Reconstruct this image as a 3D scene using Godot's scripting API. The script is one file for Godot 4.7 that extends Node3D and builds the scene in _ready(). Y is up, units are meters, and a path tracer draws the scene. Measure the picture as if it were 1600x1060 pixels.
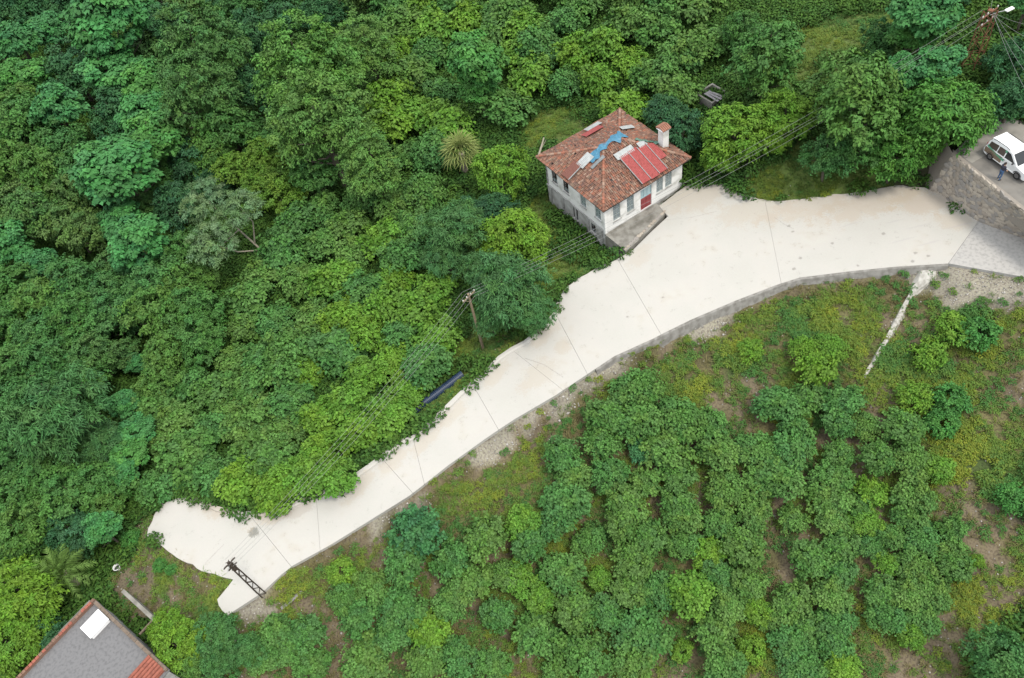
extends Node3D
# A concrete village road through hazel groves on a steep green hillside, seen from above under an overcast sky.
# y is up, metres. Layout tables are in world coordinates (x east, z towards the viewer).

# ------------------------------------------------------------------ layout tables
# terrain: x, z, weight of the smooth hill surface
const HILL := [[-78.89, -112.56, 0.00073], [-51.47, -96.87, -0.01321], [-27.82, -82.82, -0.01947], [-7.38, -69.24, -0.00180], [9.88, -57.04, -0.00283], [24.35, -46.06, -0.00794], [36.34, -36.16, -0.04957], [45.65, -26.49, -0.01103], [53.94, -19.14, 0.07785], [-66.9, -61, 0.02236], [-45.85, -51.78, 0.00141], [-27.09, -43.37, -0.01321], [-10.3, -35.01, -0.03250], [-2.68, -30.48, -0.00505], [4.32, -26.16, -0.00378], [12.18, -28.46, 0.00510], [22.62, -20.51, -0.08008], [28.37, -15.18, 0.08793], [35.17, -10.28, 0.08713], [41.61, -8.45, 0.07594], [47.7, -8.34, -0.02411], [-59.18, -27.79, -0.01604], [-41.57, -21, 0.00011], [-26.09, -15.25, -0.02470], [-12.05, -9.5, -0.04958], [-5.59, -6.37, -0.00298], [1.07, -7.51, 0.07795], [-53.47, -7.46, 0.00438], [-38.35, -2.41, -0.01861], [-25.01, 1.9, -0.04692], [-15.22, 3.66, -0.05819], [6.64, -17.34, 0.06926], [10.64, -9.1, -0.10730], [8.75, -13.55, -0.03790], [-48.9, 7.94, 0.03221], [-39.36, 7.78, -0.04032], [-35.3, 12.13, 0.14622], [-29.53, 14.66, 0.07881], [-46.74, 17.22, -0.00059], [-29.7, 21.23, -0.07171], [-19.67, 23.36, -0.02561], [-18.87, 16.18, 0.13511], [-7.91, 12.41, 0.11709], [3.95, 7.43, 0.08070], [15.87, 4.53, 0.01746], [24.43, 3.67, 0.01964], [32.13, 4.55, -0.11960], [36.28, 6.53, -0.01188], [39.8, 9.33, 0.18570], [-9.76, 22.55, -0.08226], [0.83, 20.16, 0.00757], [11.68, 17.79, -0.03094], [22.59, 15.6, -0.01783], [33.27, 13.66, 0.03667], [38.24, 13.24, -0.14898], [-0.86, 26.96, -0.09183], [13.34, 27.53, -0.01106], [23.42, 25.56, 0.08122], [33.52, 23.58, 0.00094], [29.08, 33.45, -0.17006]]
const HILL_PLANE := [-4.73776, 0.12950, -0.05374]
# road outline: x, z, width over which the ground beside it blends in, step down at the edge
const ROAD := [[-26, 18.01, 2.2, 0.2], [-26.45, 17.54, 2.2, 0.2], [-26.94, 16.5, 2.2, 0.2], [-26.63, 16.21, 2.2, 0.2], [-25.67, 15.21, 2.2, 0.2], [-28.42, 13.78, 2, 0.25], [-31.61, 11.19, 2, 0.25], [-33.72, 9.22, 2, 0.25], [-33.69, 8.52, 2, 0.25], [-33.29, 7.43, 2, 0.25], [-32.82, 6.34, 2, 0.25], [-29.86, 6.4, 2, 0.25], [-28.6, 7.5, 2.2, 0.2], [-27.38, 8.46, 2.2, 0.2], [-25.03, 9.61, 2.2, 0.2], [-24.57, 9.74, 2.2, 0.2], [-23.32, 10.1, 2.2, 0.2], [-21.08, 10.1, 2.2, 0.2], [-18.61, 9.8, 2.2, 0.2], [-18.28, 9.72, 2.2, 0.2], [-16.03, 9.36, 2.2, 0.2], [-13.92, 8.47, 2.2, 0.2], [-12.86, 7.86, 2.2, 0.2], [-12.57, 7.7, 2.2, 0.2], [-10.82, 6.92, 2.2, 0.2], [-9.96, 6.81, 2.2, 0.2], [-9.05, 6.26, 2.2, 0.2], [-7.22, 5.14, 2.2, 0.2], [-5.33, 3.75, 2.2, 0.2], [-4.2, 3.09, 2.2, 0.2], [-3.44, 2.65, 2.2, 0.2], [-1.46, 1.2, 2.2, 0.2], [-0.21, 0.7, 2.2, 0.2], [1.04, 0.27, 2.2, 0.2], [3.03, -0.88, 2.2, 0.2], [4.31, -1.94, 2.2, 0.2], [4.61, -3.07, 2.2, 0.2], [5.52, -4.23, 2.2, 0.2], [6.94, -5.15, 2.2, 0.2], [8.58, -5.66, 2.2, 0.2], [9.87, -5.99, 2.2, 0.2], [11.13, -6.16, 2.2, 0.2], [12.81, -6.75, 0.5, 0.3], [14.96, -8.3, 0.5, 0.3], [16.94, -9.6, 0.5, 0.3], [16.55, -11.23, 0.5, 0.3], [19.62, -12.82, 0.5, 0.3], [20.5, -12.81, 0.5, 0.3], [22.93, -11.63, 3.2, 0.05], [23.7, -10.26, 3.2, 0.05], [25.2, -8.51, 3.2, 0.05], [25.69, -8.2, 3.2, 0.05], [26.66, -7.6, 3.2, 0.05], [30.12, -6.63, 3.2, 0.05], [33.33, -5.94, 3.2, 0.05], [36.55, -5.4, 3.2, 0.05], [38.56, -4.25, 0.35, 0.1], [39.36, -3.03, 0.35, 0.1], [39.99, -0.49, 0.35, 0.1], [40.57, 0.97, 0.35, 0.1], [41.49, 2.23, 0.35, 0.1], [42.71, 3.81, 0.35, 0.1], [45.68, 7.39, 0.35, 0.1], [43.87, 10.36, 2.5, 0.25], [40.58, 7.58, 2.5, 0.25], [36.26, 4.37, 1.1, 0.5], [32.48, 3.25, 1.1, 0.5], [29.08, 2.44, 1.1, 0.5], [25.05, 1.63, 1.1, 0.5], [23.43, 1.69, 1.1, 0.5], [22.8, 1.75, 1.1, 0.5], [19.33, 2.15, 1.1, 0.5], [15.22, 2.82, 1.1, 0.5], [12.42, 3.46, 1.1, 0.5], [11.63, 3.67, 1.6, 0.35], [8.12, 4.33, 1.6, 0.35], [6.27, 5.07, 1.6, 0.35], [5.54, 5.36, 1.6, 0.35], [3.23, 6.26, 1.6, 0.35], [2.63, 6.52, 1.6, 0.35], [-1.19, 7.74, 1.6, 0.35], [-2.71, 8.33, 1.6, 0.35], [-3.83, 8.79, 1.6, 0.35], [-7.32, 10.35, 1.6, 0.35], [-9.44, 11.43, 1.6, 0.35], [-10.47, 11.95, 1.6, 0.35], [-10.75, 12.1, 1.6, 0.35], [-12.96, 12.89, 1.6, 0.35], [-17.32, 14.44, 1.6, 0.35], [-18.39, 14.75, 1.6, 0.35], [-20.64, 15.38, 1.6, 0.35], [-20.79, 15.44, 1.6, 0.35], [-21.59, 15.86, 1.6, 0.35], [-23.16, 16.91, 1.6, 0.35], [-23.94, 17.22, 1.6, 0.35]]
const ROAD_SOUTH := [0, 0, 0, 0, 0, 0, 0, 0, 0, 0, 0, 0, 0, 0, 0, 0, 0, 0, 0, 0, 0, 0, 0, 0, 0, 0, 0, 0, 0, 0, 0, 0, 0, 0, 0, 0, 0, 0, 0, 0, 0, 0, 0, 0, 0, 0, 0, 0, 0, 0, 0, 0, 0, 0, 0, 0, 0, 0, 0, 0, 0, 0, 0, 1, 1, 1, 1, 1, 1, 1, 1, 1, 1, 1, 1, 1, 1, 1, 1, 1, 1, 1, 1, 1, 1, 1, 1, 1, 1, 1, 1, 1, 1, 1, 1]
const SLABS := [[[-26, 18.01], [-26.45, 17.54], [-26.77, 17.05], [-26.94, 16.5], [-26.63, 16.21], [-26.14, 15.72], [-25.67, 15.21], [-26.23, 14.94], [-26.78, 14.66], [-27.3, 14.3], [-27.87, 14.06], [-28.42, 13.78], [-28.89, 13.42], [-29.27, 12.96], [-29.8, 12.69], [-30.29, 12.35], [-30.75, 11.99], [-31.17, 11.58], [-31.61, 11.19], [-32.01, 10.77], [-32.42, 10.37], [-32.83, 9.96], [-33.23, 9.54], [-33.72, 9.22], [-33.69, 8.52], [-33.4, 8.01], [-33.29, 7.43], [-33.02, 6.9], [-32.82, 6.34], [-32.23, 6.43], [-31.64, 6.4], [-31.04, 6.35], [-30.45, 6.44], [-29.86, 6.4], [-29.44, 6.77], [-29.01, 7.13], [-28.6, 7.5], [-28.06, 8.07], [-27.38, 8.46], [-26.81, 8.79], [-26.19, 9.01], [-25.62, 9.32], [-25.03, 9.61], [-24.57, 9.74], [-20.79, 15.44], [-21.59, 15.86], [-23.16, 16.91], [-23.94, 17.22]], [[-24.57, 9.74], [-23.98, 10.05], [-23.32, 10.1], [-22.76, 10.09], [-22.2, 10.14], [-21.64, 10.14], [-21.08, 10.1], [-20.46, 10.06], [-19.84, 9.99], [-19.23, 9.85], [-18.61, 9.8], [-18.39, 14.75], [-20.64, 15.38], [-20.79, 15.44]], [[-18.61, 9.8], [-18.28, 9.72], [-17.72, 9.61], [-17.16, 9.53], [-16.6, 9.43], [-16.03, 9.36], [-15.48, 9.18], [-14.94, 9], [-14.47, 8.65], [-13.92, 8.47], [-13.37, 8.19], [-12.86, 7.86], [-10.47, 11.95], [-10.75, 12.1], [-12.96, 12.89], [-17.32, 14.44], [-18.39, 14.75]], [[-12.86, 7.86], [-12.57, 7.7], [-12.01, 7.39], [-11.42, 7.15], [-10.82, 6.92], [-9.96, 6.81], [-9.44, 11.43], [-10.47, 11.95]], [[-9.96, 6.81], [-9.05, 6.26], [-8.45, 5.88], [-7.83, 5.52], [-7.22, 5.14], [-6.76, 4.78], [-6.36, 4.33], [-5.75, 4.16], [-5.33, 3.75], [-4.77, 3.41], [-4.2, 3.09], [-2.71, 8.33], [-3.83, 8.79], [-7.32, 10.35], [-9.44, 11.43]], [[-4.2, 3.09], [-3.44, 2.65], [-2.96, 2.26], [-2.43, 1.96], [-1.97, 1.54], [-1.46, 1.2], [-0.86, 0.88], [-0.21, 0.7], [3.23, 6.26], [2.63, 6.52], [-1.19, 7.74], [-2.71, 8.33]], [[-0.21, 0.7], [0.42, 0.51], [1.04, 0.27], [1.55, 0.01], [2.01, -0.34], [2.56, -0.55], [3.03, -0.88], [3.47, -1.21], [3.84, -1.63], [4.31, -1.94], [5.54, 5.36], [3.23, 6.26]], [[4.31, -1.94], [4.56, -2.48], [4.61, -3.07], [5.08, -3.64], [5.52, -4.23], [5.96, -4.59], [6.48, -4.82], [6.94, -5.15], [7.49, -5.31], [8.05, -5.44], [8.58, -5.66], [9.21, -5.89], [9.87, -5.99], [10.51, -6.01], [11.13, -6.16], [12.42, 3.46], [11.63, 3.67], [8.12, 4.33], [6.27, 5.07], [5.54, 5.36]], [[11.13, -6.16], [12.81, -6.75], [14.96, -8.3], [16.94, -9.6], [16.55, -11.23], [19.62, -12.82], [20.5, -12.81], [21.08, -12.47], [21.7, -12.18], [22.31, -11.89], [22.93, -11.63], [23.25, -10.91], [23.7, -10.26], [24.04, -9.79], [24.44, -9.38], [24.86, -8.98], [25.2, -8.51], [25.69, -8.2], [23.43, 1.69], [22.8, 1.75], [19.33, 2.15], [15.22, 2.82], [12.42, 3.46]], [[25.69, -8.2], [26.14, -7.84], [26.66, -7.6], [27.22, -7.38], [27.81, -7.26], [28.39, -7.1], [28.95, -6.91], [29.58, -6.92], [30.12, -6.63], [30.76, -6.47], [31.43, -6.49], [32.04, -6.2], [32.67, -6.02], [33.33, -5.94], [33.96, -5.72], [34.62, -5.75], [35.26, -5.59], [35.91, -5.51], [36.55, -5.4], [37.11, -5.22], [37.53, -4.79], [38.06, -4.54], [38.56, -4.25], [38.95, -3.64], [39.36, -3.03], [39.57, -2.41], [39.67, -1.76], [39.83, -1.12], [39.99, -0.49], [40.21, 0.27], [40.57, 0.97], [36.26, 4.37], [32.48, 3.25], [29.08, 2.44], [25.05, 1.63], [23.43, 1.69]], [[40.57, 0.97], [41.49, 2.23], [42.71, 3.81], [45.68, 7.39], [43.87, 10.36], [40.58, 7.58], [36.26, 4.37]]]
const KERB := [[-28.6, 7.5], [-27.38, 8.46], [-25.03, 9.61], [-24.57, 9.74], [-23.32, 10.1], [-21.08, 10.1], [-18.61, 9.8], [-18.28, 9.72], [-16.03, 9.36], [-13.92, 8.47], [-12.86, 7.86], [-12.57, 7.7], [-10.82, 6.92], [-9.96, 6.81], [-9.05, 6.26], [-7.22, 5.14], [-5.33, 3.75], [-4.2, 3.09], [-3.44, 2.65], [-1.46, 1.2], [-0.21, 0.7], [1.04, 0.27], [3.03, -0.88], [4.31, -1.94]]
const RETAIN := [[6.27, 5.07], [8.12, 4.33], [11.63, 3.67], [12.42, 3.46], [15.22, 2.82], [19.33, 2.15], [22.8, 1.75], [23.43, 1.69], [25.05, 1.63], [29.08, 2.44], [32.48, 3.25], [36.26, 4.37]]
const PAD := [[39.59, -3.69], [39.91, -1.63], [40.39, 0.42], [41.16, 4.1], [42.52, 9.24], [47.01, 6.09], [47.48, -2.98], [46.33, -6.2], [44.37, -6.73]]
const PAD_Y := 6.9
# patches of ground: x, z, radius, class (0 wood floor, 1 grass, 2 bare soil, 3 dry weeds, 4 gravel, 5 lush weeds)
const PATCHES := [[5.42, -16.72, 2.1, 1], [3.95, -12.72, 2.23, 1], [5.68, -8.45, 2.46, 1], [7.19, -6.6, 1.57, 1], [9.57, -30.14, 2.88, 1], [10.95, -26.24, 2.52, 1], [7.02, -28.69, 2.15, 1], [38.34, -24.43, 4.54, 1], [34.81, -20.6, 3.16, 1], [42.37, -23.56, 2.87, 1], [28.98, -8.44, 2.65, 1], [33.04, -6.7, 2.61, 1], [25.9, -9.7, 1.79, 1], [29.39, -9.94, 2.06, 1], [28.62, -26.48, 1.49, 1], [29.43, -32.91, 1.42, 1], [-3.58, -2.2, 2.36, 1], [-6.27, 1.86, 1.94, 1], [-8.5, 2.96, 1.48, 1], [-10.39, 3.89, 1.13, 1], [-1.95, -0.74, 1.74, 1], [-5.24, 0.93, 1.38, 1], [3.93, -6.02, 1.81, 1], [32.72, -9.76, 1.51, 2], [38.99, -10.65, 1.03, 2], [-3.42, -7.89, 0.87, 2], [0.97, -3.47, 1.54, 3], [-0.69, -0.9, 1.51, 3], [-31.18, 13.75, 3.9, 2], [-35.17, 12.24, 2.11, 2], [-27.75, 15.71, 2.03, 3], [-27.64, 17.05, 2.25, 1], [-31.78, 13.07, 2.09, 1], [-29.46, 14.98, 1.8, 3], [-34.21, 14.3, 1.66, 2], [-31.67, 15.91, 2.04, 2], [-27.71, 17.47, 1.5, 2], [-35.12, 11.07, 1.28, 2], [-34.51, 7.63, 1.33, 2], [-34.37, 10.13, 1.08, 2], [-29.48, 12.66, 1.15, 3], [-32.28, 14, 1.04, 1], [36.43, 6.1, 2.07, 4], [38.71, 7.48, 2.29, 4], [34.07, 4.8, 1.27, 4], [40.5, 7.85, 2.02, 4], [35.08, 7.11, 1.04, 4], [-15.46, 14.58, 0.81, 2], [-14.19, 15.63, 1.52, 2], [-19.78, 16.12, 1.51, 3], [-22.41, 17.28, 1.3, 3], [20.23, 4.71, 2.17, 3], [24.51, 4.94, 2.15, 5], [28.74, 5.12, 2.14, 3], [25.81, 7.16, 1.59, 5], [18, 6.45, 1.93, 5], [14.49, 5.37, 1.85, 3], [12.79, 7.32, 1.29, 5], [29.33, 10.08, 1.55, 5], [30.16, 6.82, 1.37, 2], [31.76, 12.62, 2.26, 5], [35.69, 10.24, 2.03, 5], [34.6, 17.17, 1.75, 3], [37.08, 14.86, 2.45, 2], [34.07, 11.79, 1.21, 3], [35.37, 13.28, 1.99, 3], [31.31, 18.17, 2.42, 5], [32.22, 20.39, 1.67, 5], [34.64, 20.15, 1.42, 1], [7.5, 6.5, 2.16, 3], [3.68, 8.57, 2.13, 3], [1.61, 8.09, 1.39, 2], [-1.16, 10.68, 1.37, 3], [-3.63, 12.3, 1.87, 3], [-7.97, 12.99, 1.86, 3], [-10.58, 13.03, 1.55, 2], [15.45, 9.24, 1.37, 2], [17.07, 10.82, 1.56, 2], [18.74, 9.03, 1.37, 2], [-0.82, 9.08, 1.6, 2], [24.31, 15.05, 1, 2], [24.09, 18.09, 0.79, 2], [22.5, 14.51, 0.81, 2], [30.94, 23.78, 2.33, 2], [29.99, 21.2, 1.9, 2], [30.16, 27.11, 2.28, 2], [32.05, 25.86, 1.83, 3], [25.52, 29.43, 1.81, 2], [27.53, 29.02, 1.63, 3], [23.03, 30.98, 2.23, 2], [20, 29.49, 1.36, 3], [20.45, 26.6, 0.74, 2], [16.74, 22, 1.16, 2], [15.41, 20.21, 1.27, 2], [22.63, 25.17, 0.65, 2], [-18.39, 20.96, 1.17, 2], [-19.09, 22.59, 1.26, 2], [-20.58, 17.99, 1.5, 2], [-13.03, 18.29, 0.8, 2], [-6.03, 22.61, 1.07, 2], [-5.38, 25.41, 1.15, 2], [-0.8, 23.68, 0.68, 2], [3.75, 18.68, 1.3, 3], [6.31, 27.25, 1.87, 2], [7.13, 26.12, 1.13, 3], [11.89, 27.64, 1.21, 5], [11.97, 16.86, 0.7, 2]]
# trees and bushes: kind, tone, x, y, z, radius, label
const TREES := [
	["hazel", 0, 8.93, -1.88, 7.84, 1.82, "green hazel bush in the grove below the road, second row down, second from left"],
	["hazel", 0, 6.14, -2.17, 9.47, 1.64, "green hazel bush in the grove below the road, second row down, first from left"],
	["hazel", 0, 8.64, -2.36, 10.41, 1.78, "green hazel bush in the grove below the road, third row down, second from left"],
	["hazel", 0, 11.35, -2.44, 11.07, 1.77, "green hazel bush in the grove below the road, third row down, third from left"],
	["hazel", 0, 13.87, -2.51, 11.91, 1.42, "green hazel bush in the grove below the road, third row down, fourth from left"],
	["hazel", 0, 1.91, -2.74, 11.58, 1.62, "green hazel bush in the grove below the road, fourth row down, first from left"],
	["hazel", 0, 5.22, -2.61, 11.36, 1.52, "green hazel bush in the grove below the road, third row down, first from left"],
	["hazel", 0, 9.96, -2.96, 13.1, 1.75, "green hazel bush in the grove below the road, fourth row down, fourth from left"],
	["hazel", 0, 13.93, -3.1, 14.42, 1.59, "green hazel bush in the grove below the road, fourth row down, sixth from left"],
	["hazel", 0, 16.8, -3, 14.98, 1.48, "green hazel bush in the grove below the road, fourth row down, seventh from left"],
	["hazel", 0, 2.47, -3.19, 13.53, 1.41, "green hazel bush in the grove below the road, fifth row down, second from left"],
	["hazel", 0, 5.15, -3.27, 13.99, 1.4, "green hazel bush in the grove below the road, fourth row down, second from left"],
	["hazel", 0, 7.57, -3.54, 15.14, 1.29, "green hazel bush in the grove below the road, fifth row down, fourth from left"],
	["hazel", 0, 10.38, -3.48, 15.18, 1.39, "green hazel bush in the grove below the road, fourth row down, fifth from left"],
	["hazel", 0, 13.47, -3.75, 16.94, 1.61, "green hazel bush in the grove below the road, fifth row down, fifth from left"],
	["hazel", 0, 16.04, -3.59, 17.26, 1.36, "green hazel bush in the grove below the road, fifth row down, sixth from left"],
	["hazel", 0, 1.36, -3.7, 15.43, 1.73, "green hazel bush in the grove below the road, fifth row down, first from left"],
	["hazel", 0, 5.85, -3.89, 16.36, 1.57, "green hazel bush in the grove below the road, fifth row down, third from left"],
	["hazel", 0, 9.78, -4.1, 17.49, 1.56, "green hazel bush in the grove below the road, sixth row down, fifth from left"],
	["hazel", 0, 19.56, -2.05, 11.85, 1.61, "green hazel bush in the grove below the road, second row down, third from left"],
	["hazel", 0, 21.81, -1.85, 11.96, 1.4, "green hazel bush in the grove below the road, second row down, fourth from left"],
	["hazel", 0, 24.13, -1.79, 12.87, 1.49, "green hazel bush in the grove below the road, second row down, fifth from left"],
	["hazel", 0, 23.25, -2.23, 14.34, 1.28, "green hazel bush in the grove below the road, third row down, sixth from left"],
	["hazel", 0, 25.13, -2.13, 14.96, 1.08, "green hazel bush in the grove below the road, third row down, seventh from left"],
	["hazel", 0, 27.46, -2.08, 16.17, 1.54, "green hazel bush in the grove below the road, third row down, eighth from left"],
	["hazel", 0, 20.19, -2.4, 13.68, 1.19, "green hazel bush in the grove below the road, third row down, fifth from left"],
	["hazel", 0, 19.33, -2.9, 15.55, 1.76, "green hazel bush in the grove below the road, fourth row down, eighth from left"],
	["hazel", 0, 22.48, -2.82, 16.6, 1.26, "green hazel bush in the grove below the road, fourth row down, ninth from left"],
	["hazel", 0, 24.91, -2.76, 17.74, 1.43, "green hazel bush in the grove below the road, fourth row down, tenth from left"],
	["hazel", 0, 27, -2.67, 18.49, 1.42, "green hazel bush in the grove below the road, fourth row down, 11th from left"],
	["hazel", 0, 17.71, -3.51, 17.6, 1.69, "green hazel bush in the grove below the road, fifth row down, seventh from left"],
	["hazel", 0, 21.24, -3.27, 18.21, 1.44, "green hazel bush in the grove below the road, fifth row down, eighth from left"],
	["hazel", 0, 26.1, -3.34, 21.07, 1.58, "green hazel bush in the grove below the road, fifth row down, 11th from left"],
	["hazel", 0, 20.73, -3.65, 19.79, 1.42, "green hazel bush in the grove below the road, fifth row down, ninth from left"],
	["hazel", 0, -11.82, -4.1, 16.96, 1.66, "green hazel bush in the grove below the road, seventh row down, first from left"],
	["hazel", 0, -8.28, -4.34, 17.64, 1.56, "green hazel bush in the grove below the road, seventh row down, second from left"],
	["hazel", 0, -5.28, -4.05, 16.67, 1.71, "green hazel bush in the grove below the road, seventh row down, third from left"],
	["hazel", 0, -7.43, -5.01, 19.64, 1.54, "green hazel bush in the grove below the road, eighth row down, second from left"],
	["hazel", 0, -14.52, -4.31, 18.22, 1.36, "green hazel bush in the grove below the road, eighth row down, first from left"],
	["hazel", 0, -17.07, -4.26, 18.64, 1.26, "green hazel bush in the grove below the road, ninth row down, first from left"],
	["hazel", 0, -15.93, -4.78, 20.23, 1.34, "green hazel bush in the grove below the road, ninth row down, second from left"],
	["hazel", 0, -12.75, -5.06, 20.42, 1.53, "green hazel bush in the grove below the road, ninth row down, third from left"],
	["hazel", 0, -13.67, -5.44, 21.98, 1.33, "green hazel bush in the grove below the road, tenth row down, fourth from left"],
	["hazel", 0, -9.15, -5.31, 20.55, 1.25, "green hazel bush in the grove below the road, ninth row down, fourth from left"],
	["hazel", 0, -5.7, -5.73, 21.94, 1.33, "green hazel bush in the grove below the road, ninth row down, fifth from left"],
	["hazel", 0, -15.58, -5.7, 23.45, 1.59, "green hazel bush in the grove below the road, 11th row down, third from left"],
	["hazel", 0, -11.66, -6.17, 24.13, 1.5, "green hazel bush in the grove below the road, 11th row down, fourth from left"],
	["hazel", 0, -8.91, -6.34, 24.18, 1.41, "green hazel bush in the grove below the road, 11th row down, fifth from left"],
	["hazel", 0, -6.72, -6.6, 25.23, 1.21, "green hazel bush in the grove below the road, 11th row down, sixth from left"],
	["hazel", 0, -22.26, -4.73, 19.98, 1.34, "green hazel bush in the grove below the road, tenth row down, first from left"],
	["hazel", 0, -19.88, -4.81, 20.6, 1.43, "green hazel bush in the grove below the road, tenth row down, third from left"],
	["hazel", 0, -21.46, -4.98, 21.04, 1.33, "green hazel bush in the grove below the road, tenth row down, second from left"],
	["hazel", 0, -23.54, -5.2, 21.55, 1.24, "green hazel bush in the grove below the road, 11th row down, first from left"],
	["hazel", 0, -19.92, -5.44, 22.75, 1.32, "green hazel bush in the grove below the road, 11th row down, second from left"],
	["hazel", 0, 0.2, -4.01, 16.5, 1.38, "green hazel bush in the grove below the road, sixth row down, third from left"],
	["hazel", 0, 2.41, -4.47, 18.23, 1.27, "green hazel bush in the grove below the road, seventh row down, fifth from left"],
	["hazel", 0, 5.05, -4.3, 17.8, 1.37, "green hazel bush in the grove below the road, sixth row down, fourth from left"],
	["hazel", 0, 6.92, -4.62, 19.21, 1.45, "green hazel bush in the grove below the road, seventh row down, seventh from left"],
	["hazel", 0, 5.25, -5.09, 20.73, 1.53, "green hazel bush in the grove below the road, seventh row down, sixth from left"],
	["hazel", 0, -0.03, -5.07, 20.07, 1.63, "green hazel bush in the grove below the road, eighth row down, fifth from left"],
	["hazel", 0, 0.13, -5.97, 22.98, 1.51, "green hazel bush in the grove below the road, ninth row down, seventh from left"],
	["hazel", 0, 2.45, -5.97, 23.4, 1.23, "green hazel bush in the grove below the road, ninth row down, eighth from left"],
	["hazel", 0, 4.55, -5.57, 22.4, 1.51, "green hazel bush in the grove below the road, eighth row down, seventh from left"],
	["hazel", 0, 6.63, -5.55, 22.81, 1.32, "green hazel bush in the grove below the road, eighth row down, eighth from left"],
	["hazel", 0, 4.41, -6.36, 25.52, 1.66, "green hazel bush in the grove below the road, tenth row down, eighth from left"],
	["hazel", 0, -3, -6.32, 23.94, 1.78, "green hazel bush in the grove below the road, tenth row down, sixth from left"],
	["hazel", 0, 0.24, -6.81, 25.84, 1.57, "green hazel bush in the grove below the road, tenth row down, seventh from left"],
	["hazel", 0, 3.18, -6.86, 27.34, 1.46, "green hazel bush in the grove below the road, 11th row down, eighth from left"],
	["hazel", 0, -2.03, -7.06, 26.56, 1.2, "green hazel bush in the grove below the road, 11th row down, seventh from left"],
	["hazel", 0, 9.45, -4.71, 19.95, 1.25, "green hazel bush in the grove below the road, seventh row down, eighth from left"],
	["hazel", 0, 13.34, -4.79, 21.5, 1.6, "green hazel bush in the grove below the road, seventh row down, tenth from left"],
	["hazel", 0, 11.16, -5.22, 22.65, 1.13, "green hazel bush in the grove below the road, eighth row down, ninth from left"],
	["hazel", 0, 12.98, -5.33, 23.81, 1.21, "green hazel bush in the grove below the road, eighth row down, tenth from left"],
	["hazel", 0, 11.14, -5.74, 25, 1.38, "green hazel bush in the grove below the road, ninth row down, tenth from left"],
	["hazel", 0, 9.65, -6.2, 26.66, 1.46, "green hazel bush in the grove below the road, tenth row down, ninth from left"],
	["hazel", 0, 9.59, -6.57, 28.57, 1.44, "green hazel bush in the grove below the road, 11th row down, ninth from left"],
	["hazel", 0, 9.93, -4.31, 18.36, 1.45, "green hazel bush in the grove below the road, sixth row down, sixth from left"],
	["hazel", 0, 12.41, -4.38, 19.21, 1.25, "green hazel bush in the grove below the road, sixth row down, seventh from left"],
	["hazel", 0, 17.71, -4.08, 20.27, 1.05, "green hazel bush in the grove below the road, sixth row down, ninth from left"],
	["hazel", 0, 20.25, -3.97, 21.12, 1.22, "green hazel bush in the grove below the road, sixth row down, tenth from left"],
	["hazel", 0, 25.74, -3.62, 22.2, 1.11, "green hazel bush in the grove below the road, sixth row down, 13th from left"],
	["hazel", 0, 23.75, -4.01, 23.29, 1.01, "green hazel bush in the grove below the road, seventh row down, 15th from left"],
	["hazel", 0, 25.63, -3.98, 23.76, 1.28, "green hazel bush in the grove below the road, seventh row down, 16th from left"],
	["hazel", 0, 27.94, -3.83, 23.8, 1.1, "green hazel bush in the grove below the road, sixth row down, 14th from left"],
	["hazel", 0, 17.74, -4.71, 23.27, 1.48, "green hazel bush in the grove below the road, seventh row down, 11th from left"],
	["hazel", 0, 20.19, -4.38, 23.12, 1.2, "green hazel bush in the grove below the road, seventh row down, 12th from left"],
	["hazel", 0, 19.63, -4.76, 24.57, 1.19, "green hazel bush in the grove below the road, eighth row down, 11th from left"],
	["hazel", 0, 22.17, -4.22, 23.55, 0.92, "green hazel bush in the grove below the road, seventh row down, 13th from left"],
	["hazel", 0, 24.39, -4.46, 25.58, 1.26, "green hazel bush in the grove below the road, eighth row down, 13th from left"],
	["hazel", 0, 27.17, -4.22, 25.04, 1.09, "green hazel bush in the grove below the road, seventh row down, 17th from left"],
	["hazel", 0, 27.01, -4.55, 26.15, 1.26, "green hazel bush in the grove below the road, eighth row down, 15th from left"],
	["hazel", 0, 21.79, -4.99, 26.65, 1.17, "green hazel bush in the grove below the road, eighth row down, 12th from left"],
	["hazel", 0, 23.34, -5.03, 27.25, 1.25, "green hazel bush in the grove below the road, ninth row down, 17th from left"],
	["hazel", 0, 25.1, -4.96, 27.27, 1.16, "green hazel bush in the grove below the road, eighth row down, 14th from left"],
	["hazel", 0, 21.59, -5.42, 28.08, 1.16, "green hazel bush in the grove below the road, ninth row down, 16th from left"],
	["hazel", 0, 23.69, -5.44, 28.6, 1.33, "green hazel bush in the grove below the road, ninth row down, 18th from left"],
	["hazel", 0, 15.64, -5.51, 25.85, 1.37, "green hazel bush in the grove below the road, ninth row down, 13th from left"],
	["hazel", 0, 18.33, -5.26, 26.07, 1.36, "green hazel bush in the grove below the road, ninth row down, 14th from left"],
	["hazel", 0, 18.16, -5.61, 27.51, 1.26, "green hazel bush in the grove below the road, ninth row down, 15th from left"],
	["hazel", 0, 16.03, -5.85, 27.63, 1.17, "green hazel bush in the grove below the road, tenth row down, 11th from left"],
	["hazel", 0, 17.39, -5.98, 28.82, 1.25, "green hazel bush in the grove below the road, tenth row down, 12th from left"],
	["hazel", 0, 14.64, -6.14, 28.39, 1.25, "green hazel bush in the grove below the road, tenth row down, tenth from left"],
	["hazel", 0, 13.86, -5.81, 26.41, 1.01, "green hazel bush in the grove below the road, ninth row down, 12th from left"],
	["hazel", 0, 14.71, -6.42, 29.9, 1.33, "green hazel bush in the grove below the road, 11th row down, tenth from left"],
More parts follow.
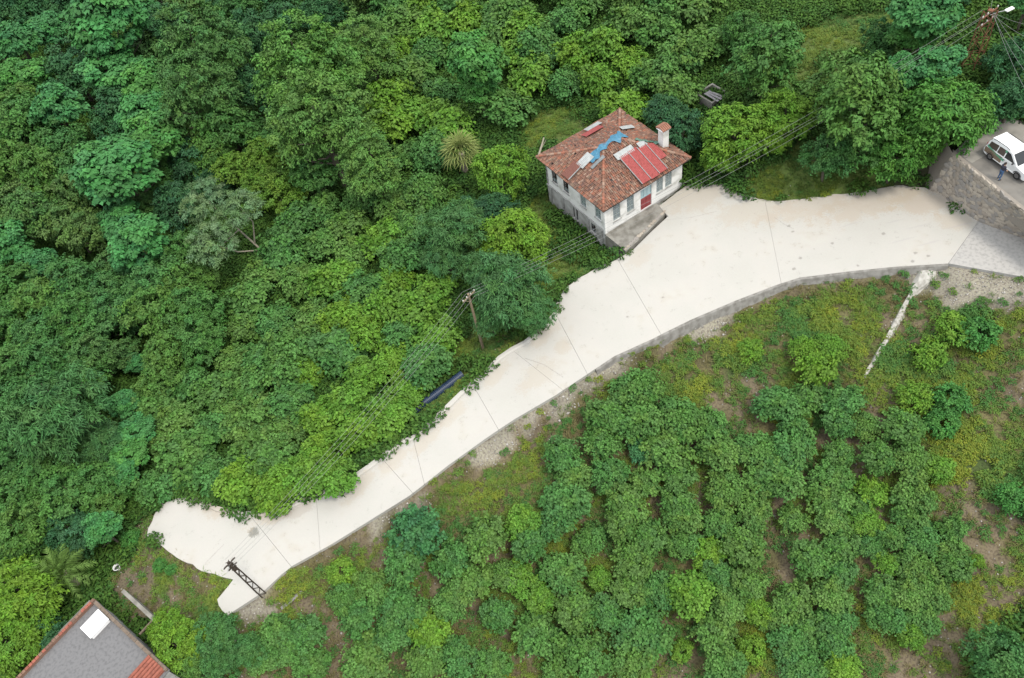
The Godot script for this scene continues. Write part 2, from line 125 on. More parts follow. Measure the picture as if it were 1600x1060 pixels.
	["hazel", 0, -2.25, -4.36, 17.65, 1.37, "green hazel bush in the grove below the road, seventh row down, fourth from left"],
	["hazel", 0, -4.43, -4.94, 19.48, 1.26, "green hazel bush in the grove below the road, eighth row down, third from left"],
	["hazel", 0, 15.14, -4.12, 19.19, 1.25, "green hazel bush in the grove below the road, sixth row down, eighth from left"],
	["hazel", 0, 22.66, -3.59, 20.6, 0.94, "green hazel bush in the grove below the road, sixth row down, 11th from left"],
	["hazel", 3, -10.57, -3.63, 15.13, 1.88, "dark green hazel bush in the grove below the road, sixth row down, first from left"],
	["hazel", 3, 8.09, -2.82, 12.35, 1.12, "dark green hazel bush in the grove below the road, fourth row down, third from left"],
	["hazel", 1, -10.96, -5.71, 22.03, 1.43, "yellow-green hazel bush in the grove below the road, tenth row down, fifth from left"],
	["hazel", 1, -2.38, -3.86, 15.95, 1.38, "yellow-green hazel bush in the grove below the road, sixth row down, second from left"],
	["hazel", 1, -3.28, -5.09, 19.97, 1.35, "yellow-green hazel bush in the grove below the road, eighth row down, fourth from left"],
	["hazel", 1, 2.42, -5.29, 21.06, 0.96, "yellow-green hazel bush in the grove below the road, eighth row down, sixth from left"],
	["hazel", 1, -2.3, -5.56, 21.47, 1.15, "yellow-green hazel bush in the grove below the road, ninth row down, sixth from left"],
	["hazel", 1, 8.7, -5.68, 23.91, 1.85, "yellow-green hazel bush in the grove below the road, ninth row down, ninth from left"],
	["hazel", 1, 10.96, -4.89, 21.11, 1.24, "yellow-green hazel bush in the grove below the road, seventh row down, ninth from left"],
	["hazel", 1, 12.98, -5.76, 25.79, 1.1, "yellow-green hazel bush in the grove below the road, ninth row down, 11th from left"],
	["hazel", 1, 22.48, -3.87, 21.93, 1.03, "yellow-green hazel bush in the grove below the road, sixth row down, 12th from left"],
	["hazel", 1, 23, -4.38, 24.91, 0.91, "yellow-green hazel bush in the grove below the road, seventh row down, 14th from left"],
	["hazel", 1, 22.56, -5.76, 29.51, 1.06, "yellow-green hazel bush in the grove below the road, tenth row down, 13th from left"],
	["hazel", 1, 17.36, -6.32, 30.45, 1.14, "yellow-green hazel bush in the grove below the road, 11th row down, 11th from left"],
	["hazel", 1, 23.3, -1.26, 10.06, 1.62, "yellow-green hazel bush in the grove below the road, first row down, second from left"],
	["hazel", 1, 24.96, -0.66, 8.19, 1.13, "yellow-green hazel bush in the grove below the road, first row down, third from left"],
	["hazel", 1, 22.96, -0.85, 7.96, 1.14, "yellow-green hazel bush in the grove below the road, first row down, first from left"],
	["hazel", 1, 28.75, -2.68, 19.48, 1.22, "yellow-green hazel bush in the grove below the road, fourth row down, 12th from left"],
	["hazel", 1, 23.84, -3.33, 19.93, 1.13, "yellow-green hazel bush in the grove below the road, fifth row down, tenth from left"],
	["shrub", 1, -17.09, -3.72, 16.53, 1.16, "yellow-green low shrub in the weedy slope below the road, fifth row down, first from left"],
	["shrub", 1, 11.76, -6.31, 28.05, 1.16, "yellow-green low shrub in the weedy slope below the road, sixth row down, second from left"],
	["shrub", 1, 7.15, -6.44, 26.93, 0.74, "yellow-green low shrub in the weedy slope below the road, sixth row down, first from left"],
	["shrub", 1, 29.53, -1.28, 14.05, 1.36, "yellow-green low shrub in the weedy slope below the road, third row down, first from left"],
	["shrub", 1, 29.11, -4.33, 25.91, 0.53, "yellow-green low shrub in the weedy slope below the road, fifth row down, second from left"],
	["shrub", 1, 19.29, -0.94, 6.43, 1.02, "yellow-green low shrub in the weedy slope below the road, first row down, first from left"],
	["shrub", 1, 34.18, 0.57, 9.72, 1.39, "yellow-green low shrub in the weedy slope below the road, first row down, second from left"],
	["shrub", 1, 31.84, -0.27, 11.28, 1.28, "yellow-green low shrub in the weedy slope below the road, second row down, first from left"],
	["shrub", 0, 31.84, -1.13, 15.02, 1.25, "green low shrub in the weedy slope below the road, third row down, third from left"],
	["shrub", 0, 35.63, 0.62, 10.83, 1.37, "green low shrub in the weedy slope below the road, first row down, third from left"],
	["shrub", 0, 30.45, -1.68, 16.32, 1.14, "green low shrub in the weedy slope below the road, third row down, second from left"],
	["shrub", 0, 32.86, -2.99, 22.86, 1.27, "green low shrub in the weedy slope below the road, fourth row down, first from left"],
	["wood", 0, 26.59, -6.6, 32.77, 2.23, "green round leafy tree in the lower right corner"],
	["broad", 0, -59.98, -9.27, -82.01, 3.35, "bright broad-leaved tree in the top left wood, first row down, first from left"],
	["broad", 0, -44.61, -8.19, -66.07, 5.72, "bright broad-leaved tree in the top left wood, first row down, second from left"],
	["broad", 0, -62.41, -9.57, -76.4, 4.04, "bright broad-leaved tree in the top left wood, second row down, first from left"],
	["broad", 0, -58.47, -9.31, -68.4, 3.41, "bright broad-leaved tree in the top left wood, third row down, second from left"],
	["broad", 0, -62.97, -9.68, -69.49, 3.44, "bright broad-leaved tree in the top left wood, third row down, first from left"],
	["broad", 0, -51.83, -9.01, -55.14, 3.77, "bright broad-leaved tree in the top left wood, fourth row down, first from left"],
	["broad", 0, -45.19, -8.35, -60.59, 4.13, "bright broad-leaved tree in the top left wood, second row down, second from left"],
	["broad", 0, -39.24, -7.93, -55.93, 3.59, "bright broad-leaved tree in the top left wood, third row down, third from left"],
	["broad", 0, -38.8, -8.02, -49.72, 3.63, "bright broad-leaved tree in the top left wood, fourth row down, second from left"],
	["broad", 0, -36.79, -7.96, -42.09, 3.7, "bright broad-leaved tree in the top left wood, fifth row down, second from left"],
	["broad", 0, -40.68, -8.31, -36.79, 5.06, "bright broad-leaved tree in the top left wood, fifth row down, first from left"],
	["broad", 0, -41.96, -8.41, -33.17, 2.62, "bright broad-leaved tree in the top left wood, sixth row down, first from left"],
	["broad", 0, -37.18, -7.83, -24.91, 3.52, "bright broad-leaved tree in the top left wood, sixth row down, second from left"],
	["broad", 0, -39.68, -8.07, -25.83, 1.83, "bright broad-leaved tree in the top left wood, seventh row down, third from left"],
	["broad", 0, -55.07, -9.66, -32.41, 3.16, "bright broad-leaved tree in the top left wood, seventh row down, first from left"],
	["broad", 0, -51.39, -9.26, -29.52, 2.5, "bright broad-leaved tree in the top left wood, seventh row down, second from left"],
	["broad", 0, -44.32, -7.9, -79.01, 3.08, "bright broad-leaved tree in the top left wood, first row down, third from left"],
	["broad", 0, -37.76, -7.24, -11.31, 1.37, "bright broad-leaved tree in the left-hand wood, sixth of its kind from left"],
	["broad", 0, -37.19, -6.72, -5.08, 1.8, "bright broad-leaved tree in the left-hand wood, third of its kind from left"],
	["broad", 0, -35.68, -6.18, -1.23, 1.86, "bright broad-leaved tree in the left-hand wood, fifth of its kind from left"],
	["broad", 0, -35.8, -5.85, 1.47, 1.69, "bright broad-leaved tree in the left-hand wood, fourth of its kind from left"],
	["broad", 0, -36.03, -5.65, 3.14, 1.49, "bright broad-leaved tree in the left-hand wood, second of its kind from left"],
	["broad", 0, -36.51, -4.89, 8.86, 1.57, "bright broad-leaved tree in the left-hand wood, first of its kind from left"],
	["poplar", 2, -29.7, -7.12, -52.15, 6.06, "olive tall tree in the top left wood, second of its kind from left"],
	["poplar", 2, -30.52, -7.38, -45.01, 4.92, "olive tall tree in the top left wood, first of its kind from left"],
	["poplar", 1, -16.05, -5.8, -40.12, 6.15, "yellow-green tall tree in the top left wood, third of its kind from left"],
	["poplar", 1, -14.99, -5.66, -31.52, 5.48, "yellow-green tall tree in the top left wood, fourth of its kind from left"],
	["poplar", 1, -9.51, -4.63, -48.07, 4.14, "yellow-green tall tree in the top left wood, fifth of its kind from left"],
	["poplar", 1, -10.62, -4.83, -26.01, 3.94, "yellow-green tall tree in the top left wood, sixth of its kind from left"],
	["wood", 3, -40.28, -7.67, -72.27, 3.77, "dark green leafy tree in the top left wood, second row down, third from left"],
	["wood", 3, -53.07, -8.88, -67.69, 4.36, "dark green leafy tree in the top left wood, fourth row down, first from left"],
	["wood", 3, -44.71, -8.46, -53.3, 3.59, "dark green leafy tree in the top left wood, fifth row down, fourth from left"],
	["wood", 3, -25.1, -6.34, -61.3, 3.7, "dark green leafy tree in the top left wood, third row down, second from left"],
	["wood", 3, -25.26, -6.68, -50.86, 3.16, "dark green leafy tree in the top left wood, fourth row down, second from left"],
	["wood", 3, -21.03, -5.71, -65.19, 3.4, "dark green leafy tree in the top left wood, second row down, fifth from left"],
	["wood", 3, -67.29, -9.73, -91.41, 4.4, "dark green leafy tree in the top left wood, second row down, second from left"],
	["wood", 3, -57.04, -8.88, -87.84, 3.89, "dark green leafy tree in the top left wood, first row down, third from left"],
	["wood", 0, -28.28, -7.21, -43.04, 3.51, "green leafy tree in the top left wood, fifth row down, fifth from left"],
	["wood", 0, -31.05, -7.47, -41.5, 3.01, "green leafy tree in the top left wood, sixth row down, third from left"],
	["wood", 0, -57.29, -9.46, -54.88, 4.35, "green leafy tree in the top left wood, fifth row down, second from left"],
	["wood", 0, -51.63, -9.11, -49.84, 3.54, "green leafy tree in the top left wood, sixth row down, second from left"],
	["wood", 0, -57.24, -9.62, -48.35, 3.94, "green leafy tree in the top left wood, seventh row down, second from left"],
	["wood", 0, -52.72, -9.33, -42.89, 3.81, "green leafy tree in the top left wood, seventh row down, third from left"],
	["wood", 0, -47.81, -8.91, -42.11, 3.38, "green leafy tree in the top left wood, seventh row down, fourth from left"],
	["wood", 0, -59.23, -9.43, -63.71, 3.27, "green leafy tree in the top left wood, fifth row down, third from left"],
	["wood", 0, -24.64, -6.83, -41.91, 2.51, "green leafy tree in the top left wood, sixth row down, fourth from left"],
	["wood", 1, -27.24, -7.1, -37.06, 2.76, "yellow-green leafy tree in the top left wood, seventh row down, sixth from left"],
	["wood", 1, -24.48, -6.81, -37.26, 2.6, "yellow-green leafy tree in the top left wood, sixth row down, fifth from left"],
	["wood", 1, -21.84, -6.47, -30.88, 2.79, "yellow-green leafy tree in the top left wood, seventh row down, eighth from left"],
	["wood", 1, -25.68, -6.9, -32.27, 2.37, "yellow-green leafy tree in the top left wood, seventh row down, seventh from left"],
	["dark", 3, -33.71, -7.7, -41.43, 3.02, "dark laurel tree in the top left wood, second of its kind from left"],
	["dark", 3, -35.32, -7.83, -34.17, 2.73, "dark laurel tree in the top left wood, first of its kind from left"],
	["dark", 3, -31.47, -7.51, -37.34, 2.14, "dark laurel tree in the top left wood, third of its kind from left"],
	["wood", 2, -56.22, -9.68, -40.87, 3.77, "olive leafy tree in the left-hand wood, first row down, first from left"],
	["wood", 2, -52.08, -9.35, -36.95, 3.68, "olive leafy tree in the left-hand wood, first row down, second from left"],
	["wood", 2, -48.06, -8.97, -34.05, 3.37, "olive leafy tree in the left-hand wood, second row down, second from left"],
	["wood", 2, -44.96, -8.67, -32.42, 2.87, "olive leafy tree in the left-hand wood, second row down, third from left"],
	["wood", 2, -48.74, -9.01, -40.69, 3.03, "olive leafy tree in the left-hand wood, first row down, third from left"],
	["wood", 2, -42.59, -8.35, -26.46, 2.6, "olive leafy tree in the left-hand wood, third row down, fourth from left"],
	["wood", 2, -41.27, -7.59, -11.95, 2.73, "olive leafy tree in the left-hand wood, sixth row down, fourth from left"],
	["wood", 2, -39.51, -7.47, -12.53, 2.07, "olive leafy tree in the left-hand wood, fifth row down, fifth from left"],
	["wood", 0, -46.2, -8.6, -23.57, 3.14, "green leafy tree in the left-hand wood, third row down, third from left"],
	["wood", 0, -41.36, -8.09, -21.72, 3.08, "green leafy tree in the left-hand wood, third row down, fifth from left"],
	["wood", 0, -35.95, -7.55, -19.68, 3.03, "green leafy tree in the left-hand wood, third row down, sixth from left"],
	["wood", 0, -32.66, -7.3, -19.97, 2.61, "green leafy tree in the left-hand wood, third row down, seventh from left"],
	["wood", 0, -49.73, -8.93, -22.81, 3.27, "green leafy tree in the left-hand wood, fourth row down, first from left"],
	["wood", 0, -43.66, -8.13, -17.91, 3, "green leafy tree in the left-hand wood, fourth row down, second from left"],
	["wood", 0, -39.33, -7.72, -17.22, 2.84, "green leafy tree in the left-hand wood, fourth row down, third from left"],
	["wood", 0, -34.69, -7.23, -15.09, 2.92, "green leafy tree in the left-hand wood, fourth row down, fourth from left"],
	["wood", 0, -30.94, -6.94, -14.81, 2.77, "green leafy tree in the left-hand wood, fourth row down, fifth from left"],
	["wood", 0, -54.36, -9.53, -26.44, 3.07, "green leafy tree in the left-hand wood, third row down, second from left"],
	["wood", 0, -52.83, -9.15, -20.13, 2.94, "green leafy tree in the left-hand wood, fifth row down, second from left"],
	["wood", 0, -48.09, -8.54, -17.45, 2.87, "green leafy tree in the left-hand wood, fifth row down, third from left"],
	["wood", 0, -50.18, -8.55, -13.54, 3.05, "green leafy tree in the left-hand wood, sixth row down, first from left"],
	["wood", 0, -46.48, -8.1, -12.37, 2.88, "green leafy tree in the left-hand wood, sixth row down, second from left"],
	["wood", 0, -44.12, -8, -14.56, 2.52, "green leafy tree in the left-hand wood, fifth row down, fourth from left"],
	["wood", 0, -49.28, -8.12, -8.09, 2.79, "green leafy tree in the left-hand wood, seventh row down, second from left"],
	["wood", 0, -33.54, -6.85, -10.5, 2.68, "green leafy tree in the left-hand wood, fifth row down, sixth from left"],
	["wood", 0, -30.27, -6.59, -10.35, 2.54, "green leafy tree in the left-hand wood, fifth row down, seventh from left"],
	["wood", 0, -33.75, -6.61, -7.29, 2.23, "green leafy tree in the left-hand wood, sixth row down, fifth from left"],
	["wood", 0, -47.45, -7.56, -2.87, 2.79, "green leafy tree in the left-hand wood, eighth row down, second from left"],
	["wood", 0, -43.95, -6.79, 1.51, 2.79, "green leafy tree in the left-hand wood, ninth row down, first from left"],
	["wood", 0, -39.5, -5.93, 4.58, 2.69, "green leafy tree in the left-hand wood, tenth row down, fourth from left"],
	["wood", 0, -45.18, -6.73, 4.06, 2.73, "green leafy tree in the left-hand wood, tenth row down, second from left"],
	["wood", 0, -42.03, -6.8, -0.95, 2.49, "green leafy tree in the left-hand wood, ninth row down, second from left"],
	["wood", 0, -37.54, -5.7, 4.21, 2.24, "green leafy tree in the left-hand wood, tenth row down, fifth from left"],
	["wood", 0, -37.19, -5.39, 6.26, 1.75, "green leafy tree in the left-hand wood, tenth row down, sixth from left"],
	["wood", 0, -42.76, -6.32, 5.19, 2.35, "green leafy tree in the left-hand wood, tenth row down, third from left"],
	["wood", 0, -31.12, -7.19, -20.56, 1.76, "green leafy tree in the left-hand wood, third row down, eighth from left"],
	["wood", 0, -41.8, -7.45, -9.25, 2.28, "green leafy tree in the left-hand wood, sixth row down, third from left"],
	["feather", 0, -40.41, -6.78, -2.41, 4.36, "green feathery tree in the left-hand wood, first of its kind from left"],
	["feather", 0, -38.68, -6.41, -0.51, 2.57, "green feathery tree in the left-hand wood, second of its kind from left"],
	["dark", 3, -39.68, -5.66, 8.01, 2.28, "dark laurel tree in the left-hand wood, third of its kind from left"],
	["dark", 3, -42.01, -5.97, 14.79, 1.42, "dark laurel tree in the left-hand wood, first of its kind from left"],
	["dark", 3, -39.81, -5.71, 16.63, 1.39, "dark laurel tree in the left-hand wood, second of its kind from left"],
	["wood", 0, -43.75, -6.32, 7.27, 2.64, "green leafy tree in the lower left corner, second of its kind from left"],
	["wood", 0, -41.45, -6.01, 6.99, 2.08, "green leafy tree in the lower left corner, third of its kind from left"],
	["wood", 0, -46.07, -6.61, 8.85, 2.06, "green leafy tree in the lower left corner, first of its kind from left"],
	["lime", 1, -42.74, -6.02, 12.87, 3.15, "yellow-green glossy-leaved tree in the lower left corner, second of its kind from left"],
	["lime", 1, -43.42, -6.35, 16.03, 2.66, "yellow-green glossy-leaved tree in the lower left corner, first of its kind from left"],
	["lime", 1, -42.22, -6.03, 15.06, 1.84, "yellow-green glossy-leaved tree in the lower left corner, third of its kind from left"],
	["lime", 1, -30.71, -4.78, 17.86, 1.46, "yellow-green glossy-leaved tree in the yard by the flat roof, first of its kind from left"],
	["lime", 1, -29.35, -5.19, 19.65, 2.14, "yellow-green glossy-leaved tree in the yard by the flat roof, second of its kind from left"],
	["wood", 0, -26.83, -5.06, 20.01, 1.82, "green leafy tree in the yard by the flat roof, second of its kind from left"],
	["wood", 0, -28.06, -5.53, 21.4, 1.61, "green leafy tree in the yard by the flat roof, first of its kind from left"],
	["wood", 0, -24.37, -5.11, 21.01, 1.42, "green leafy tree in the yard by the flat roof, fourth of its kind from left"],
	["wood", 0, -26.44, -5.46, 21.82, 1.41, "green leafy tree in the yard by the flat roof, third of its kind from left"],
	["shrub", 0, -35.32, -4.6, 9.03, 0.92, "green low shrub in the yard by the flat roof, first of its kind from left"],
	["shrub", 0, -32.29, -3.99, 12.15, 0.61, "green low shrub in the yard by the flat roof, second of its kind from left"],
	["shrub", 0, -31.25, -3.9, 12.84, 0.5, "green low shrub in the yard by the flat roof, third of its kind from left"],
	["lime", 1, 2.65, -2.15, -20.68, 3.06, "yellow-green glossy-leaved tree in the garden round the house, second of its kind from left"],
	["lime", 1, 2.18, -1.92, -10.82, 3.2, "yellow-green glossy-leaved tree in the garden round the house, third of its kind from left"],
	["lime", 1, 0.25, -2.11, -10.07, 1.94, "yellow-green glossy-leaved tree in the garden round the house, first of its kind from left"],
	["lime", 1, 24.29, 2.44, -13.11, 3.12, "yellow-green glossy-leaved tree in the garden round the house, fifth of its kind from left"],
	["lime", 1, 23.06, 2, -12.63, 1.9, "yellow-green glossy-leaved tree in the garden round the house, fourth of its kind from left"],
	["lime", 1, 28.77, 4.06, -13.26, 2.48, "yellow-green glossy-leaved tree in the garden round the house, seventh of its kind from left"],
	["lime", 1, 27.6, 3.57, -12.13, 1.74, "yellow-green glossy-leaved tree in the garden round the house, sixth of its kind from left"],
	["feather", 0, -3.2, -2.94, -13.43, 3.37, "green feathery tree in the garden round the house, second of its kind from left"],
	["feather", 0, -4.76, -3.15, -11.27, 2.47, "green feathery tree in the garden round the house, first of its kind from left"],
	["feather", 0, 0.96, -1.89, -2.36, 3.38, "green feathery tree in the garden round the house, fifth of its kind from left"],
	["feather", 0, -1.18, -2.22, -7.66, 2.13, "green feathery tree in the garden round the house, third of its kind from left"],
	["feather", 0, 2.35, -0.77, -0.24, 1.86, "green feathery tree in the garden round the house, sixth of its kind from left"],
	["feather", 0, -1.44, -2.2, -2.31, 2.04, "green feathery tree in the garden round the house, fourth of its kind from left"],
	["dark", 3, 1.07, -2.3, -17.02, 1.91, "dark laurel tree in the garden round the house, second of its kind from left"],
	["dark", 3, -1.29, -2.78, -17.95, 1.53, "dark laurel tree in the garden round the house, first of its kind from left"],
	["dark", 3, 20.4, 1.1, -16.9, 2.36, "dark laurel tree in the garden round the house, fourth of its kind from left"],
	["dark", 3, 19.95, 0.84, -20.68, 2.04, "dark laurel tree in the garden round the house, third of its kind from left"],
	["broad", 0, 2.79, -2.6, -35.16, 3.46, "bright broad-leaved tree in the garden round the house, first of its kind from left"],
	["broad", 0, 2.63, -2.62, -34.38, 2.29, "bright broad-leaved tree in the garden round the house, second of its kind from left"],
	["wood", 0, 32.7, 4.62, -8.8, 3.68, "green leafy tree in the group by the lane, third row down, second from left"],
	["wood", 0, 30.8, 2.84, -7.89, 2.27, "green leafy tree in the group by the lane, fourth row down, first from left"],
	["wood", 0, 33.43, 3.6, -7.6, 2.13, "green leafy tree in the group by the lane, fourth row down, second from left"],
	["lime", 2, 39.45, 5.15, -6.19, 3.57, "olive glossy-leaved tree in the group by the lane, third of its kind from left"],
	["lime", 2, 36.01, 2.68, -5.99, 2.71, "olive glossy-leaved tree in the group by the lane, first of its kind from left"],
	["lime", 2, 38.18, 3.83, -6.02, 2.11, "olive glossy-leaved tree in the group by the lane, second of its kind from left"],
	["broad", 0, 38.18, 6.42, -11.26, 1.88, "bright broad-leaved tree in the group by the lane, first of its kind from left"],
	["broad", 0, 40.78, 6.83, -10.69, 1.97, "bright broad-leaved tree in the group by the lane, fourth of its kind from left"],
	["broad", 0, 41.75, 6.98, -15.21, 2.84, "bright broad-leaved tree in the group by the lane, third of its kind from left"],
	["broad", 0, 40.78, 6.82, -15.43, 2.06, "bright broad-leaved tree in the group by the lane, second of its kind from left"],
	["broad", 0, 51.12, 8.33, -15.23, 1.91, "bright broad-leaved tree in the group by the lane, fifth of its kind from left"],
	["wood", 3, 47.12, 7.36, -9.92, 2.08, "dark green leafy tree in the group by the lane, second row down, fourth from left"],
	["wood", 3, 45.15, 6.67, -5.9, 1.92, "dark green leafy tree in the group by the lane, third row down, third from left"],
	["wood", 0, 29.51, 3.92, -19.22, 3.92, "green leafy tree in the group by the lane, second row down, second from left"],
	["wood", 0, 28.5, 3.8, -17.61, 2.8, "green leafy tree in the group by the lane, third row down, first from left"],
	["wood", 0, 30.1, 3.27, -27.64, 2.1, "green leafy tree in the group by the lane, second row down, first from left"],
	["hazel", 0, -20.79, -6.27, -26.45, 2.45, "green hazel bush in the slope left of the road, second row down, first from left"],
	["hazel", 0, -21.71, -5.4, -4.7, 2.33, "green hazel bush in the slope left of the road, sixth row down, third from left"],
	["hazel", 0, -28.84, -5.52, -0.2, 1.81, "green hazel bush in the slope left of the road, eighth row down, second from left"],
	["hazel", 1, -15.79, -4.36, 1.06, 1.95, "yellow-green hazel bush in the slope left of the road, seventh row down, sixth from left"],
	["hazel", 1, -10.86, -4.63, -19, 2.22, "yellow-green hazel bush in the slope left of the road, second row down, fourth from left"],
	["hazel", 0, -24.69, -5.13, 1.8, 2.14, "green hazel bush in the slope left of the road, eighth row down, fourth from left"],
	["hazel", 0, -13.71, -4.94, -12.2, 2.32, "green hazel bush in the slope left of the road, fourth row down, fourth from left"],
	["hazel", 0, -17.77, -5.92, -27.58, 2.23, "green hazel bush in the slope left of the road, first row down, first from left"],
	["hazel", 0, -23.63, -5.26, -0.71, 1.81, "green hazel bush in the slope left of the road, eighth row down, fifth from left"],
	["hazel", 0, -26.54, -6.46, -12.58, 1.87, "green hazel bush in the slope left of the road, fifth row down, first from left"],
	["hazel", 1, -18.19, -4.14, 5.48, 1.7, "yellow-green hazel bush in the slope left of the road, ninth row down, fourth from left"],
	["hazel", 1, -11.11, -3.85, -1.89, 1.8, "yellow-green hazel bush in the slope left of the road, sixth row down, eighth from left"],
	["hazel", 0, -14.69, -5.37, -23.13, 2, "green hazel bush in the slope left of the road, second row down, third from left"],
	["hazel", 0, -30.74, -5.28, 2.4, 2.32, "green hazel bush in the slope left of the road, ninth row down, second from left"],
	["hazel", 0, -9.48, -4.55, -23.79, 2, "green hazel bush in the slope left of the road, first row down, third from left"],
	["hazel", 0, -12.96, -5.22, -26.65, 2.2, "green hazel bush in the slope left of the road, first row down, second from left"],
	["hazel", 1, -16.72, -2.43, 9.21, 1.78, "yellow-green hazel bush in the slope left of the road, tenth row down, sixth from left"],
	["hazel", 1, -8.1, -3.64, -6.93, 2.33, "yellow-green hazel bush in the slope left of the road, fifth row down, seventh from left"],
	["hazel", 0, -32.8, -5.03, 4.61, 1.91, "green hazel bush in the slope left of the road, tenth row down, first from left"],
	["hazel", 1, -19.21, -5.12, -4.29, 1.73, "yellow-green hazel bush in the slope left of the road, sixth row down, fifth from left"],
	["hazel", 0, -20.54, -6.01, -17.05, 2, "green hazel bush in the slope left of the road, fourth row down, second from left"],
	["hazel", 1, -11.82, -3.55, 4.25, 2, "yellow-green hazel bush in the slope left of the road, eighth row down, ninth from left"],
	["hazel", 0, -14.51, -5.21, -18.68, 1.94, "green hazel bush in the slope left of the road, third row down, third from left"],
	["hazel", 0, -22.9, -4.46, 5.28, 2.01, "green hazel bush in the slope left of the road, ninth row down, third from left"],
	["hazel", 1, -16.28, -5.37, -14.86, 2.45, "yellow-green hazel bush in the slope left of the road, fourth row down, third from left"],
	["hazel", 1, -13.27, -4.57, -6.68, 2.15, "yellow-green hazel bush in the slope left of the road, fifth row down, fifth from left"],
	["hazel", 0, -22.85, -6.05, -12.11, 2, "green hazel bush in the slope left of the road, fifth row down, second from left"],
	["hazel", 0, -16.41, -4.89, -5.5, 2.4, "green hazel bush in the slope left of the road, sixth row down, sixth from left"],
	["hazel", 1, -14.46, -3.91, 4.76, 1.94, "yellow-green hazel bush in the slope left of the road, eighth row down, eighth from left"],
	["hazel", 0, -28.65, -5.97, -4.64, 2.08, "green hazel bush in the slope left of the road, seventh row down, third from left"],
	["hazel", 0, -18.87, -5.54, -11.03, 1.9, "green hazel bush in the slope left of the road, fifth row down, third from left"],
	["hazel", 0, -6.07, -3.95, -23.85, 2.21, "green hazel bush in the slope left of the road, first row down, fourth from left"],
	["hazel", 0, -32.64, -6.08, -2.81, 1.86, "green hazel bush in the slope left of the road, eighth row down, first from left"],
	["hazel", 0, -21, -4.99, -0.44, 1.99, "green hazel bush in the slope left of the road, seventh row down, fifth from left"],
	["hazel", 0, -25.92, -6.63, -16.44, 2.44, "green hazel bush in the slope left of the road, fourth row down, first from left"],
	["hazel", 0, -17.95, -5.79, -21.57, 1.99, "green hazel bush in the slope left of the road, second row down, second from left"],
	["hazel", 1, -14.1, -4.32, -1.95, 1.69, "yellow-green hazel bush in the slope left of the road, sixth row down, seventh from left"],
	["hazel", 1, -6.05, -3.34, -9.42, 2.11, "yellow-green hazel bush in the slope left of the road, fourth row down, sixth from left"],
	["hazel", 1, -6.63, -3.12, -3.05, 2.06, "yellow-green hazel bush in the slope left of the road, fifth row down, eighth from left"],
	["hazel", 1, -10.2, -4.35, -12.98, 1.84, "yellow-green hazel bush in the slope left of the road, third row down, fourth from left"],
	["hazel", 1, -18.1, -4.53, 1.72, 1.95, "yellow-green hazel bush in the slope left of the road, eighth row down, seventh from left"],
	["hazel", 0, -9.71, -3.82, -4.94, 1.98, "green hazel bush in the slope left of the road, fifth row down, sixth from left"],
	["hazel", 0, -27.43, -6.2, -8.38, 1.74, "green hazel bush in the slope left of the road, sixth row down, first from left"],
	["hazel", 1, -15.44, -5.08, -9.93, 2.08, "yellow-green hazel bush in the slope left of the road, fifth row down, fourth from left"],
	["hazel", 0, -31.8, -6.42, -6.92, 1.93, "green hazel bush in the slope left of the road, seventh row down, second from left"],
	["hazel", 1, -25.26, -4.33, 7.04, 2.15, "yellow-green hazel bush in the slope left of the road, tenth row down, third from left"],
	["hazel", 0, -8.5, -4.08, -15.18, 2.36, "green hazel bush in the slope left of the road, third row down, fifth from left"],
	["hazel", 0, -21.53, -4.74, 2.53, 1.69, "green hazel bush in the slope left of the road, eighth row down, sixth from left"],
	["hazel", 0, -7.84, -3.19, -0.42, 2.02, "green hazel bush in the slope left of the road, sixth row down, ninth from left"],
	["hazel", 1, -19.56, -3.91, 7.85, 1.83, "yellow-green hazel bush in the slope left of the road, tenth row down, fifth from left"],
	["hazel", 0, -20.58, -5.49, -7.34, 2.45, "green hazel bush in the slope left of the road, sixth row down, fourth from left"],
	["hazel", 1, -11.12, -4.41, -8.94, 2.39, "yellow-green hazel bush in the slope left of the road, fourth row down, fifth from left"],
	["hazel", 0, -27.75, -4.74, 5.03, 1.96, "green hazel bush in the slope left of the road, tenth row down, second from left"],
	["hazel", 0, -25.6, -5.7, -4.23, 1.87, "green hazel bush in the slope left of the road, seventh row down, fourth from left"],
	["hazel", 0, -24.43, -5.91, -7.93, 1.8, "green hazel bush in the slope left of the road, sixth row down, second from left"],
	["hazel", 1, -10.41, -3.47, 2.1, 1.8, "yellow-green hazel bush in the slope left of the road, seventh row down, seventh from left"],
	["hazel", 0, -34.1, -5.99, -0.89, 1.76, "green hazel bush in the slope left of the road, ninth row down, first from left"],
	["hazel", 0, -26.85, -5.55, -1.46, 1.83, "green hazel bush in the slope left of the road, eighth row down, third from left"],
	["hazel", 0, -7.63, -4.06, -19.47, 2, "green hazel bush in the slope left of the road, second row down, fifth from left"],
	["hazel", 0, -22.21, -6.34, -21.77, 2.6, "green hazel bush in the slope left of the road, third row down, second from left"],
	["hazel", 0, -24.54, -6.56, -19.74, 2.2, "green hazel bush in the slope left of the road, third row down, first from left"],
	["hazel", 1, -22.06, -3.83, 8.44, 2.11, "yellow-green hazel bush in the slope left of the road, tenth row down, fourth from left"],
	["hazel", 0, -35.07, -6.55, -5.29, 2.37, "green hazel bush in the slope left of the road, seventh row down, first from left"],
	["hazel", 1, 15.54, -0.1, -31.54, 2.18, "yellow-green hazel bush in the thicket behind the house, fourth row down, fifth from left"],
	["hazel", 1, 7.78, -1.68, -41.48, 2.44, "yellow-green hazel bush in the thicket behind the house, third row down, third from left"],
	["hazel", 0, -4.01, -3.83, -30.16, 2.38, "green hazel bush in the thicket behind the house, sixth row down, second from left"],
	["hazel", 0, 12.84, -0.6, -54.45, 2.35, "green hazel bush in the thicket behind the house, first row down, sixth from left"],
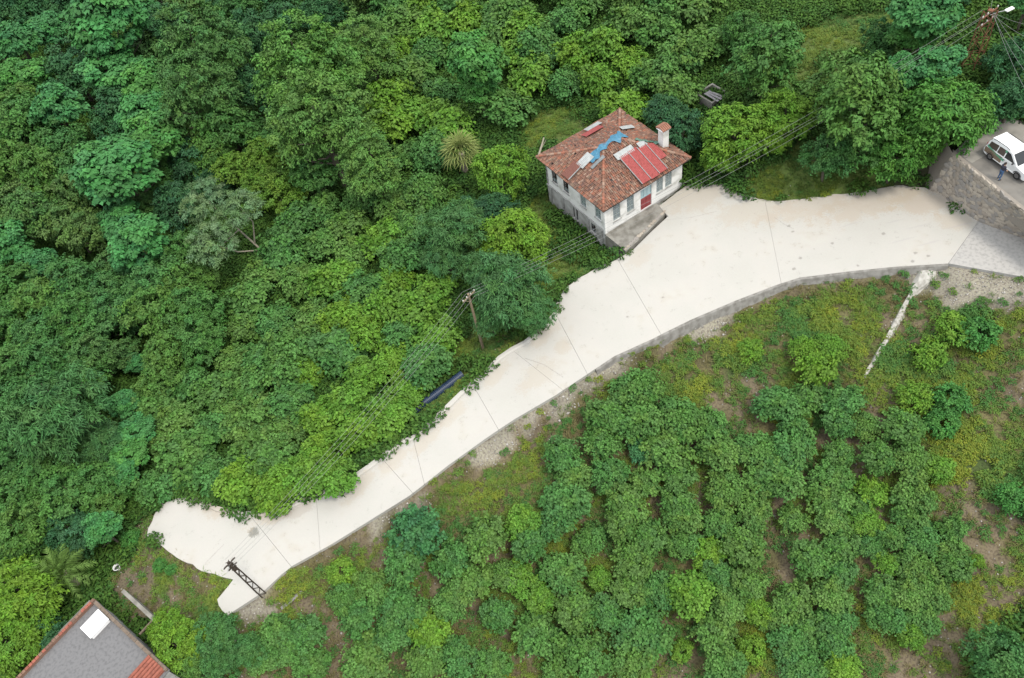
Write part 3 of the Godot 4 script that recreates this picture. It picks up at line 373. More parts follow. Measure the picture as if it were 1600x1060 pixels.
	["hazel", 0, 21.03, 1.05, -28.02, 2.25, "green hazel bush in the thicket behind the house, third row down, eighth from left"],
	["hazel", 0, 12.32, -0.74, -33.03, 1.98, "green hazel bush in the thicket behind the house, fourth row down, fourth from left"],
	["hazel", 0, 23.4, 1.37, -35.94, 2.6, "green hazel bush in the thicket behind the house, second row down, ninth from left"],
	["hazel", 1, 9.8, -1.28, -45.57, 2.75, "yellow-green hazel bush in the thicket behind the house, second row down, fifth from left"],
	["hazel", 0, 10.76, -1.11, -40.17, 2.82, "green hazel bush in the thicket behind the house, third row down, fifth from left"],
	["hazel", 1, -1.72, -3, -59.78, 2.84, "yellow-green hazel bush in the thicket behind the house, first row down, second from left"],
	["hazel", 1, 19.46, 0.66, -32.35, 2.02, "yellow-green hazel bush in the thicket behind the house, third row down, seventh from left"],
	["hazel", 0, 28.16, 2.28, -37.17, 2.76, "green hazel bush in the thicket behind the house, first row down, 11th from left"],
	["hazel", 1, -4.58, -4.03, -38.13, 2.68, "yellow-green hazel bush in the thicket behind the house, fifth row down, second from left"],
	["hazel", 1, 16.83, 0.21, -25.16, 2.37, "yellow-green hazel bush in the thicket behind the house, fifth row down, fifth from left"],
	["hazel", 0, 26.25, 1.81, -42.05, 2.06, "green hazel bush in the thicket behind the house, first row down, tenth from left"],
	["hazel", 0, 23.91, 1.67, -29.49, 2.34, "green hazel bush in the thicket behind the house, third row down, ninth from left"],
	["hazel", 0, -5.39, -4.05, -44.83, 2.88, "green hazel bush in the thicket behind the house, fourth row down, second from left"],
	["hazel", 1, -1.18, -3.12, -52.77, 3, "yellow-green hazel bush in the thicket behind the house, second row down, second from left"],
	["hazel", 1, -7.83, -4.53, -42.25, 2.93, "yellow-green hazel bush in the thicket behind the house, fourth row down, first from left"],
	["hazel", 0, -2.71, -3.49, -48.96, 2.51, "green hazel bush in the thicket behind the house, third row down, second from left"],
	["hazel", 0, 17.85, 0.21, -46.44, 2.4, "green hazel bush in the thicket behind the house, first row down, eighth from left"],
	["hazel", 1, 3.32, -2.37, -51.51, 2.79, "yellow-green hazel bush in the thicket behind the house, second row down, third from left"],
	["hazel", 1, -7.71, -4.62, -37.23, 2.92, "yellow-green hazel bush in the thicket behind the house, fifth row down, first from left"],
	["hazel", 0, 8.32, -1.5, -50.56, 2.84, "green hazel bush in the thicket behind the house, first row down, fifth from left"],
	["hazel", 0, 15.04, -0.31, -45.23, 2.14, "green hazel bush in the thicket behind the house, second row down, sixth from left"],
	["hazel", 0, 22.19, 1.34, -24.09, 2.39, "green hazel bush in the thicket behind the house, fourth row down, sixth from left"],
	["hazel", 1, 14.26, -0.43, -37.43, 2.59, "yellow-green hazel bush in the thicket behind the house, third row down, sixth from left"],
	["hazel", 0, -6.16, -3.65, -62.15, 3.37, "green hazel bush in the thicket behind the house, first row down, first from left"],
	["hazel", 0, 26.61, 2.28, -29.72, 2.62, "green hazel bush in the thicket behind the house, second row down, tenth from left"],
	["hazel", 1, 17.57, 0.21, -36.97, 2.57, "yellow-green hazel bush in the thicket behind the house, second row down, seventh from left"],
	["hazel", 1, 8.82, -1.45, -35.92, 2.82, "yellow-green hazel bush in the thicket behind the house, third row down, fourth from left"],
	["hazel", 0, 22.1, 0.99, -44.7, 2.11, "green hazel bush in the thicket behind the house, first row down, ninth from left"],
	["hazel", 0, -7.13, -4.46, -31.9, 2.03, "green hazel bush in the thicket behind the house, sixth row down, first from left"],
	["hazel", 0, -2.01, -3.51, -41.42, 2.14, "green hazel bush in the thicket behind the house, fourth row down, third from left"],
	["hazel", 0, -4.55, -3.58, -56.32, 3.26, "green hazel bush in the thicket behind the house, second row down, first from left"],
	["hazel", 0, 21.07, 0.86, -38.53, 2.58, "green hazel bush in the thicket behind the house, second row down, eighth from left"],
	["hazel", 0, 5.66, -1.84, -56.4, 2.86, "green hazel bush in the thicket behind the house, first row down, fourth from left"],
	["hazel", 1, -1.96, -3.51, -33.49, 2.91, "yellow-green hazel bush in the thicket behind the house, fifth row down, third from left"],
	["hazel", 0, 5.27, -2.08, -32.53, 2.62, "green hazel bush in the thicket behind the house, fifth row down, fourth from left"],
	["hazel", 0, 1.79, -2.45, -58.46, 2.54, "green hazel bush in the thicket behind the house, first row down, third from left"],
	["hazel", 1, -6.04, -3.97, -51.47, 2.46, "yellow-green hazel bush in the thicket behind the house, third row down, first from left"],
	["hazel", 0, 6.09, -1.95, -47.13, 2.62, "green hazel bush in the thicket behind the house, second row down, fourth from left"],
	["hazel", 0, 15.37, -0.2, -50.7, 2.38, "green hazel bush in the thicket behind the house, first row down, seventh from left"],
	["wood", 2, -65.08, -9.99, -58.33, 3.73, "olive leafy tree in the top left wood, sixth row down, first from left"],
	["wood", 2, -36.89, -7.14, -80.25, 3.31, "olive leafy tree in the top left wood, first row down, fifth from left"],
	["wood", 2, -9.59, -4.1, -64.6, 3.71, "olive leafy tree in the top left wood, first row down, ninth from left"],
	["wood", 3, -22.49, -5.6, -74.98, 3.58, "dark green leafy tree in the top left wood, first row down, seventh from left"],
	["wood", 0, -16.05, -4.86, -70.02, 3.28, "green leafy tree in the top left wood, first row down, eighth from left"],
	["wood", 3, -30.48, -6.53, -78.31, 4.15, "dark green leafy tree in the top left wood, first row down, sixth from left"],
	["wood", 0, -28.4, -6.45, -71.44, 3.34, "green leafy tree in the top left wood, second row down, fourth from left"],
	["wood", 0, -71.93, -10.26, -88.33, 4.25, "green leafy tree in the top left wood, second row down, first from left"],
	["wood", 0, -67.35, -10.09, -67.66, 3.07, "green leafy tree in the top left wood, fifth row down, first from left"],
	["wood", 0, -17.63, -5.98, -30.93, 2.78, "green leafy tree in the top left wood, seventh row down, ninth from left"],
	["wood", 0, -65.44, -9.33, -98.28, 3.87, "green leafy tree in the top left wood, first row down, second from left"],
	["wood", 0, -38.36, -8.11, -40.82, 2.52, "green leafy tree in the top left wood, seventh row down, fifth from left"],
	["wood", 0, -63.2, -10.13, -48.84, 3.12, "green leafy tree in the top left wood, seventh row down, first from left"],
	["wood", 2, -42.68, -8, -67.33, 3.59, "olive leafy tree in the top left wood, third row down, first from left"],
	["wood", 3, -14.72, -4.96, -61.69, 3.14, "dark green leafy tree in the top left wood, second row down, sixth from left"],
	["wood", 0, -43.4, -7.54, -87.95, 3.65, "green leafy tree in the top left wood, first row down, fourth from left"],
	["wood", 3, -75.73, -10.12, -104.05, 4.22, "dark green leafy tree in the top left wood, first row down, first from left"],
	["wood", 0, -56.64, -9.56, -19.74, 2.23, "green leafy tree in the left-hand wood, fifth row down, first from left"],
	["wood", 0, -50.4, -7.74, 0.05, 2.37, "green leafy tree in the left-hand wood, tenth row down, first from left"],
	["wood", 0, -33.5, -7.51, -24.69, 2.84, "green leafy tree in the left-hand wood, second row down, fourth from left"],
	["wood", 0, -59.78, -10.13, -32.42, 2.35, "green leafy tree in the left-hand wood, third row down, first from left"],
	["wood", 0, -49.42, -7.27, 5.13, 1.74, "green leafy tree in the left-hand wood, 11th row down, first from left"],
	["wood", 2, -61.5, -10.19, -40.16, 3.13, "olive leafy tree in the left-hand wood, second row down, first from left"],
	["wood", 0, -53.35, -8.62, -8.42, 2.23, "green leafy tree in the left-hand wood, eighth row down, first from left"],
	["wood", 2, -54.56, -9.03, -13.4, 2.39, "olive leafy tree in the left-hand wood, seventh row down, first from left"],
	["wood", 2, -39.67, -8.22, -36.13, 2.29, "olive leafy tree in the left-hand wood, first row down, fourth from left"],
	["wood", 0, 38.92, 6.37, -17.44, 1.82, "green leafy tree in the group by the lane, second row down, third from left"],
	["wood", 3, 48.77, 7.95, -21.73, 1.73, "dark green leafy tree in the group by the lane, first row down, first from left"],
]

# ------------------------------------------------------------------ mesh building
class MB:
	var v := PackedVector3Array()
	var n := PackedVector3Array()
	var c := PackedColorArray()
	var t := PackedVector2Array()
	var world_uv := false
	func put(p: Vector3, nn: Vector3, col: Color):
		v.append(p); n.append(nn); c.append(col)
	func tri(a: Vector3, b: Vector3, d: Vector3, col := Color.WHITE):   # counter-clockwise seen from outside
		var nn := (b - a).cross(d - a).normalized()
		put(a, nn, col); put(d, nn, col); put(b, nn, col)
	func quad(a: Vector3, b: Vector3, d: Vector3, e: Vector3, col := Color.WHITE):
		tri(a, b, d, col); tri(a, d, e, col)
	func box(m: Transform3D, s: Vector3, col := Color.WHITE, bevel := 0.0):
		var h := s * 0.5
		if bevel > 0.0:
			bevel = min(bevel, min(h.x, min(h.y, h.z)) * 0.9)
		var i := h - Vector3.ONE * bevel
		var ax := [Vector3.RIGHT, Vector3.UP, Vector3.BACK]
		for k in 3:
			for sg in [-1.0, 1.0]:
				var w: Vector3 = ax[k] * sg
				var a: Vector3 = ax[(k + 1) % 3]
				var b: Vector3 = ax[(k + 2) % 3]
				var o := w * h[k]
				var p := a * i[(k + 1) % 3]
				var q := b * i[(k + 2) % 3]
				if sg > 0: quad(m * (o - p - q), m * (o + p - q), m * (o + p + q), m * (o - p + q), col)
				else: quad(m * (o - p - q), m * (o - p + q), m * (o + p + q), m * (o + p - q), col)
		if bevel > 0.0:
			for k in 3:
				var a2: Vector3 = ax[(k + 1) % 3]
				var b2: Vector3 = ax[(k + 2) % 3]
				var l: Vector3 = ax[k] * i[k]
				for s1 in [-1.0, 1.0]:
					for s2 in [-1.0, 1.0]:
						var e1: Vector3 = a2 * h[(k + 1) % 3] * s1 + b2 * i[(k + 2) % 3] * s2
						var e2: Vector3 = a2 * i[(k + 1) % 3] * s1 + b2 * h[(k + 2) % 3] * s2
						if s1 * s2 > 0: quad(m * (e1 - l), m * (e2 - l), m * (e2 + l), m * (e1 + l), col)
						else: quad(m * (e1 - l), m * (e1 + l), m * (e2 + l), m * (e2 - l), col)
			for sx in [-1.0, 1.0]:
				for sy in [-1.0, 1.0]:
					for sz in [-1.0, 1.0]:
						var pa := m * Vector3(h.x * sx, i.y * sy, i.z * sz)
						var pb := m * Vector3(i.x * sx, h.y * sy, i.z * sz)
						var pc := m * Vector3(i.x * sx, i.y * sy, h.z * sz)
						if sx * sy * sz > 0: tri(pa, pb, pc, col)
						else: tri(pa, pc, pb, col)
	func bar(a: Vector3, b: Vector3, w: float, d: float, col := Color.WHITE):
		var y := (b - a).normalized()
		var x := y.cross(Vector3(0.31, 0.2, 0.93)).normalized()
		box(Transform3D(Basis(x, y, x.cross(y)), (a + b) * 0.5), Vector3(w, a.distance_to(b), d), col)
	func tube(pts: Array, rad: Array, sides := 7, col := Color.WHITE, cap := true):
		var rings := []
		var norms := []
		var ref := Vector3(0.37, 0.11, 0.92)
		for i in pts.size():
			var d: Vector3 = (pts[min(i + 1, pts.size() - 1)] - pts[max(i - 1, 0)]).normalized()
			var x := d.cross(ref).normalized()
			if x.length() < 0.1: x = d.cross(Vector3.RIGHT).normalized()
			var y := x.cross(d)
			ref = -y if false else ref
			var r := []
			var q := []
			for k in sides:
				var an := TAU * k / sides
				var o := x * cos(an) + y * sin(an)
				r.append(pts[i] + o * rad[i]); q.append(o)
			rings.append(r); norms.append(q)
		for i in pts.size() - 1:
			for k in sides:
				var l := (k + 1) % sides
				put(rings[i][k], norms[i][k], col); put(rings[i + 1][l], norms[i + 1][l], col); put(rings[i + 1][k], norms[i + 1][k], col)
				put(rings[i][k], norms[i][k], col); put(rings[i][l], norms[i][l], col); put(rings[i + 1][l], norms[i + 1][l], col)
		if cap:
			for e in [0, pts.size() - 1]:
				for k in range(1, sides - 1):
					if e == 0: tri(rings[0][0], rings[0][k + 1], rings[0][k], col)
					else: tri(rings[e][0], rings[e][k], rings[e][k + 1], col)
	func lathe(m: Transform3D, prof: Array, sides := 14, col := Color.WHITE):   # prof: Vector2(radius, height)
		for i in prof.size() - 1:
			var a: Vector2 = prof[i]
			var b: Vector2 = prof[i + 1]
			for k in sides:
				var a1 := TAU * k / sides
				var a2 := TAU * (k + 1) / sides
				var p := m * Vector3(cos(a1) * a.x, a.y, sin(a1) * a.x)
				var q := m * Vector3(cos(a2) * a.x, a.y, sin(a2) * a.x)
				var r := m * Vector3(cos(a2) * b.x, b.y, sin(a2) * b.x)
				var s := m * Vector3(cos(a1) * b.x, b.y, sin(a1) * b.x)
				if a.x > 0.0001: tri(p, r, q, col)
				if b.x > 0.0001: tri(p, s, r, col)
	func slab(poly: PackedVector2Array, top: Callable, depth: float, col := Color.WHITE):   # polygon in x, z; flat-sided
		var pp := poly
		if not Geometry2D.is_polygon_clockwise(pp): pp.reverse()
		var idx := Geometry2D.triangulate_polygon(pp)
		for i in range(0, idx.size(), 3):
			var a := pp[idx[i]]
			var b := pp[idx[i + 1]]
			var d := pp[idx[i + 2]]
			var pa := Vector3(a.x, top.call(a), a.y)
			var pb := Vector3(b.x, top.call(b), b.y)
			var pd := Vector3(d.x, top.call(d), d.y)
			if (pb - pa).cross(pd - pa).y > 0: tri(pa, pb, pd, col)
			else: tri(pa, pd, pb, col)
		var area := 0.0
		for i in pp.size():
			var a := pp[i]
			var b := pp[(i + 1) % pp.size()]
			area += a.x * b.y - b.x * a.y
		for i in pp.size():
			var a := pp[i]
			var b := pp[(i + 1) % pp.size()]
			var ta := Vector3(a.x, top.call(a), a.y)
			var tb := Vector3(b.x, top.call(b), b.y)
			var dn := Vector3(0, -depth, 0)
			if area > 0: quad(ta, tb, tb + dn, ta + dn, col)
			else: quad(tb, ta, ta + dn, tb + dn, col)
	func mesh(m: Material = null) -> ArrayMesh:
		var arr := []
		arr.resize(Mesh.ARRAY_MAX)
		arr[Mesh.ARRAY_VERTEX] = v; arr[Mesh.ARRAY_NORMAL] = n; arr[Mesh.ARRAY_COLOR] = c
		if t.size() == v.size() and t.size() > 0: arr[Mesh.ARRAY_TEX_UV] = t
		var am := ArrayMesh.new()
		am.add_surface_from_arrays(Mesh.PRIMITIVE_TRIANGLES, arr)
		if m: am.surface_set_material(0, m)
		return am

var M := {}
var taken := {}
var rng := RandomNumberGenerator.new()
var fine := FastNoiseLite.new()

func tf(p: Vector3, turn := 0.0) -> Transform3D:
	return Transform3D(Basis(Vector3.UP, turn), p)
func numbered(called: String) -> String:
	if not taken.has(called):
		taken[called] = 0
		return called
	taken[called] += 1
	return "%s_%03d" % [called, taken[called]]
func tag(o: Node, label: String, category: String, group := ""):
	o.set_meta("label", label); o.set_meta("category", category)
	if group != "": o.set_meta("group", group)
func thing(called: String, label: String, category: String, at := Vector3.ZERO, turn := 0.0, group := "") -> Node3D:
	var o := Node3D.new()
	o.name = numbered(called)
	add_child(o)
	o.position = at; o.rotation.y = turn
	tag(o, label, category, group)
	return o
func part(called: String, mesh: Mesh, parent: Node, m: Material = null, at := Transform3D.IDENTITY) -> MeshInstance3D:
	var o := MeshInstance3D.new()
	o.name = called if parent != self else numbered(called)
	o.mesh = mesh
	if m: o.material_override = m
	o.transform = at
	parent.add_child(o, true)
	return o
func setting(called: String, mesh: Mesh, m: Material = null, kind := "structure") -> MeshInstance3D:
	var o := part(called, mesh, self, m)
	o.set_meta("kind", kind)
	return o
func lin(r: float, g: float, b: float) -> Color:
	return Color(r, g, b).linear_to_srgb()
func mat(r: float, g: float, b: float, rough := 0.9, metal := 0.0) -> StandardMaterial3D:
	var m := StandardMaterial3D.new()
	m.albedo_color = lin(r, g, b); m.roughness = rough; m.metallic = metal
	m.vertex_color_use_as_albedo = true
	m.cull_mode = BaseMaterial3D.CULL_DISABLED
	return m
# a tileable noise picture between colour stops (linear values); used as a multiplier on the albedo
func grain(size: int, freq: float, oct: int, sd: int, stops: Array) -> ImageTexture:
	var f := FastNoiseLite.new()
	f.seed = sd; f.frequency = freq; f.fractal_octaves = oct; f.noise_type = FastNoiseLite.TYPE_SIMPLEX_SMOOTH
	var src := f.get_seamless_image(size, size)
	var im := Image.create(size, size, false, Image.FORMAT_RGB8)
	var gr := Gradient.new()
	gr.offsets = PackedFloat32Array(stops.map(func(s): return s[0]))
	gr.colors = PackedColorArray(stops.map(func(s): return Color(s[1], s[2], s[3]).linear_to_srgb()))
	for y in size:
		for x in size:
			im.set_pixel(x, y, gr.sample(src.get_pixel(x, y).r))
	return ImageTexture.create_from_image(im)
func weathered(m: StandardMaterial3D, tex: Texture2D, metres: float) -> StandardMaterial3D:
	m.albedo_texture = tex
	m.uv1_triplanar = true; m.uv1_world_triplanar = true
	m.uv1_scale = Vector3.ONE / metres
	return m

# ------------------------------------------------------------------ ground shape
func road_y(x: float) -> float:
	return 0.09 * x + -0.6
func hill(x: float, z: float) -> float:
	var s: float = HILL_PLANE[0] + HILL_PLANE[1] * x + HILL_PLANE[2] * z
	for p in HILL:
		var dx: float = p[0] - x
		var dz: float = p[1] - z
		s -= sqrt(dx * dx + dz * dz) * p[2]
	return clampf(s, -40, 45)
var near_edge := 0
func dist_to(poly: Array, x: float, z: float) -> float:   # signed, negative inside; near_edge is set
	var best := 1e9
	var inside := false
	var k := poly.size()
	var b = poly[k - 1]
	for i in k:
		# edge i-1 -> i
		var a = b
		b = poly[i]
		var ax: float = a[0]
		var az: float = a[1]
		var ex: float = b[0] - ax
		var ez: float = b[1] - az
		var t := clampf(((x - ax) * ex + (z - az) * ez) / (ex * ex + ez * ez), 0, 1)
		var dx := ax + t * ex - x
		var dz := az + t * ez - z
		var d := dx * dx + dz * dz
		if d < best:
			best = d
			near_edge = (i - 1 + k) % k
		if (az > z) != (b[1] > z) and x < ax + (z - az) / ez * ex: inside = not inside
	return -sqrt(best) if inside else sqrt(best)
func ground_raw(x: float, z: float) -> float:
	var h := hill(x, z)
	var d := dist_to(PAD, x, z)
	h = lerpf(PAD_Y - 0.15, h, smoothstep(0, 2.5, d))
	d = dist_to(ROAD, x, z)
	last_d = d
	var e = ROAD[near_edge]
	if d <= 0: return road_y(x) - 0.3 - (0.7 * smoothstep(0, 0.4, -d) if e[3] > 0.45 else 0.0)
	if e[2] < 0.4: return minf(h, lerpf(road_y(x) - 0.6, h, smoothstep(3.2, 4.2, d)))
	return lerpf(road_y(x) - e[3], h, smoothstep(0, e[2], d))
var last_d := 0.0
var xs := PackedFloat32Array()
var zs := PackedFloat32Array()
var hs := PackedFloat32Array()
var kinds := PackedByteArray()
var away := PackedFloat32Array()
const X0 := -86.0
const X1 := 62.0
const Z0 := -122.0
const Z1 := 44.0
const GS := 0.8
var nx_core := 0
var ox := 0
var oz := 0
func cell(x: float, z: float) -> Vector2i:
	return Vector2i(clampi(int((x - X0) / GS) + ox, 0, xs.size() - 2), clampi(int((z - Z0) / GS) + oz, 0, zs.size() - 2))
func gy(x: float, z: float) -> float:
	var k := cell(x, z)
	var fx := clampf((x - xs[k.x]) / (xs[k.x + 1] - xs[k.x]), 0, 1)
	var fz := clampf((z - zs[k.y]) / (zs[k.y + 1] - zs[k.y]), 0, 1)
	var w := xs.size()
	var i := k.y * w + k.x
	return lerpf(lerpf(hs[i], hs[i + 1], fx), lerpf(hs[i + w], hs[i + w + 1], fx), fz)
func spread(a: float, b: float, step: float, far: float) -> PackedFloat32Array:
	var out := PackedFloat32Array()
	var p := []
	var s := 3.0
	var q := a
	while q > -far:
		q -= s
		p.push_front(q)
		s *= 1.5
	for e in p: out.append(e)
	var k := int(round((b - a) / step))
	for i in k + 1: out.append(a + i * step)
	s = 3.0
	q = a + k * step
	while q < far:
		q += s
		out.append(q)
		s *= 1.5
	return out

func build_ground():
	xs = spread(X0, X1, GS, 700); zs = spread(Z0, Z1, GS, 700)
	ox = xs.find(X0); oz = zs.find(Z0)
	var w := xs.size()
	var h := zs.size()
	hs.resize(w * h); kinds.resize(w * h); away.resize(w * h)
	var cols := PackedColorArray()
	var verts := PackedVector3Array()
	cols.resize(w * h); verts.resize(w * h)
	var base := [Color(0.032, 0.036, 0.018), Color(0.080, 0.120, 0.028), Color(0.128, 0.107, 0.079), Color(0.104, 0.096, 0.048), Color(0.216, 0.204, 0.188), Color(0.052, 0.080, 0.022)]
	for j in h:
		for i in w:
			var x := xs[i]
			var z := zs[j]
			var y := ground_raw(x, z)
			var south: bool = ROAD_SOUTH[near_edge] == 1
			var n1 := fine.get_noise_2d(x * 9.0, z * 9.0)
			var n2 := fine.get_noise_2d(x * 2.2 + 300, z * 2.2)
			if last_d > 0.6: y += 0.10 * n1 + 0.22 * n2 * smoothstep(0.6, 3.0, last_d)
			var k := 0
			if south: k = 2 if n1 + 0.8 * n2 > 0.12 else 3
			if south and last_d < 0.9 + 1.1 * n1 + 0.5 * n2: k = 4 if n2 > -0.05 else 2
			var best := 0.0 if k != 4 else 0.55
			for p in PATCHES:
				var dx: float = x - p[0]
				var dz: float = z - p[1]
				var q: float = 1.0 - sqrt(dx * dx + dz * dz) / p[2] + 0.35 * n1
				if q > best:
					best = q
					k = p[3]
			kinds[j * w + i] = k
			away[j * w + i] = last_d
			hs[j * w + i] = y
			verts[j * w + i] = Vector3(x, y, z)
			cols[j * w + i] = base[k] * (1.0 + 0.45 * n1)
	var nor := PackedVector3Array()
	nor.resize(w * h)
	for j in h:
		for i in w:
			var a := verts[j * w + max(i - 1, 0)]
			var b := verts[j * w + min(i + 1, w - 1)]
			var c := verts[max(j - 1, 0) * w + i]
			var d := verts[min(j + 1, h - 1) * w + i]
			nor[j * w + i] = (d - c).cross(b - a).normalized()
	var idx := PackedInt32Array()
	for j in h - 1:
		for i in w - 1:
			var p := j * w + i
			idx.append_array(PackedInt32Array([p, p + 1, p + w, p + 1, p + w + 1, p + w]))
	var arr := []
	arr.resize(Mesh.ARRAY_MAX)
	arr[Mesh.ARRAY_VERTEX] = verts; arr[Mesh.ARRAY_NORMAL] = nor; arr[Mesh.ARRAY_COLOR] = cols; arr[Mesh.ARRAY_INDEX] = idx
	var am := ArrayMesh.new()
	am.add_surface_from_arrays(Mesh.PRIMITIVE_TRIANGLES, arr)
	setting("ground", am, M.soil)

# ------------------------------------------------------------------ foliage
func rv() -> Vector3:
	var y := rng.randf_range(-1, 1)
	var a := rng.randf() * TAU
	var s := sqrt(1.0 - y * y)
	return Vector3(cos(a) * s, y, sin(a) * s)
# lobes: [centre, half extents]; every leaf is a folded blade of its own
func crown(sd: int, lobes: Array, clumps: int, crad: float, leaves: int, ll: float, lw: float, flat: float, low: float, droop: float, shoots := 0) -> ArrayMesh:
	rng.seed = sd
	var total := clumps * leaves
	var v := PackedVector3Array()
	var n := PackedVector3Array()
	var c := PackedColorArray()
	var ix := PackedInt32Array()
	v.resize(total * 4); n.resize(total * 4); c.resize(total * 4); ix.resize(total * 6)
	var at := 0
	var jx := 0
	for i in clumps:
		var lb = lobes[i % lobes.size()]
		var m := maxi(1, clumps / lobes.size())
		var q: int = i / lobes.size()
		var y := 1.0 - (1.0 - low) * (q + 0.5) / m
		var an := q * 2.39996 + sd
		var s := sqrt(maxf(0.0, 1.0 - y * y))
		var dir := (Vector3(cos(an) * s, y, sin(an) * s) + rv() * 0.25).normalized()
		var out := 0.84 + 0.42 * fine.get_noise_3d(dir.x * 26 + sd * 17, dir.y * 26, dir.z * 26)
		if i % 5 == 0: out *= rng.randf_range(0.5, 0.8)
		elif i % 7 == 0: out *= 1.13
		var cen: Vector3 = lb[0] + dir * lb[1] * out
		var cr := crad * rng.randf_range(0.65, 1.3)
		var g := rng.randf_range(0.66, 0.95)
		var tint := Color(g * rng.randf_range(0.82, 1.05), g, g * rng.randf_range(0.75, 1.05))
		var twig := dir
		var reach := cr
		for l in leaves:
			var d := (rv() + dir * 0.55 + Vector3(0, 0.45, 0)).normalized()
			var p := cen + d * Vector3(1, flat, 1) * cr * (1.0 - 0.6 * pow(rng.randf(), 1.6))
			if shoots > 0:   # leaves set along twigs that fan out of the clump
				if l % shoots == 0:
					twig = (rv() * 0.9 + dir * 0.75 + Vector3(0, 0.35, 0)).normalized() * Vector3(1, flat, 1)
					reach = cr * rng.randf_range(1.1, 2.1)
				var along_ := (l % shoots + rng.randf()) / shoots
				p = cen + twig * reach * (0.12 + 0.88 * along_) + Vector3(0, -0.25 * reach * along_ * along_, 0) + rv() * ll * 0.3
				d = (twig + rv() * 0.55).normalized()
			var up := (d * 0.45 + Vector3(0, 0.75, 0) + rv() * 0.62).normalized()
			var ax := d * 0.7 + rv() * 0.8
			ax = (ax - up * ax.dot(up)).normalized()
			ax = (ax + Vector3(0, -droop, 0)).normalized()
			var sd2 := up.cross(ax).normalized()
			up = ax.cross(sd2)
			var sz := rng.randf_range(0.7, 1.25)
			var a := ax * ll * sz
			var b := sd2 * lw * 0.5 * sz
			var lift := up * lw * 0.16 * sz
			var k := tint * rng.randf_range(0.62, 1.08)
			k.a = 1
			v[at] = p; v[at + 1] = p + a * 0.45 + b + lift; v[at + 2] = p + a - up * ll * 0.12; v[at + 3] = p + a * 0.45 - b + lift
			n[at] = up; n[at + 1] = (up - sd2 * 0.35).normalized(); n[at + 2] = up; n[at + 3] = (up + sd2 * 0.35).normalized()
			for e in 4: c[at + e] = k
			ix[jx] = at; ix[jx + 1] = at + 1; ix[jx + 2] = at + 2; ix[jx + 3] = at; ix[jx + 4] = at + 2; ix[jx + 5] = at + 3
			at += 4; jx += 6
	var arr := []
	arr.resize(Mesh.ARRAY_MAX)
	arr[Mesh.ARRAY_VERTEX] = v; arr[Mesh.ARRAY_NORMAL] = n; arr[Mesh.ARRAY_COLOR] = c; arr[Mesh.ARRAY_INDEX] = ix
	var am := ArrayMesh.new()
	am.add_surface_from_arrays(Mesh.PRIMITIVE_TRIANGLES, arr)
	return am
func trunk(sd: int, cy: float, r: float, thick: float, stems: int) -> ArrayMesh:
	rng.seed = sd + 900
	var b := MB.new()
	if stems > 1:   # many stems from one stool
		for s in stems:
			var a := TAU * s / stems + rng.randf() * 0.5
			var o := Vector3(cos(a), 0, sin(a))
			b.tube([o * 0.12 + Vector3(0, -0.4, 0), o * r * 0.25 + Vector3(0, cy * 0.5, 0), o * r * 0.5 + Vector3(0, cy * 1.1, 0), o * r * 0.62 + Vector3(0, cy * 1.1 + r * 0.4, 0)], [thick, thick * 0.8, thick * 0.5, thick * 0.2], 5)
		return b.mesh()
	var bend := Vector3(rng.randf_range(-0.15, 0.15), 0, rng.randf_range(-0.15, 0.15)) * r
	var top := Vector3(0, cy, 0) + bend
	b.tube([Vector3(0, -0.6, 0), Vector3(0, 0.15, 0), bend * 0.6 + Vector3(0, cy * 0.5, 0), top, top + Vector3(0, r * 0.6, 0)], [thick * 1.5, thick * 1.1, thick * 0.85, thick * 0.55, thick * 0.12], 8)
	for k in 8:
		var a := k * 2.4 + rng.randf()
		var s := Vector3(0, cy * (0.45 + 0.07 * k), 0) + bend * 0.7
		var e := s + Vector3(cos(a), 0.55 + 0.1 * rng.randf(), sin(a)) * r * rng.randf_range(0.55, 0.75)
		b.tube([s, s.lerp(e, 0.5) + Vector3(0, -0.06 * r, 0), e], [thick * 0.5, thick * 0.34, thick * 0.1], 5)
	return b.mesh()

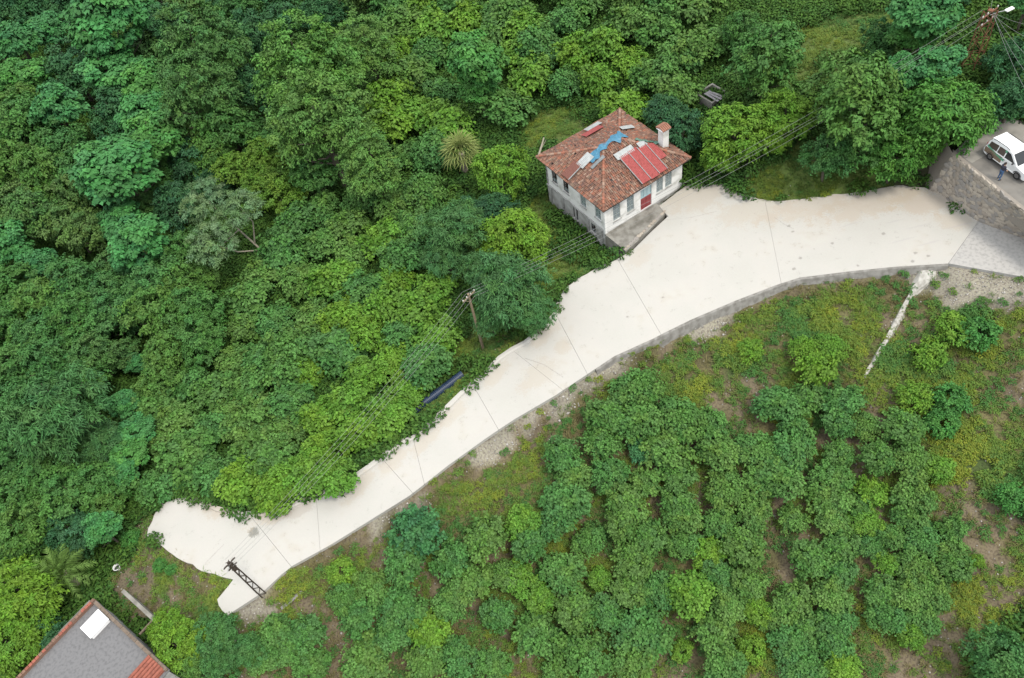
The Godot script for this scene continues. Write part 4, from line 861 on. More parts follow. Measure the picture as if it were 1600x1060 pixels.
# kind -> crown radius built, centre height, name, noun
var KIND := {
	"hazel": [1.7, 0.95, "hazel_bush", "bush"], "broad": [2.8, 2.0, "broadleaf_tree", "tree"], "wood": [2.6, 1.5, "woodland_tree", "tree"],
	"feather": [2.6, 1.7, "feathery_tree", "tree"], "lime": [2.4, 1.2, "glossy_leaved_tree", "tree"], "poplar": [4.8, 1.9, "tall_tree", "tree"],
	"dark": [2.0, 1.4, "laurel_tree", "tree"], "shrub": [1.0, 0.7, "leafy_shrub", "shrub"]}
var GROUP := {"hazel": "hazel bushes on the slopes", "broad": "bright broad-leaved trees", "wood": "mixed woodland trees", "feather": "feathery-leaved trees", "lime": "glossy yellow-green trees", "poplar": "tall trees at the top left", "dark": "dark laurel trees", "shrub": "low shrubs"}
var proto := {}
func make_protos():
	for kind in KIND:
		proto[kind] = []
		var r: float = KIND[kind][0]
		var cy: float = r * KIND[kind][1]
		var o := Vector3(0, cy, 0)
		for i in 4:
			var sd: int = 11 + i * 31 + String(kind).length() * 7
			var cr: ArrayMesh
			var tr: ArrayMesh
			match kind:
				"hazel":
					cr = crown(sd, [[o + Vector3(0.22, 0.1, 0.15) * r, Vector3(r, r * 0.85, r) * 0.62], [o + Vector3(-0.3, -0.05, 0.05 + 0.1 * i) * r, Vector3(r, r * 0.85, r) * 0.6], [o + Vector3(0.08 * i - 0.1, -0.1, -0.32) * r, Vector3(r, r * 0.8, r) * 0.58]], 60, 0.41, 81, 0.235, 0.18, 0.75, -0.35, 0.3, 9)
					tr = trunk(sd, cy * 0.8, r, 0.045, 7)
				"shrub":
					cr = crown(sd, [[o, Vector3(r, r * 0.75, r) * 0.85]], 46, 0.24, 63, 0.15, 0.095, 0.8, -0.4, 0.2, 7)
					tr = trunk(sd, cy * 0.7, r, 0.03, 6)
				"broad":
					cr = crown(sd, [[o, Vector3(r, r * 0.8, r) * 0.82]], 70, 0.62, 80, 0.34, 0.27, 0.45, -0.4, 0.25)
					tr = trunk(sd, cy, r, 0.17, 1)
				"wood":
					cr = crown(sd, [[o + Vector3(0.2, 0.3, 0.1) * r, Vector3(r, r * 0.85, r) * 0.72], [o - Vector3(0.25, 0.2, 0.2) * r, Vector3(r, r * 0.9, r) * 0.68], [o + Vector3(-0.1, -0.1, 0.35) * r, Vector3.ONE * r * 0.55]], 132, 0.40, 90, 0.24, 0.14, 0.75, -0.45, 0.35, 10)
					tr = trunk(sd, cy, r, 0.16, 1)
				"feather":
					cr = crown(sd, [[o, Vector3(r, r * 0.8, r) * 0.78], [o + Vector3(0.2, 0.15, -0.25) * r, Vector3.ONE * r * 0.6]], 110, 0.46, 150, 0.26, 0.06, 0.65, -0.4, 0.5, 15)
					tr = trunk(sd, cy, r, 0.15, 1)
				"lime":
					cr = crown(sd, [[o, Vector3(r, r * 0.9, r) * 0.84]], 118, 0.36, 90, 0.24, 0.11, 0.8, -0.5, 0.35, 9)
					tr = trunk(sd, cy, r, 0.14, 1)
				"dark":
					cr = crown(sd, [[o, Vector3(r, r, r) * 0.86]], 84, 0.34, 84, 0.22, 0.10, 0.8, -0.5, 0.35, 9)
					tr = trunk(sd, cy, r, 0.12, 1)
				"poplar":
					cr = crown(sd, [[o + Vector3(0, 1.2, 0), Vector3(r * 0.62, r * 0.8, r * 0.62)], [o + Vector3(r * 0.32, -0.8, r * 0.2), Vector3.ONE * r * 0.58], [o + Vector3(-r * 0.34, -0.6, -r * 0.1), Vector3.ONE * r * 0.56], [o + Vector3(0.1, -1.0, r * 0.38), Vector3.ONE * r * 0.5]], 330, 0.55, 90, 0.27, 0.15, 0.75, -0.5, 0.45, 10)
					tr = trunk(sd, cy, r, 0.3, 1)
			proto[kind].append([tr, cr])
func leaf_mat(r: float, g: float, b: float, rough := 0.62) -> StandardMaterial3D:
	var m := mat(r, g, b, rough)
	m.metallic_specular = 0.3
	m.backlight_enabled = true
	m.backlight = lin(r * 0.5, g * 0.55, b * 0.3)
	return m
func plant_trees():
	var k := 0
	for t in TREES:
		var kind: String = t[0]
		var s: float = t[5] / KIND[kind][0]
		rng.seed = 7000 + k
		var o := thing(KIND[kind][2], t[6], KIND[kind][3], Vector3(t[2], t[3], t[4]), rng.randf() * TAU, GROUP[kind])
		o.scale = Vector3(s * rng.randf_range(0.9, 1.14), s * rng.randf_range(0.9, 1.12), s * rng.randf_range(0.9, 1.14))
		var pr = proto[kind][rng.randi() % 4]
		part("stems" if kind in ["hazel", "shrub"] else "trunk", pr[0], o, M.bark)
		var tones: Array = M.leaf[kind]
		var c = tones[mini(int(t[1]), tones.size() - 1)]
		part("crown", pr[1], o, c[rng.randi() % c.size()])
		k += 1

# ------------------------------------------------------------------ house with the hipped tile roof
const HX := 10.5
const HZ := 10.4
const EAVE := 4.4
const RISE := 1.8
const RA := 4.3
const RB := 6.2
func roof_y(a: float, b: float) -> float:   # a along the front, b towards the back
	return EAVE + RISE * minf(minf(a / RA, (HX - a) / (HX - RB)), minf(b, HZ - b) / (HZ * 0.5))
func roof_at(a: float, b: float, up := 0.0) -> Vector3:
	return Vector3(a, roof_y(a, b) + up, -b)
func holed_wall(b: MB, o: Vector3, ax: Vector3, inw: Vector3, length: float, y0: float, y1: float, thick: float, holes: Array, col := Color.WHITE):
	var cx := [0.0, length]
	var cy := [y0, y1]
	for h in holes:
		cx.append(h[0]); cx.append(h[1]); cy.append(h[2]); cy.append(h[3])
	cx.sort(); cy.sort()
	var pt := func(x: float, y: float, d: float) -> Vector3: return o + ax * x + Vector3(0, y, 0) + inw * d
	var flip := ax.cross(Vector3.UP).dot(inw) > 0
	for i in cx.size() - 1:
		for j in cy.size() - 1:
			var mx: float = (cx[i] + cx[i + 1]) * 0.5
			var my: float = (cy[j] + cy[j + 1]) * 0.5
			if cx[i + 1] - cx[i] < 0.001 or cy[j + 1] - cy[j] < 0.001: continue
			var open := false
			for h in holes:
				if mx > h[0] and mx < h[1] and my > h[2] and my < h[3]: open = true
			if open: continue
			for d in [0.0, thick]:
				var p = [pt.call(cx[i], cy[j], d), pt.call(cx[i + 1], cy[j], d), pt.call(cx[i + 1], cy[j + 1], d), pt.call(cx[i], cy[j + 1], d)]
				if (d > 0) != flip: b.quad(p[3], p[2], p[1], p[0], col)
				else: b.quad(p[0], p[1], p[2], p[3], col)
	for h in holes + [[0.0, length, y0, y1]]:
		for e in [[h[0], h[2], h[1], h[2]], [h[1], h[2], h[1], h[3]], [h[1], h[3], h[0], h[3]], [h[0], h[3], h[0], h[2]]]:
			b.quad(pt.call(e[0], e[1], 0.0), pt.call(e[2], e[3], 0.0), pt.call(e[2], e[3], thick), pt.call(e[0], e[1], thick), col)
func window_in(parent: Node, o: Vector3, ax: Vector3, inw: Vector3, h: Array, fm: Material, broken: bool):
	var w: float = h[1] - h[0]
	var hh: float = h[3] - h[2]
	var cen: Vector3 = o + ax * (h[0] + w * 0.5) + Vector3(0, h[2] + hh * 0.5, 0) + inw * 0.1
	var bs := Basis(ax, Vector3.UP, ax.cross(Vector3.UP))
	var f := MB.new()
	for s in [-1.0, 1.0]:
		f.box(Transform3D(bs, cen + ax * s * (w * 0.5 - 0.035)), Vector3(0.07, hh, 0.08), Color.WHITE, 0.01)
		f.box(Transform3D(bs, cen + Vector3(0, s * (hh * 0.5 - 0.035), 0)), Vector3(w - 0.14, 0.07, 0.08), Color.WHITE, 0.01)
	var win := part("window", f.mesh(), parent, fm)
	var mu := MB.new()
	mu.box(Transform3D(bs, cen), Vector3(0.05, hh - 0.14, 0.05))
	for k in [-1.0, 1.0]:
		mu.box(Transform3D(bs, cen + Vector3(0, k * hh * 0.17, 0) ), Vector3(w - 0.14, 0.04, 0.045))
	part("glazing_bar", mu.mesh(), win, fm)
	var pane := 0
	for sx in [-1.0, 1.0]:
		for sy in [-1.0, 0.0, 1.0]:
			pane += 1
			if broken and pane in [2, 3, 5]: continue
			var p := MB.new()
			p.box(Transform3D(bs, cen + ax * sx * w * 0.25 + Vector3(0, sy * hh * 0.33, 0)), Vector3(w * 0.5 - 0.07, hh * 0.32 - 0.02, 0.008))
			part("pane", p.mesh(), win, M.glass)
	var sill := MB.new()
	sill.box(Transform3D(bs, cen - inw * 0.14 + Vector3(0, -hh * 0.5 - 0.04, 0)), Vector3(w + 0.16, 0.06, 0.16), Color.WHITE, 0.01)
	part("sill", sill.mesh(), win, M.plaster_grey)
func corrugated(b: MB, f: Callable, w: float, l: float, waves: int, amp: float, col := Color.WHITE):
	var nx := waves * 6
	for i in nx:
		for j in 2:
			var x0 := w * i / nx
			var x1 := w * (i + 1) / nx
			var a := amp * sin(TAU * waves * i / float(nx))
			var c := amp * sin(TAU * waves * (i + 1) / float(nx))
			b.quad(f.call(x0, l * j * 0.5, a), f.call(x1, l * j * 0.5, c), f.call(x1, l * (j + 1) * 0.5, c), f.call(x0, l * (j + 1) * 0.5, a), col)
			b.quad(f.call(x0, l * (j + 1) * 0.5, a - 0.012), f.call(x1, l * (j + 1) * 0.5, c - 0.012), f.call(x1, l * j * 0.5, c - 0.012), f.call(x0, l * j * 0.5, a - 0.012), col)

func build_house():
	var hs_ := thing("old_house", "old white house with patched red tile hipped roof beside the concrete road", "house", Vector3(10.57, 0, -8.52), deg_to_rad(24.9))
	var IN := 0.55
	var wl := HX - IN * 2
	var wd := HZ - IN * 2
	var top := EAVE + 0.12
	# walls
	var front_holes := [[0.95, 1.8, 1.75, 3.6], [2.6, 3.45, 1.75, 3.6], [4.25, 5.6, 0.93, 3.5], [6.2, 7.0, 1.95, 3.7], [7.3, 8.1, 1.95, 3.7]]
	var left_up := [[wd * 0.07, wd * 0.07 + 0.85, 2.0, 3.7], [wd * 0.31, wd * 0.31 + 0.85, 2.0, 3.7], [wd * 0.60, wd * 0.60 + 0.85, 2.0, 3.7], [wd * 0.80, wd * 0.80 + 0.85, 2.0, 3.7]]
	var left_low := [[wd * 0.17, wd * 0.17 + 0.7, -0.4, 0.7], [wd * 0.47, wd * 0.47 + 0.75, -0.6, 0.8]]
	var b := MB.new()
	holed_wall(b, Vector3(IN, 0, -IN), Vector3.RIGHT, Vector3.FORWARD, wl, 0.9, top, 0.3, front_holes)
	part("front_wall", b.mesh(), hs_, M.plaster)
	b = MB.new()
	holed_wall(b, Vector3(IN, 0, -IN - 0.002), Vector3.FORWARD, Vector3.RIGHT, wd, 1.05, top, 0.3, left_up)
	part("side_wall", b.mesh(), hs_, M.plaster)
	b = MB.new()
	holed_wall(b, Vector3(IN - 0.04, 0, -IN + 0.03), Vector3.FORWARD, Vector3.RIGHT, wd, -3.0, 1.045, 0.3, left_low)
	var low := part("lower_storey_wall", b.mesh(), hs_, M.plaster_stained)
	low.set_meta("label", "mould-streaked grey lower storey wall")
	b = MB.new()
	holed_wall(b, Vector3(IN + 0.004, 0, -IN + 0.035), Vector3.RIGHT, Vector3.FORWARD, wl, -3.0, 0.895, 0.3, [])
	part("plinth", b.mesh(), hs_, M.plaster_stained)
	b = MB.new()
	holed_wall(b, Vector3(IN + wl, 0, -IN - wd), Vector3.LEFT, Vector3.BACK, wl, -3.0, top, 0.3, [])
	part("back_wall", b.mesh(), hs_, M.plaster)
	b = MB.new()
	holed_wall(b, Vector3(IN + wl + 0.002, 0, -IN - 0.004), Vector3.FORWARD, Vector3.LEFT, wd, -3.0, top, 0.3, [])
	part("side_wall", b.mesh(), hs_, M.plaster)
	b = MB.new()
	b.box(tf(Vector3(HX * 0.5, 0.82, -HZ * 0.5)), Vector3(wl - 0.64, 0.14, wd - 0.64))
	part("floor", b.mesh(), hs_, M.wood_dark)
	# corner strips and a floor band
	b = MB.new()
	b.box(tf(Vector3(IN - 0.05, 2.7, -IN + 0.04)), Vector3(0.24, 3.5, 0.24), Color.WHITE, 0.01)
	part("corner_pilaster", b.mesh(), hs_, M.plaster)
	b = MB.new()
	b.box(tf(Vector3(IN - 0.075, 1.05, -IN - wd * 0.5)), Vector3(0.12, 0.16, wd), Color.WHITE, 0.015)
	part("floor_band", b.mesh(), hs_, M.plaster_grey)
	b = MB.new()
	for k in 5:
		b.box(tf(Vector3(IN - 0.07, -0.9, -IN - wd * (0.06 + 0.22 * k))), Vector3(0.12, 3.8, 0.22), Color.WHITE, 0.01)
	part("lower_pilasters", b.mesh(), hs_, M.plaster_grey)
	for h in [0, 1, 3, 4]: window_in(hs_, Vector3(IN, 0, -IN), Vector3.RIGHT, Vector3.FORWARD, front_holes[h], M.frame_pale, false)
	for h in 4: window_in(hs_, Vector3(IN, 0, -IN), Vector3.FORWARD, Vector3.RIGHT, left_up[h], M.frame_pale if h < 2 else M.wood_dark, h >= 2)
	for h in left_low: window_in(hs_, Vector3(IN - 0.04, 0, -IN), Vector3.FORWARD, Vector3.RIGHT, h, M.wood_dark, true)
	# red double door under a pale blue transom
	var dw := 4.25 + IN
	var door := Node3D.new()
	door.name = "door"
	hs_.add_child(door)
	for s in 2:
		b = MB.new()
		var cx := dw + 0.345 + s * 0.66
		b.box(tf(Vector3(cx, 1.66, -IN - 0.1)), Vector3(0.64, 1.44, 0.05), Color.WHITE, 0.01)
		for k in 2: b.box(tf(Vector3(cx, 1.3 + 0.7 * k, -IN - 0.07)), Vector3(0.44, 0.5, 0.03), Color(0.85, 0.85, 0.85), 0.01)
		part("door_leaf", b.mesh(), door, M.red_paint)
	b = MB.new()
	b.box(tf(Vector3(dw + 0.675, 2.42, -IN - 0.1)), Vector3(1.35, 0.08, 0.1))
	for s in 4: b.box(tf(Vector3(dw + 0.03 + s * 0.43, 2.96, -IN - 0.1)), Vector3(0.05, 1.0, 0.06))
	part("transom_frame", b.mesh(), door, M.frame_blue)
	b = MB.new()
	b.box(tf(Vector3(dw + 0.675, 2.96, -IN - 0.11)), Vector3(1.3, 1.0, 0.01))
	part("transom_pane", b.mesh(), door, M.glass_pale)
	# roof
	var rf := MB.new()
	var e := [roof_at(0, 0, -0.05), roof_at(HX, 0, -0.05), roof_at(HX, HZ, -0.05), roof_at(0, HZ, -0.05)]
	var r1 := roof_at(RA, HZ * 0.5, -0.05)
	var r2 := roof_at(RB, HZ * 0.5, -0.05)
	rf.quad(e[0], e[1], r2, r1); rf.quad(e[2], e[3], r1, r2); rf.tri(e[1], e[2], r2); rf.tri(e[3], e[0], r1)
	var dn := Vector3(0, -0.09, 0)
	rf.quad(e[3] + dn, e[2] + dn, e[1] + dn, e[0] + dn)
	for k in 4: rf.quad(e[k] + dn, e[(k + 1) % 4] + dn, e[(k + 1) % 4], e[k])
	var roof := part("roof", rf.mesh(), hs_, M.wood_dark)
	var pal := [Color(0.200, 0.092, 0.060), Color(0.160, 0.084, 0.060), Color(0.216, 0.116, 0.080), Color(0.128, 0.076, 0.060), Color(0.248, 0.096, 0.060), Color(0.176, 0.120, 0.088), Color(0.248, 0.164, 0.124)]
	rng.seed = 42
	for sl in 4:
		# eave corner, direction along the eave, inwards, eave length, run
		var o: Vector3 = [Vector3(0, 0, 0), Vector3(HX, 0, 0), Vector3(HX, 0, -HZ), Vector3(0, 0, -HZ)][sl]
		var ax: Vector3 = [Vector3.RIGHT, Vector3.FORWARD, Vector3.LEFT, Vector3.BACK][sl]
		var inw: Vector3 = [Vector3.FORWARD, Vector3.LEFT, Vector3.BACK, Vector3.RIGHT][sl]
		var le: float = [HX, HZ, HX, HZ][sl]
		var run: float = [HZ * 0.5, HX - RB, HZ * 0.5, RA][sl]
		var l0: float = [RA, HZ * 0.5, HX - RB, HZ * 0.5][sl]
		var l1: float = [HX - RB, HZ * 0.5, RA, HZ * 0.5][sl]
		var slope := RISE / run
		var up := (inw + Vector3(0, slope, 0)).normalized()
		var nor := ax.cross(up).normalized()
		var tb := MB.new()
		var step := 0.3
		var rows := int(run / (step * up.dot(inw))) + 1
		for j in rows:
			var d := (j - 0.15) * step * up.dot(inw)
			var s0 := maxf(0.0, d) / run * l0
			var s1 := le - maxf(0.0, d) / run * l1
			var cols := int((s1 - s0) / 0.195)
			for i in cols:
				var x := s0 + (i + 0.5) * (s1 - s0) / maxf(1, cols) + rng.randf_range(-0.015, 0.015)
				if rng.randf() < 0.012: continue
				var wave := 0.03 * sin(x * 1.9 + sl) + 0.025 * sin(d * 2.3 + x * 0.7)
				var p := o + ax * x + inw * d + Vector3(0, EAVE + slope * d + 0.0 + wave, 0)
				var col: Color = pal[rng.randi() % 7] if rng.randf() < 0.55 else pal[int(absf(fine.get_noise_2d(x * 30 + sl * 90, d * 30)) * 9) % 4]
				col = col * rng.randf_range(0.75, 1.2)
				col.a = 1
				var tl := up * 0.38 + nor * 0.035 + ax * rng.randf_range(-0.02, 0.02)
				var prev := Vector3.ZERO
				var prevt := Vector3.ZERO
				for q in 5:
					var an := PI * q / 4.0
					var off := ax * (-cos(an)) + nor * sin(an) * 0.75
					var pa := p + off * 0.104 + nor * 0.02
					var pb := p + tl + off * 0.082 - nor * 0.035
					if q > 0:
						tb.quad(prev, pa, pb, prevt, col)
						tb.quad(prev - off * 0.02, p + off * 0.084, pa, prev, col * 0.8)
					prev = pa; prevt = pb
		var tp := part("roof_tiles", tb.mesh(), roof, M.tile)
		tp.set_meta("kind", "stuff")
	# hip and ridge caps
	var hips := [[Vector3(0, 0, 0), r1], [Vector3(HX, 0, 0), r2], [Vector3(HX, 0, -HZ), r2], [Vector3(0, 0, -HZ), r1], [r1, r2]]
	for h in hips:
		var a: Vector3 = h[0]
		if h[0] != r1: a.y = EAVE
		var z: Vector3 = h[1]
		var k := int(a.distance_to(z) / 0.38)
		var cb := MB.new()
		for i in k:
			var p := a.lerp(z, float(i) / k) + Vector3(0, 0.06, 0)
			var q := a.lerp(z, float(i + 1.15) / k) + Vector3(0, 0.04, 0)
			var col: Color = pal[[0, 2, 4, 6][rng.randi() % 4]] * rng.randf_range(0.85, 1.25)
			col.a = 1
			cb.tube([p, q], [0.15, 0.125], 8, col)
		part("ridge_cap", cb.mesh(), roof, M.tile).set_meta("kind", "stuff")
	# metal sheets laid over bad places: a, b corner, direction along eave, up slope, width, length, material
	var sheets := [
		[4.7, 0.1, Vector3.RIGHT, Vector3.FORWARD, 1.02, 3.3, M.red_sheet, "red metal roofing sheet with pale seam"],
		[5.74, 0.05, Vector3.RIGHT, Vector3.FORWARD, 1.02, 3.4, M.red_sheet, "red metal roofing sheet in the middle of the front slope"],
		[6.78, 0.12, Vector3.RIGHT, Vector3.FORWARD, 0.95, 3.1, M.red_sheet, ""],
		[7.75, 1.2, Vector3.RIGHT, Vector3.FORWARD, 0.8, 1.9, M.red_sheet, ""],
		[4.4, 3.2, Vector3.RIGHT, Vector3.FORWARD, 2.1, 0.7, M.zinc, ""],
		[7.0, 3.1, Vector3.RIGHT, Vector3.FORWARD, 0.9, 0.6, M.zinc, ""],
		[7.4, HZ - 0.35, Vector3.LEFT, Vector3.BACK, 1.8, 0.75, M.zinc, ""],
		[6.9, HZ - 1.1, Vector3.LEFT, Vector3.BACK, 2.2, 0.9, M.red_sheet, ""],
		[0.1, 5.3, Vector3.FORWARD, Vector3.RIGHT, 1.1, 1.7, M.rust_sheet, ""],
		[1.6, 5.0, Vector3.FORWARD, Vector3.RIGHT, 1.0, 1.4, M.zinc, ""],
		[2.1, 4.1, Vector3.FORWARD, Vector3.RIGHT, 0.35, 1.5, M.zinc_dark, ""],
		[9.0, 6.2, Vector3.FORWARD, Vector3.LEFT, 0.6, 1.6, M.zinc, ""]]
	for s in sheets:
		var cb := MB.new()
		var a0: float = s[0]
		var b0: float = s[1]
		var ea: Vector3 = s[2]
		var ub: Vector3 = s[3]
		var f := func(x: float, y: float, z: float) -> Vector3:
			var q := Vector3(a0, 0, -b0) + ea * x + ub * y
			return roof_at(q.x, -q.z, 0.29 + z)
		corrugated(cb, f, s[4], s[5], int(s[4] / 0.17), 0.016)
		var pp := part("roofing_sheet", cb.mesh(), roof, s[6])
		if s[7] != "": pp.set_meta("label", s[7])
	for x in [4.68, 5.72, 6.76, 7.74]:
		var sb := MB.new()
		sb.bar(roof_at(x, 0.1, 0.32), roof_at(x, 3.35, 0.32), 0.07, 0.05)
		part("sheet_seam", sb.mesh(), roof, M.zinc)
	var sb2 := MB.new()
	sb2.bar(roof_at(0.08, 5.28, 0.3), roof_at(1.9, 5.28, 0.32), 0.09, 0.06)
	part("sheet_seam", sb2.mesh(), roof, M.zinc)
	# tarps
	for tq in [[Vector2(2.5, 5.1), Vector2(7.0, 5.5), 0.62, M.blue_tarp, "crumpled blue tarpaulin over the ridge"], [Vector2(7.4, 4.3), Vector2(9.5, 2.9), 0.28, M.green_tarp, "green tarpaulin strip along the hip"]]:
		var cb := MB.new()
		var d: Vector2 = tq[1] - tq[0]
		var pv := d.normalized().orthogonal()
		var nn := 26
		var grid := []
		for i in nn + 1:
			var row := []
			var wdt: float = tq[2] * (0.55 + 0.45 * sin(i * 0.55) * sin(i * 0.23 + 1) + 0.3 * float(i) / nn)
			for j in 9:
				var q: Vector2 = tq[0] + d * float(i) / nn + pv * wdt * (j / 4.0 - 1.0) * (1.0 + 0.2 * sin(i * 1.3 + j))
				row.append(roof_at(q.x, q.y, 0.22 + 0.05 * sin(i * 1.7 + j * 2.1) * sin(j * 1.1) + 0.03 * sin(i * 0.9)))
			grid.append(row)
		for i in nn:
			for j in 8: cb.quad(grid[i][j], grid[i + 1][j], grid[i + 1][j + 1], grid[i][j + 1])
		part("tarpaulin", cb.mesh(), roof, tq[3]).set_meta("label", tq[4])
	# chimney
	var ch := Vector3(9.5, 0, -2.75)
	b = MB.new()
	b.box(tf(ch + Vector3(0, 5.6, 0)), Vector3(0.72, 2.4, 0.72), Color.WHITE, 0.02)
	var chn := part("chimney", b.mesh(), hs_, M.plaster)
	b = MB.new()
	b.box(tf(ch + Vector3(0, 6.86, 0)), Vector3(0.95, 0.1, 0.95), Color.WHITE, 0.02)
	for s in [-1.0, 1.0]:
		for k in 5:
			var x := (k - 2) * 0.2
			b.tube([ch + Vector3(x, 6.95, s * 0.52), ch + Vector3(x, 7.16, 0)], [0.11, 0.09], 7, Color(0.28, 0.13, 0.09))
	part("chimney_cap", b.mesh(), chn, M.tile)
	# porch
	b = MB.new()
	var pp2 := PackedVector2Array([Vector2(0.4, -0.5), Vector2(6.6, -0.5), Vector2(6.75, 0.5), Vector2(6.5, 1.15), Vector2(4.2, 1.75), Vector2(2.2, 2.2), Vector2(0.45, 2.45)])
	b.slab(pp2, func(q): return 0.86, 3.2)
	var porch := part("porch", b.mesh(), hs_, M.old_concrete)
	rng.seed = 77
	for k in 16:   # broken edging stones
		var f := k / 15.0
		var q := Vector2(6.45, 1.1).lerp(Vector2(0.6, 2.35), f)
		var st := part("edging_stone", rocks[rng.randi() % rocks.size()], porch, M.stone[rng.randi() % 3], Transform3D(Basis(Vector3.UP, rng.randf() * 6).scaled(Vector3(0.45, 0.16, 0.28) * rng.randf_range(0.7, 1.2)), Vector3(q.x, 0.88, q.y - 0.12)))
	b = MB.new()
	for k in 2: b.box(tf(Vector3(6.95 + 0.3 * k, 0.66 - 0.17 * k - 0.7, 0.1)), Vector3(0.34, 1.4, 1.0), Color.WHITE, 0.02)
	part("step", b.mesh(), porch, M.old_concrete)

# ------------------------------------------------------------------ flat-roofed house at the lower left
func build_flat_house():
	var o := Vector3(-36.0, -1.5, 15.25)
	var turn := -deg_to_rad(45.8)    # local x runs to the right-hand corner, local z towards the viewer's left
	var t := thing("flat_roofed_house", "house with grey flat concrete roof and rusty red parapet edges", "house", o, turn)
	var L := 9.1
	var D := 10.0
	var b := MB.new()
	b.box(tf(Vector3(L * 0.5, -2.2, D * 0.5)), Vector3(L, 4.38, D))
	part("wall", b.mesh(), t, M.plaster_grey)
	b = MB.new()
	b.box(tf(Vector3(L * 0.5, 0.05, D * 0.5)), Vector3(L + 0.3, 0.12, D + 0.3), Color.WHITE, 0.02)
	part("roof_slab", b.mesh(), t, M.roof_concrete)
	# parapets: left one with red brick capping, right one brown
	rng.seed = 5
	b = MB.new()
	b.box(tf(Vector3(-0.02, 0.22, D * 0.5)), Vector3(0.22, 0.34, D + 0.3), Color.WHITE, 0.02)
	var pa := part("parapet", b.mesh(), t, M.rust_brick)
	for k in 34:
		b = MB.new()
		b.box(tf(Vector3(-0.02 + rng.randf_range(-0.02, 0.02), 0.42, 0.02 + k * 0.3), rng.randf_range(-0.04, 0.04)), Vector3(0.25, 0.08, 0.28), Color.WHITE * rng.randf_range(0.7, 1.2), 0.012)
		part("brick", b.mesh(), pa, M.red_brick if rng.randf() < 0.55 else M.rust_brick)
	b = MB.new()
	b.box(tf(Vector3(L * 0.5, 0.2, -0.02)), Vector3(L + 0.2, 0.3, 0.2), Color.WHITE, 0.02)
	var pb := part("parapet", b.mesh(), t, M.brown_board)
	for k in 10:
		b = MB.new()
		b.box(tf(Vector3(0.6 + k * 0.9, 0.37 + rng.randf_range(-0.01, 0.01), -0.02)), Vector3(0.87, 0.06, 0.26), Color.WHITE * rng.randf_range(0.75, 1.1), 0.012)
		part("coping", b.mesh(), pb, M.brown_board)
	# white cover raised on the roof
	b = MB.new()
	b.box(tf(Vector3(1.75, 0.3, 1.0)), Vector3(1.3, 0.4, 1.6), Color.WHITE, 0.03)
	b.box(tf(Vector3(1.75, 0.53, 1.0)), Vector3(1.42, 0.06, 1.72), Color.WHITE, 0.015)
	part("roof_hatch", b.mesh(), t, M.white_paint).set_meta("label", "bright white box cover on the grey roof")
	# red tiled corner with a skylight
	var rt := Node3D.new()
	rt.name = "tiled_corner"
	t.add_child(rt)
	b = MB.new()
	b.box(tf(Vector3(L - 0.95, 0.24, 1.35)), Vector3(1.8, 0.26, 2.9), Color.WHITE, 0.02)
	part("tiled_base", b.mesh(), rt, M.red_brick)
	for i in 6:
		for j in 7:
			b = MB.new()
			b.tube([Vector3(L - 1.72 + i * 0.3, 0.4, 0.05 + j * 0.4), Vector3(L - 1.72 + i * 0.3, 0.43, 0.48 + j * 0.4)], [0.15, 0.13], 8, Color.WHITE * rng.randf_range(0.8, 1.15))
			part("tile", b.mesh(), rt, M.red_brick)
	b = MB.new()
	b.box(tf(Vector3(L - 1.2, 0.56, 2.4)), Vector3(0.95, 0.22, 0.8), Color.WHITE, 0.02)
	var sk := part("skylight", b.mesh(), t, M.white_paint)
	b = MB.new()
	b.box(tf(Vector3(L - 1.2, 0.69, 2.4)), Vector3(0.6, 0.03, 0.5))
	part("pane", b.mesh(), sk, M.blue_glass)
	b = MB.new()
	b.box(tf(Vector3(3.3, 0.2, 5.35), 0.4), Vector3(0.9, 0.2, 0.5), Color.WHITE, 0.02)
	part("roof_vent", b.mesh(), t, M.zinc)
	# lean-to on the left side
	b = MB.new()
	b.quad(Vector3(-1.6, -1.2, 0.3), Vector3(-1.6, -1.2, 4.4), Vector3(-0.16, -0.35, 4.4), Vector3(-0.16, -0.35, 0.3))
	b.box(tf(Vector3(-0.9, -2.7, 2.35)), Vector3(1.4, 2.8, 4.0))
	part("lean_to", b.mesh(), t, M.old_concrete)
	# yard wall to the right
	var w := thing("garden_wall", "low weathered concrete wall beside the flat-roofed house", "wall", o, turn)
	b = MB.new()
	b.box(tf(Vector3(2.75, -2.2, -1.75)), Vector3(4.6, 2.6, 0.22), Color.WHITE, 0.02)
	part("wall_body", b.mesh(), w, M.old_concrete)
	b = MB.new()
	b.box(tf(Vector3(2.75, -0.87, -1.75)), Vector3(4.7, 0.07, 0.3), Color.WHITE, 0.015)
	part("coping", b.mesh(), w, M.old_concrete)
	b = MB.new()
	b.box(tf(Vector3(4.4, -1.0, -1.0)), Vector3(0.14, 0.14, 1.3), Color.WHITE, 0.01)
	part("strut", b.mesh(), w, M.brown_board)

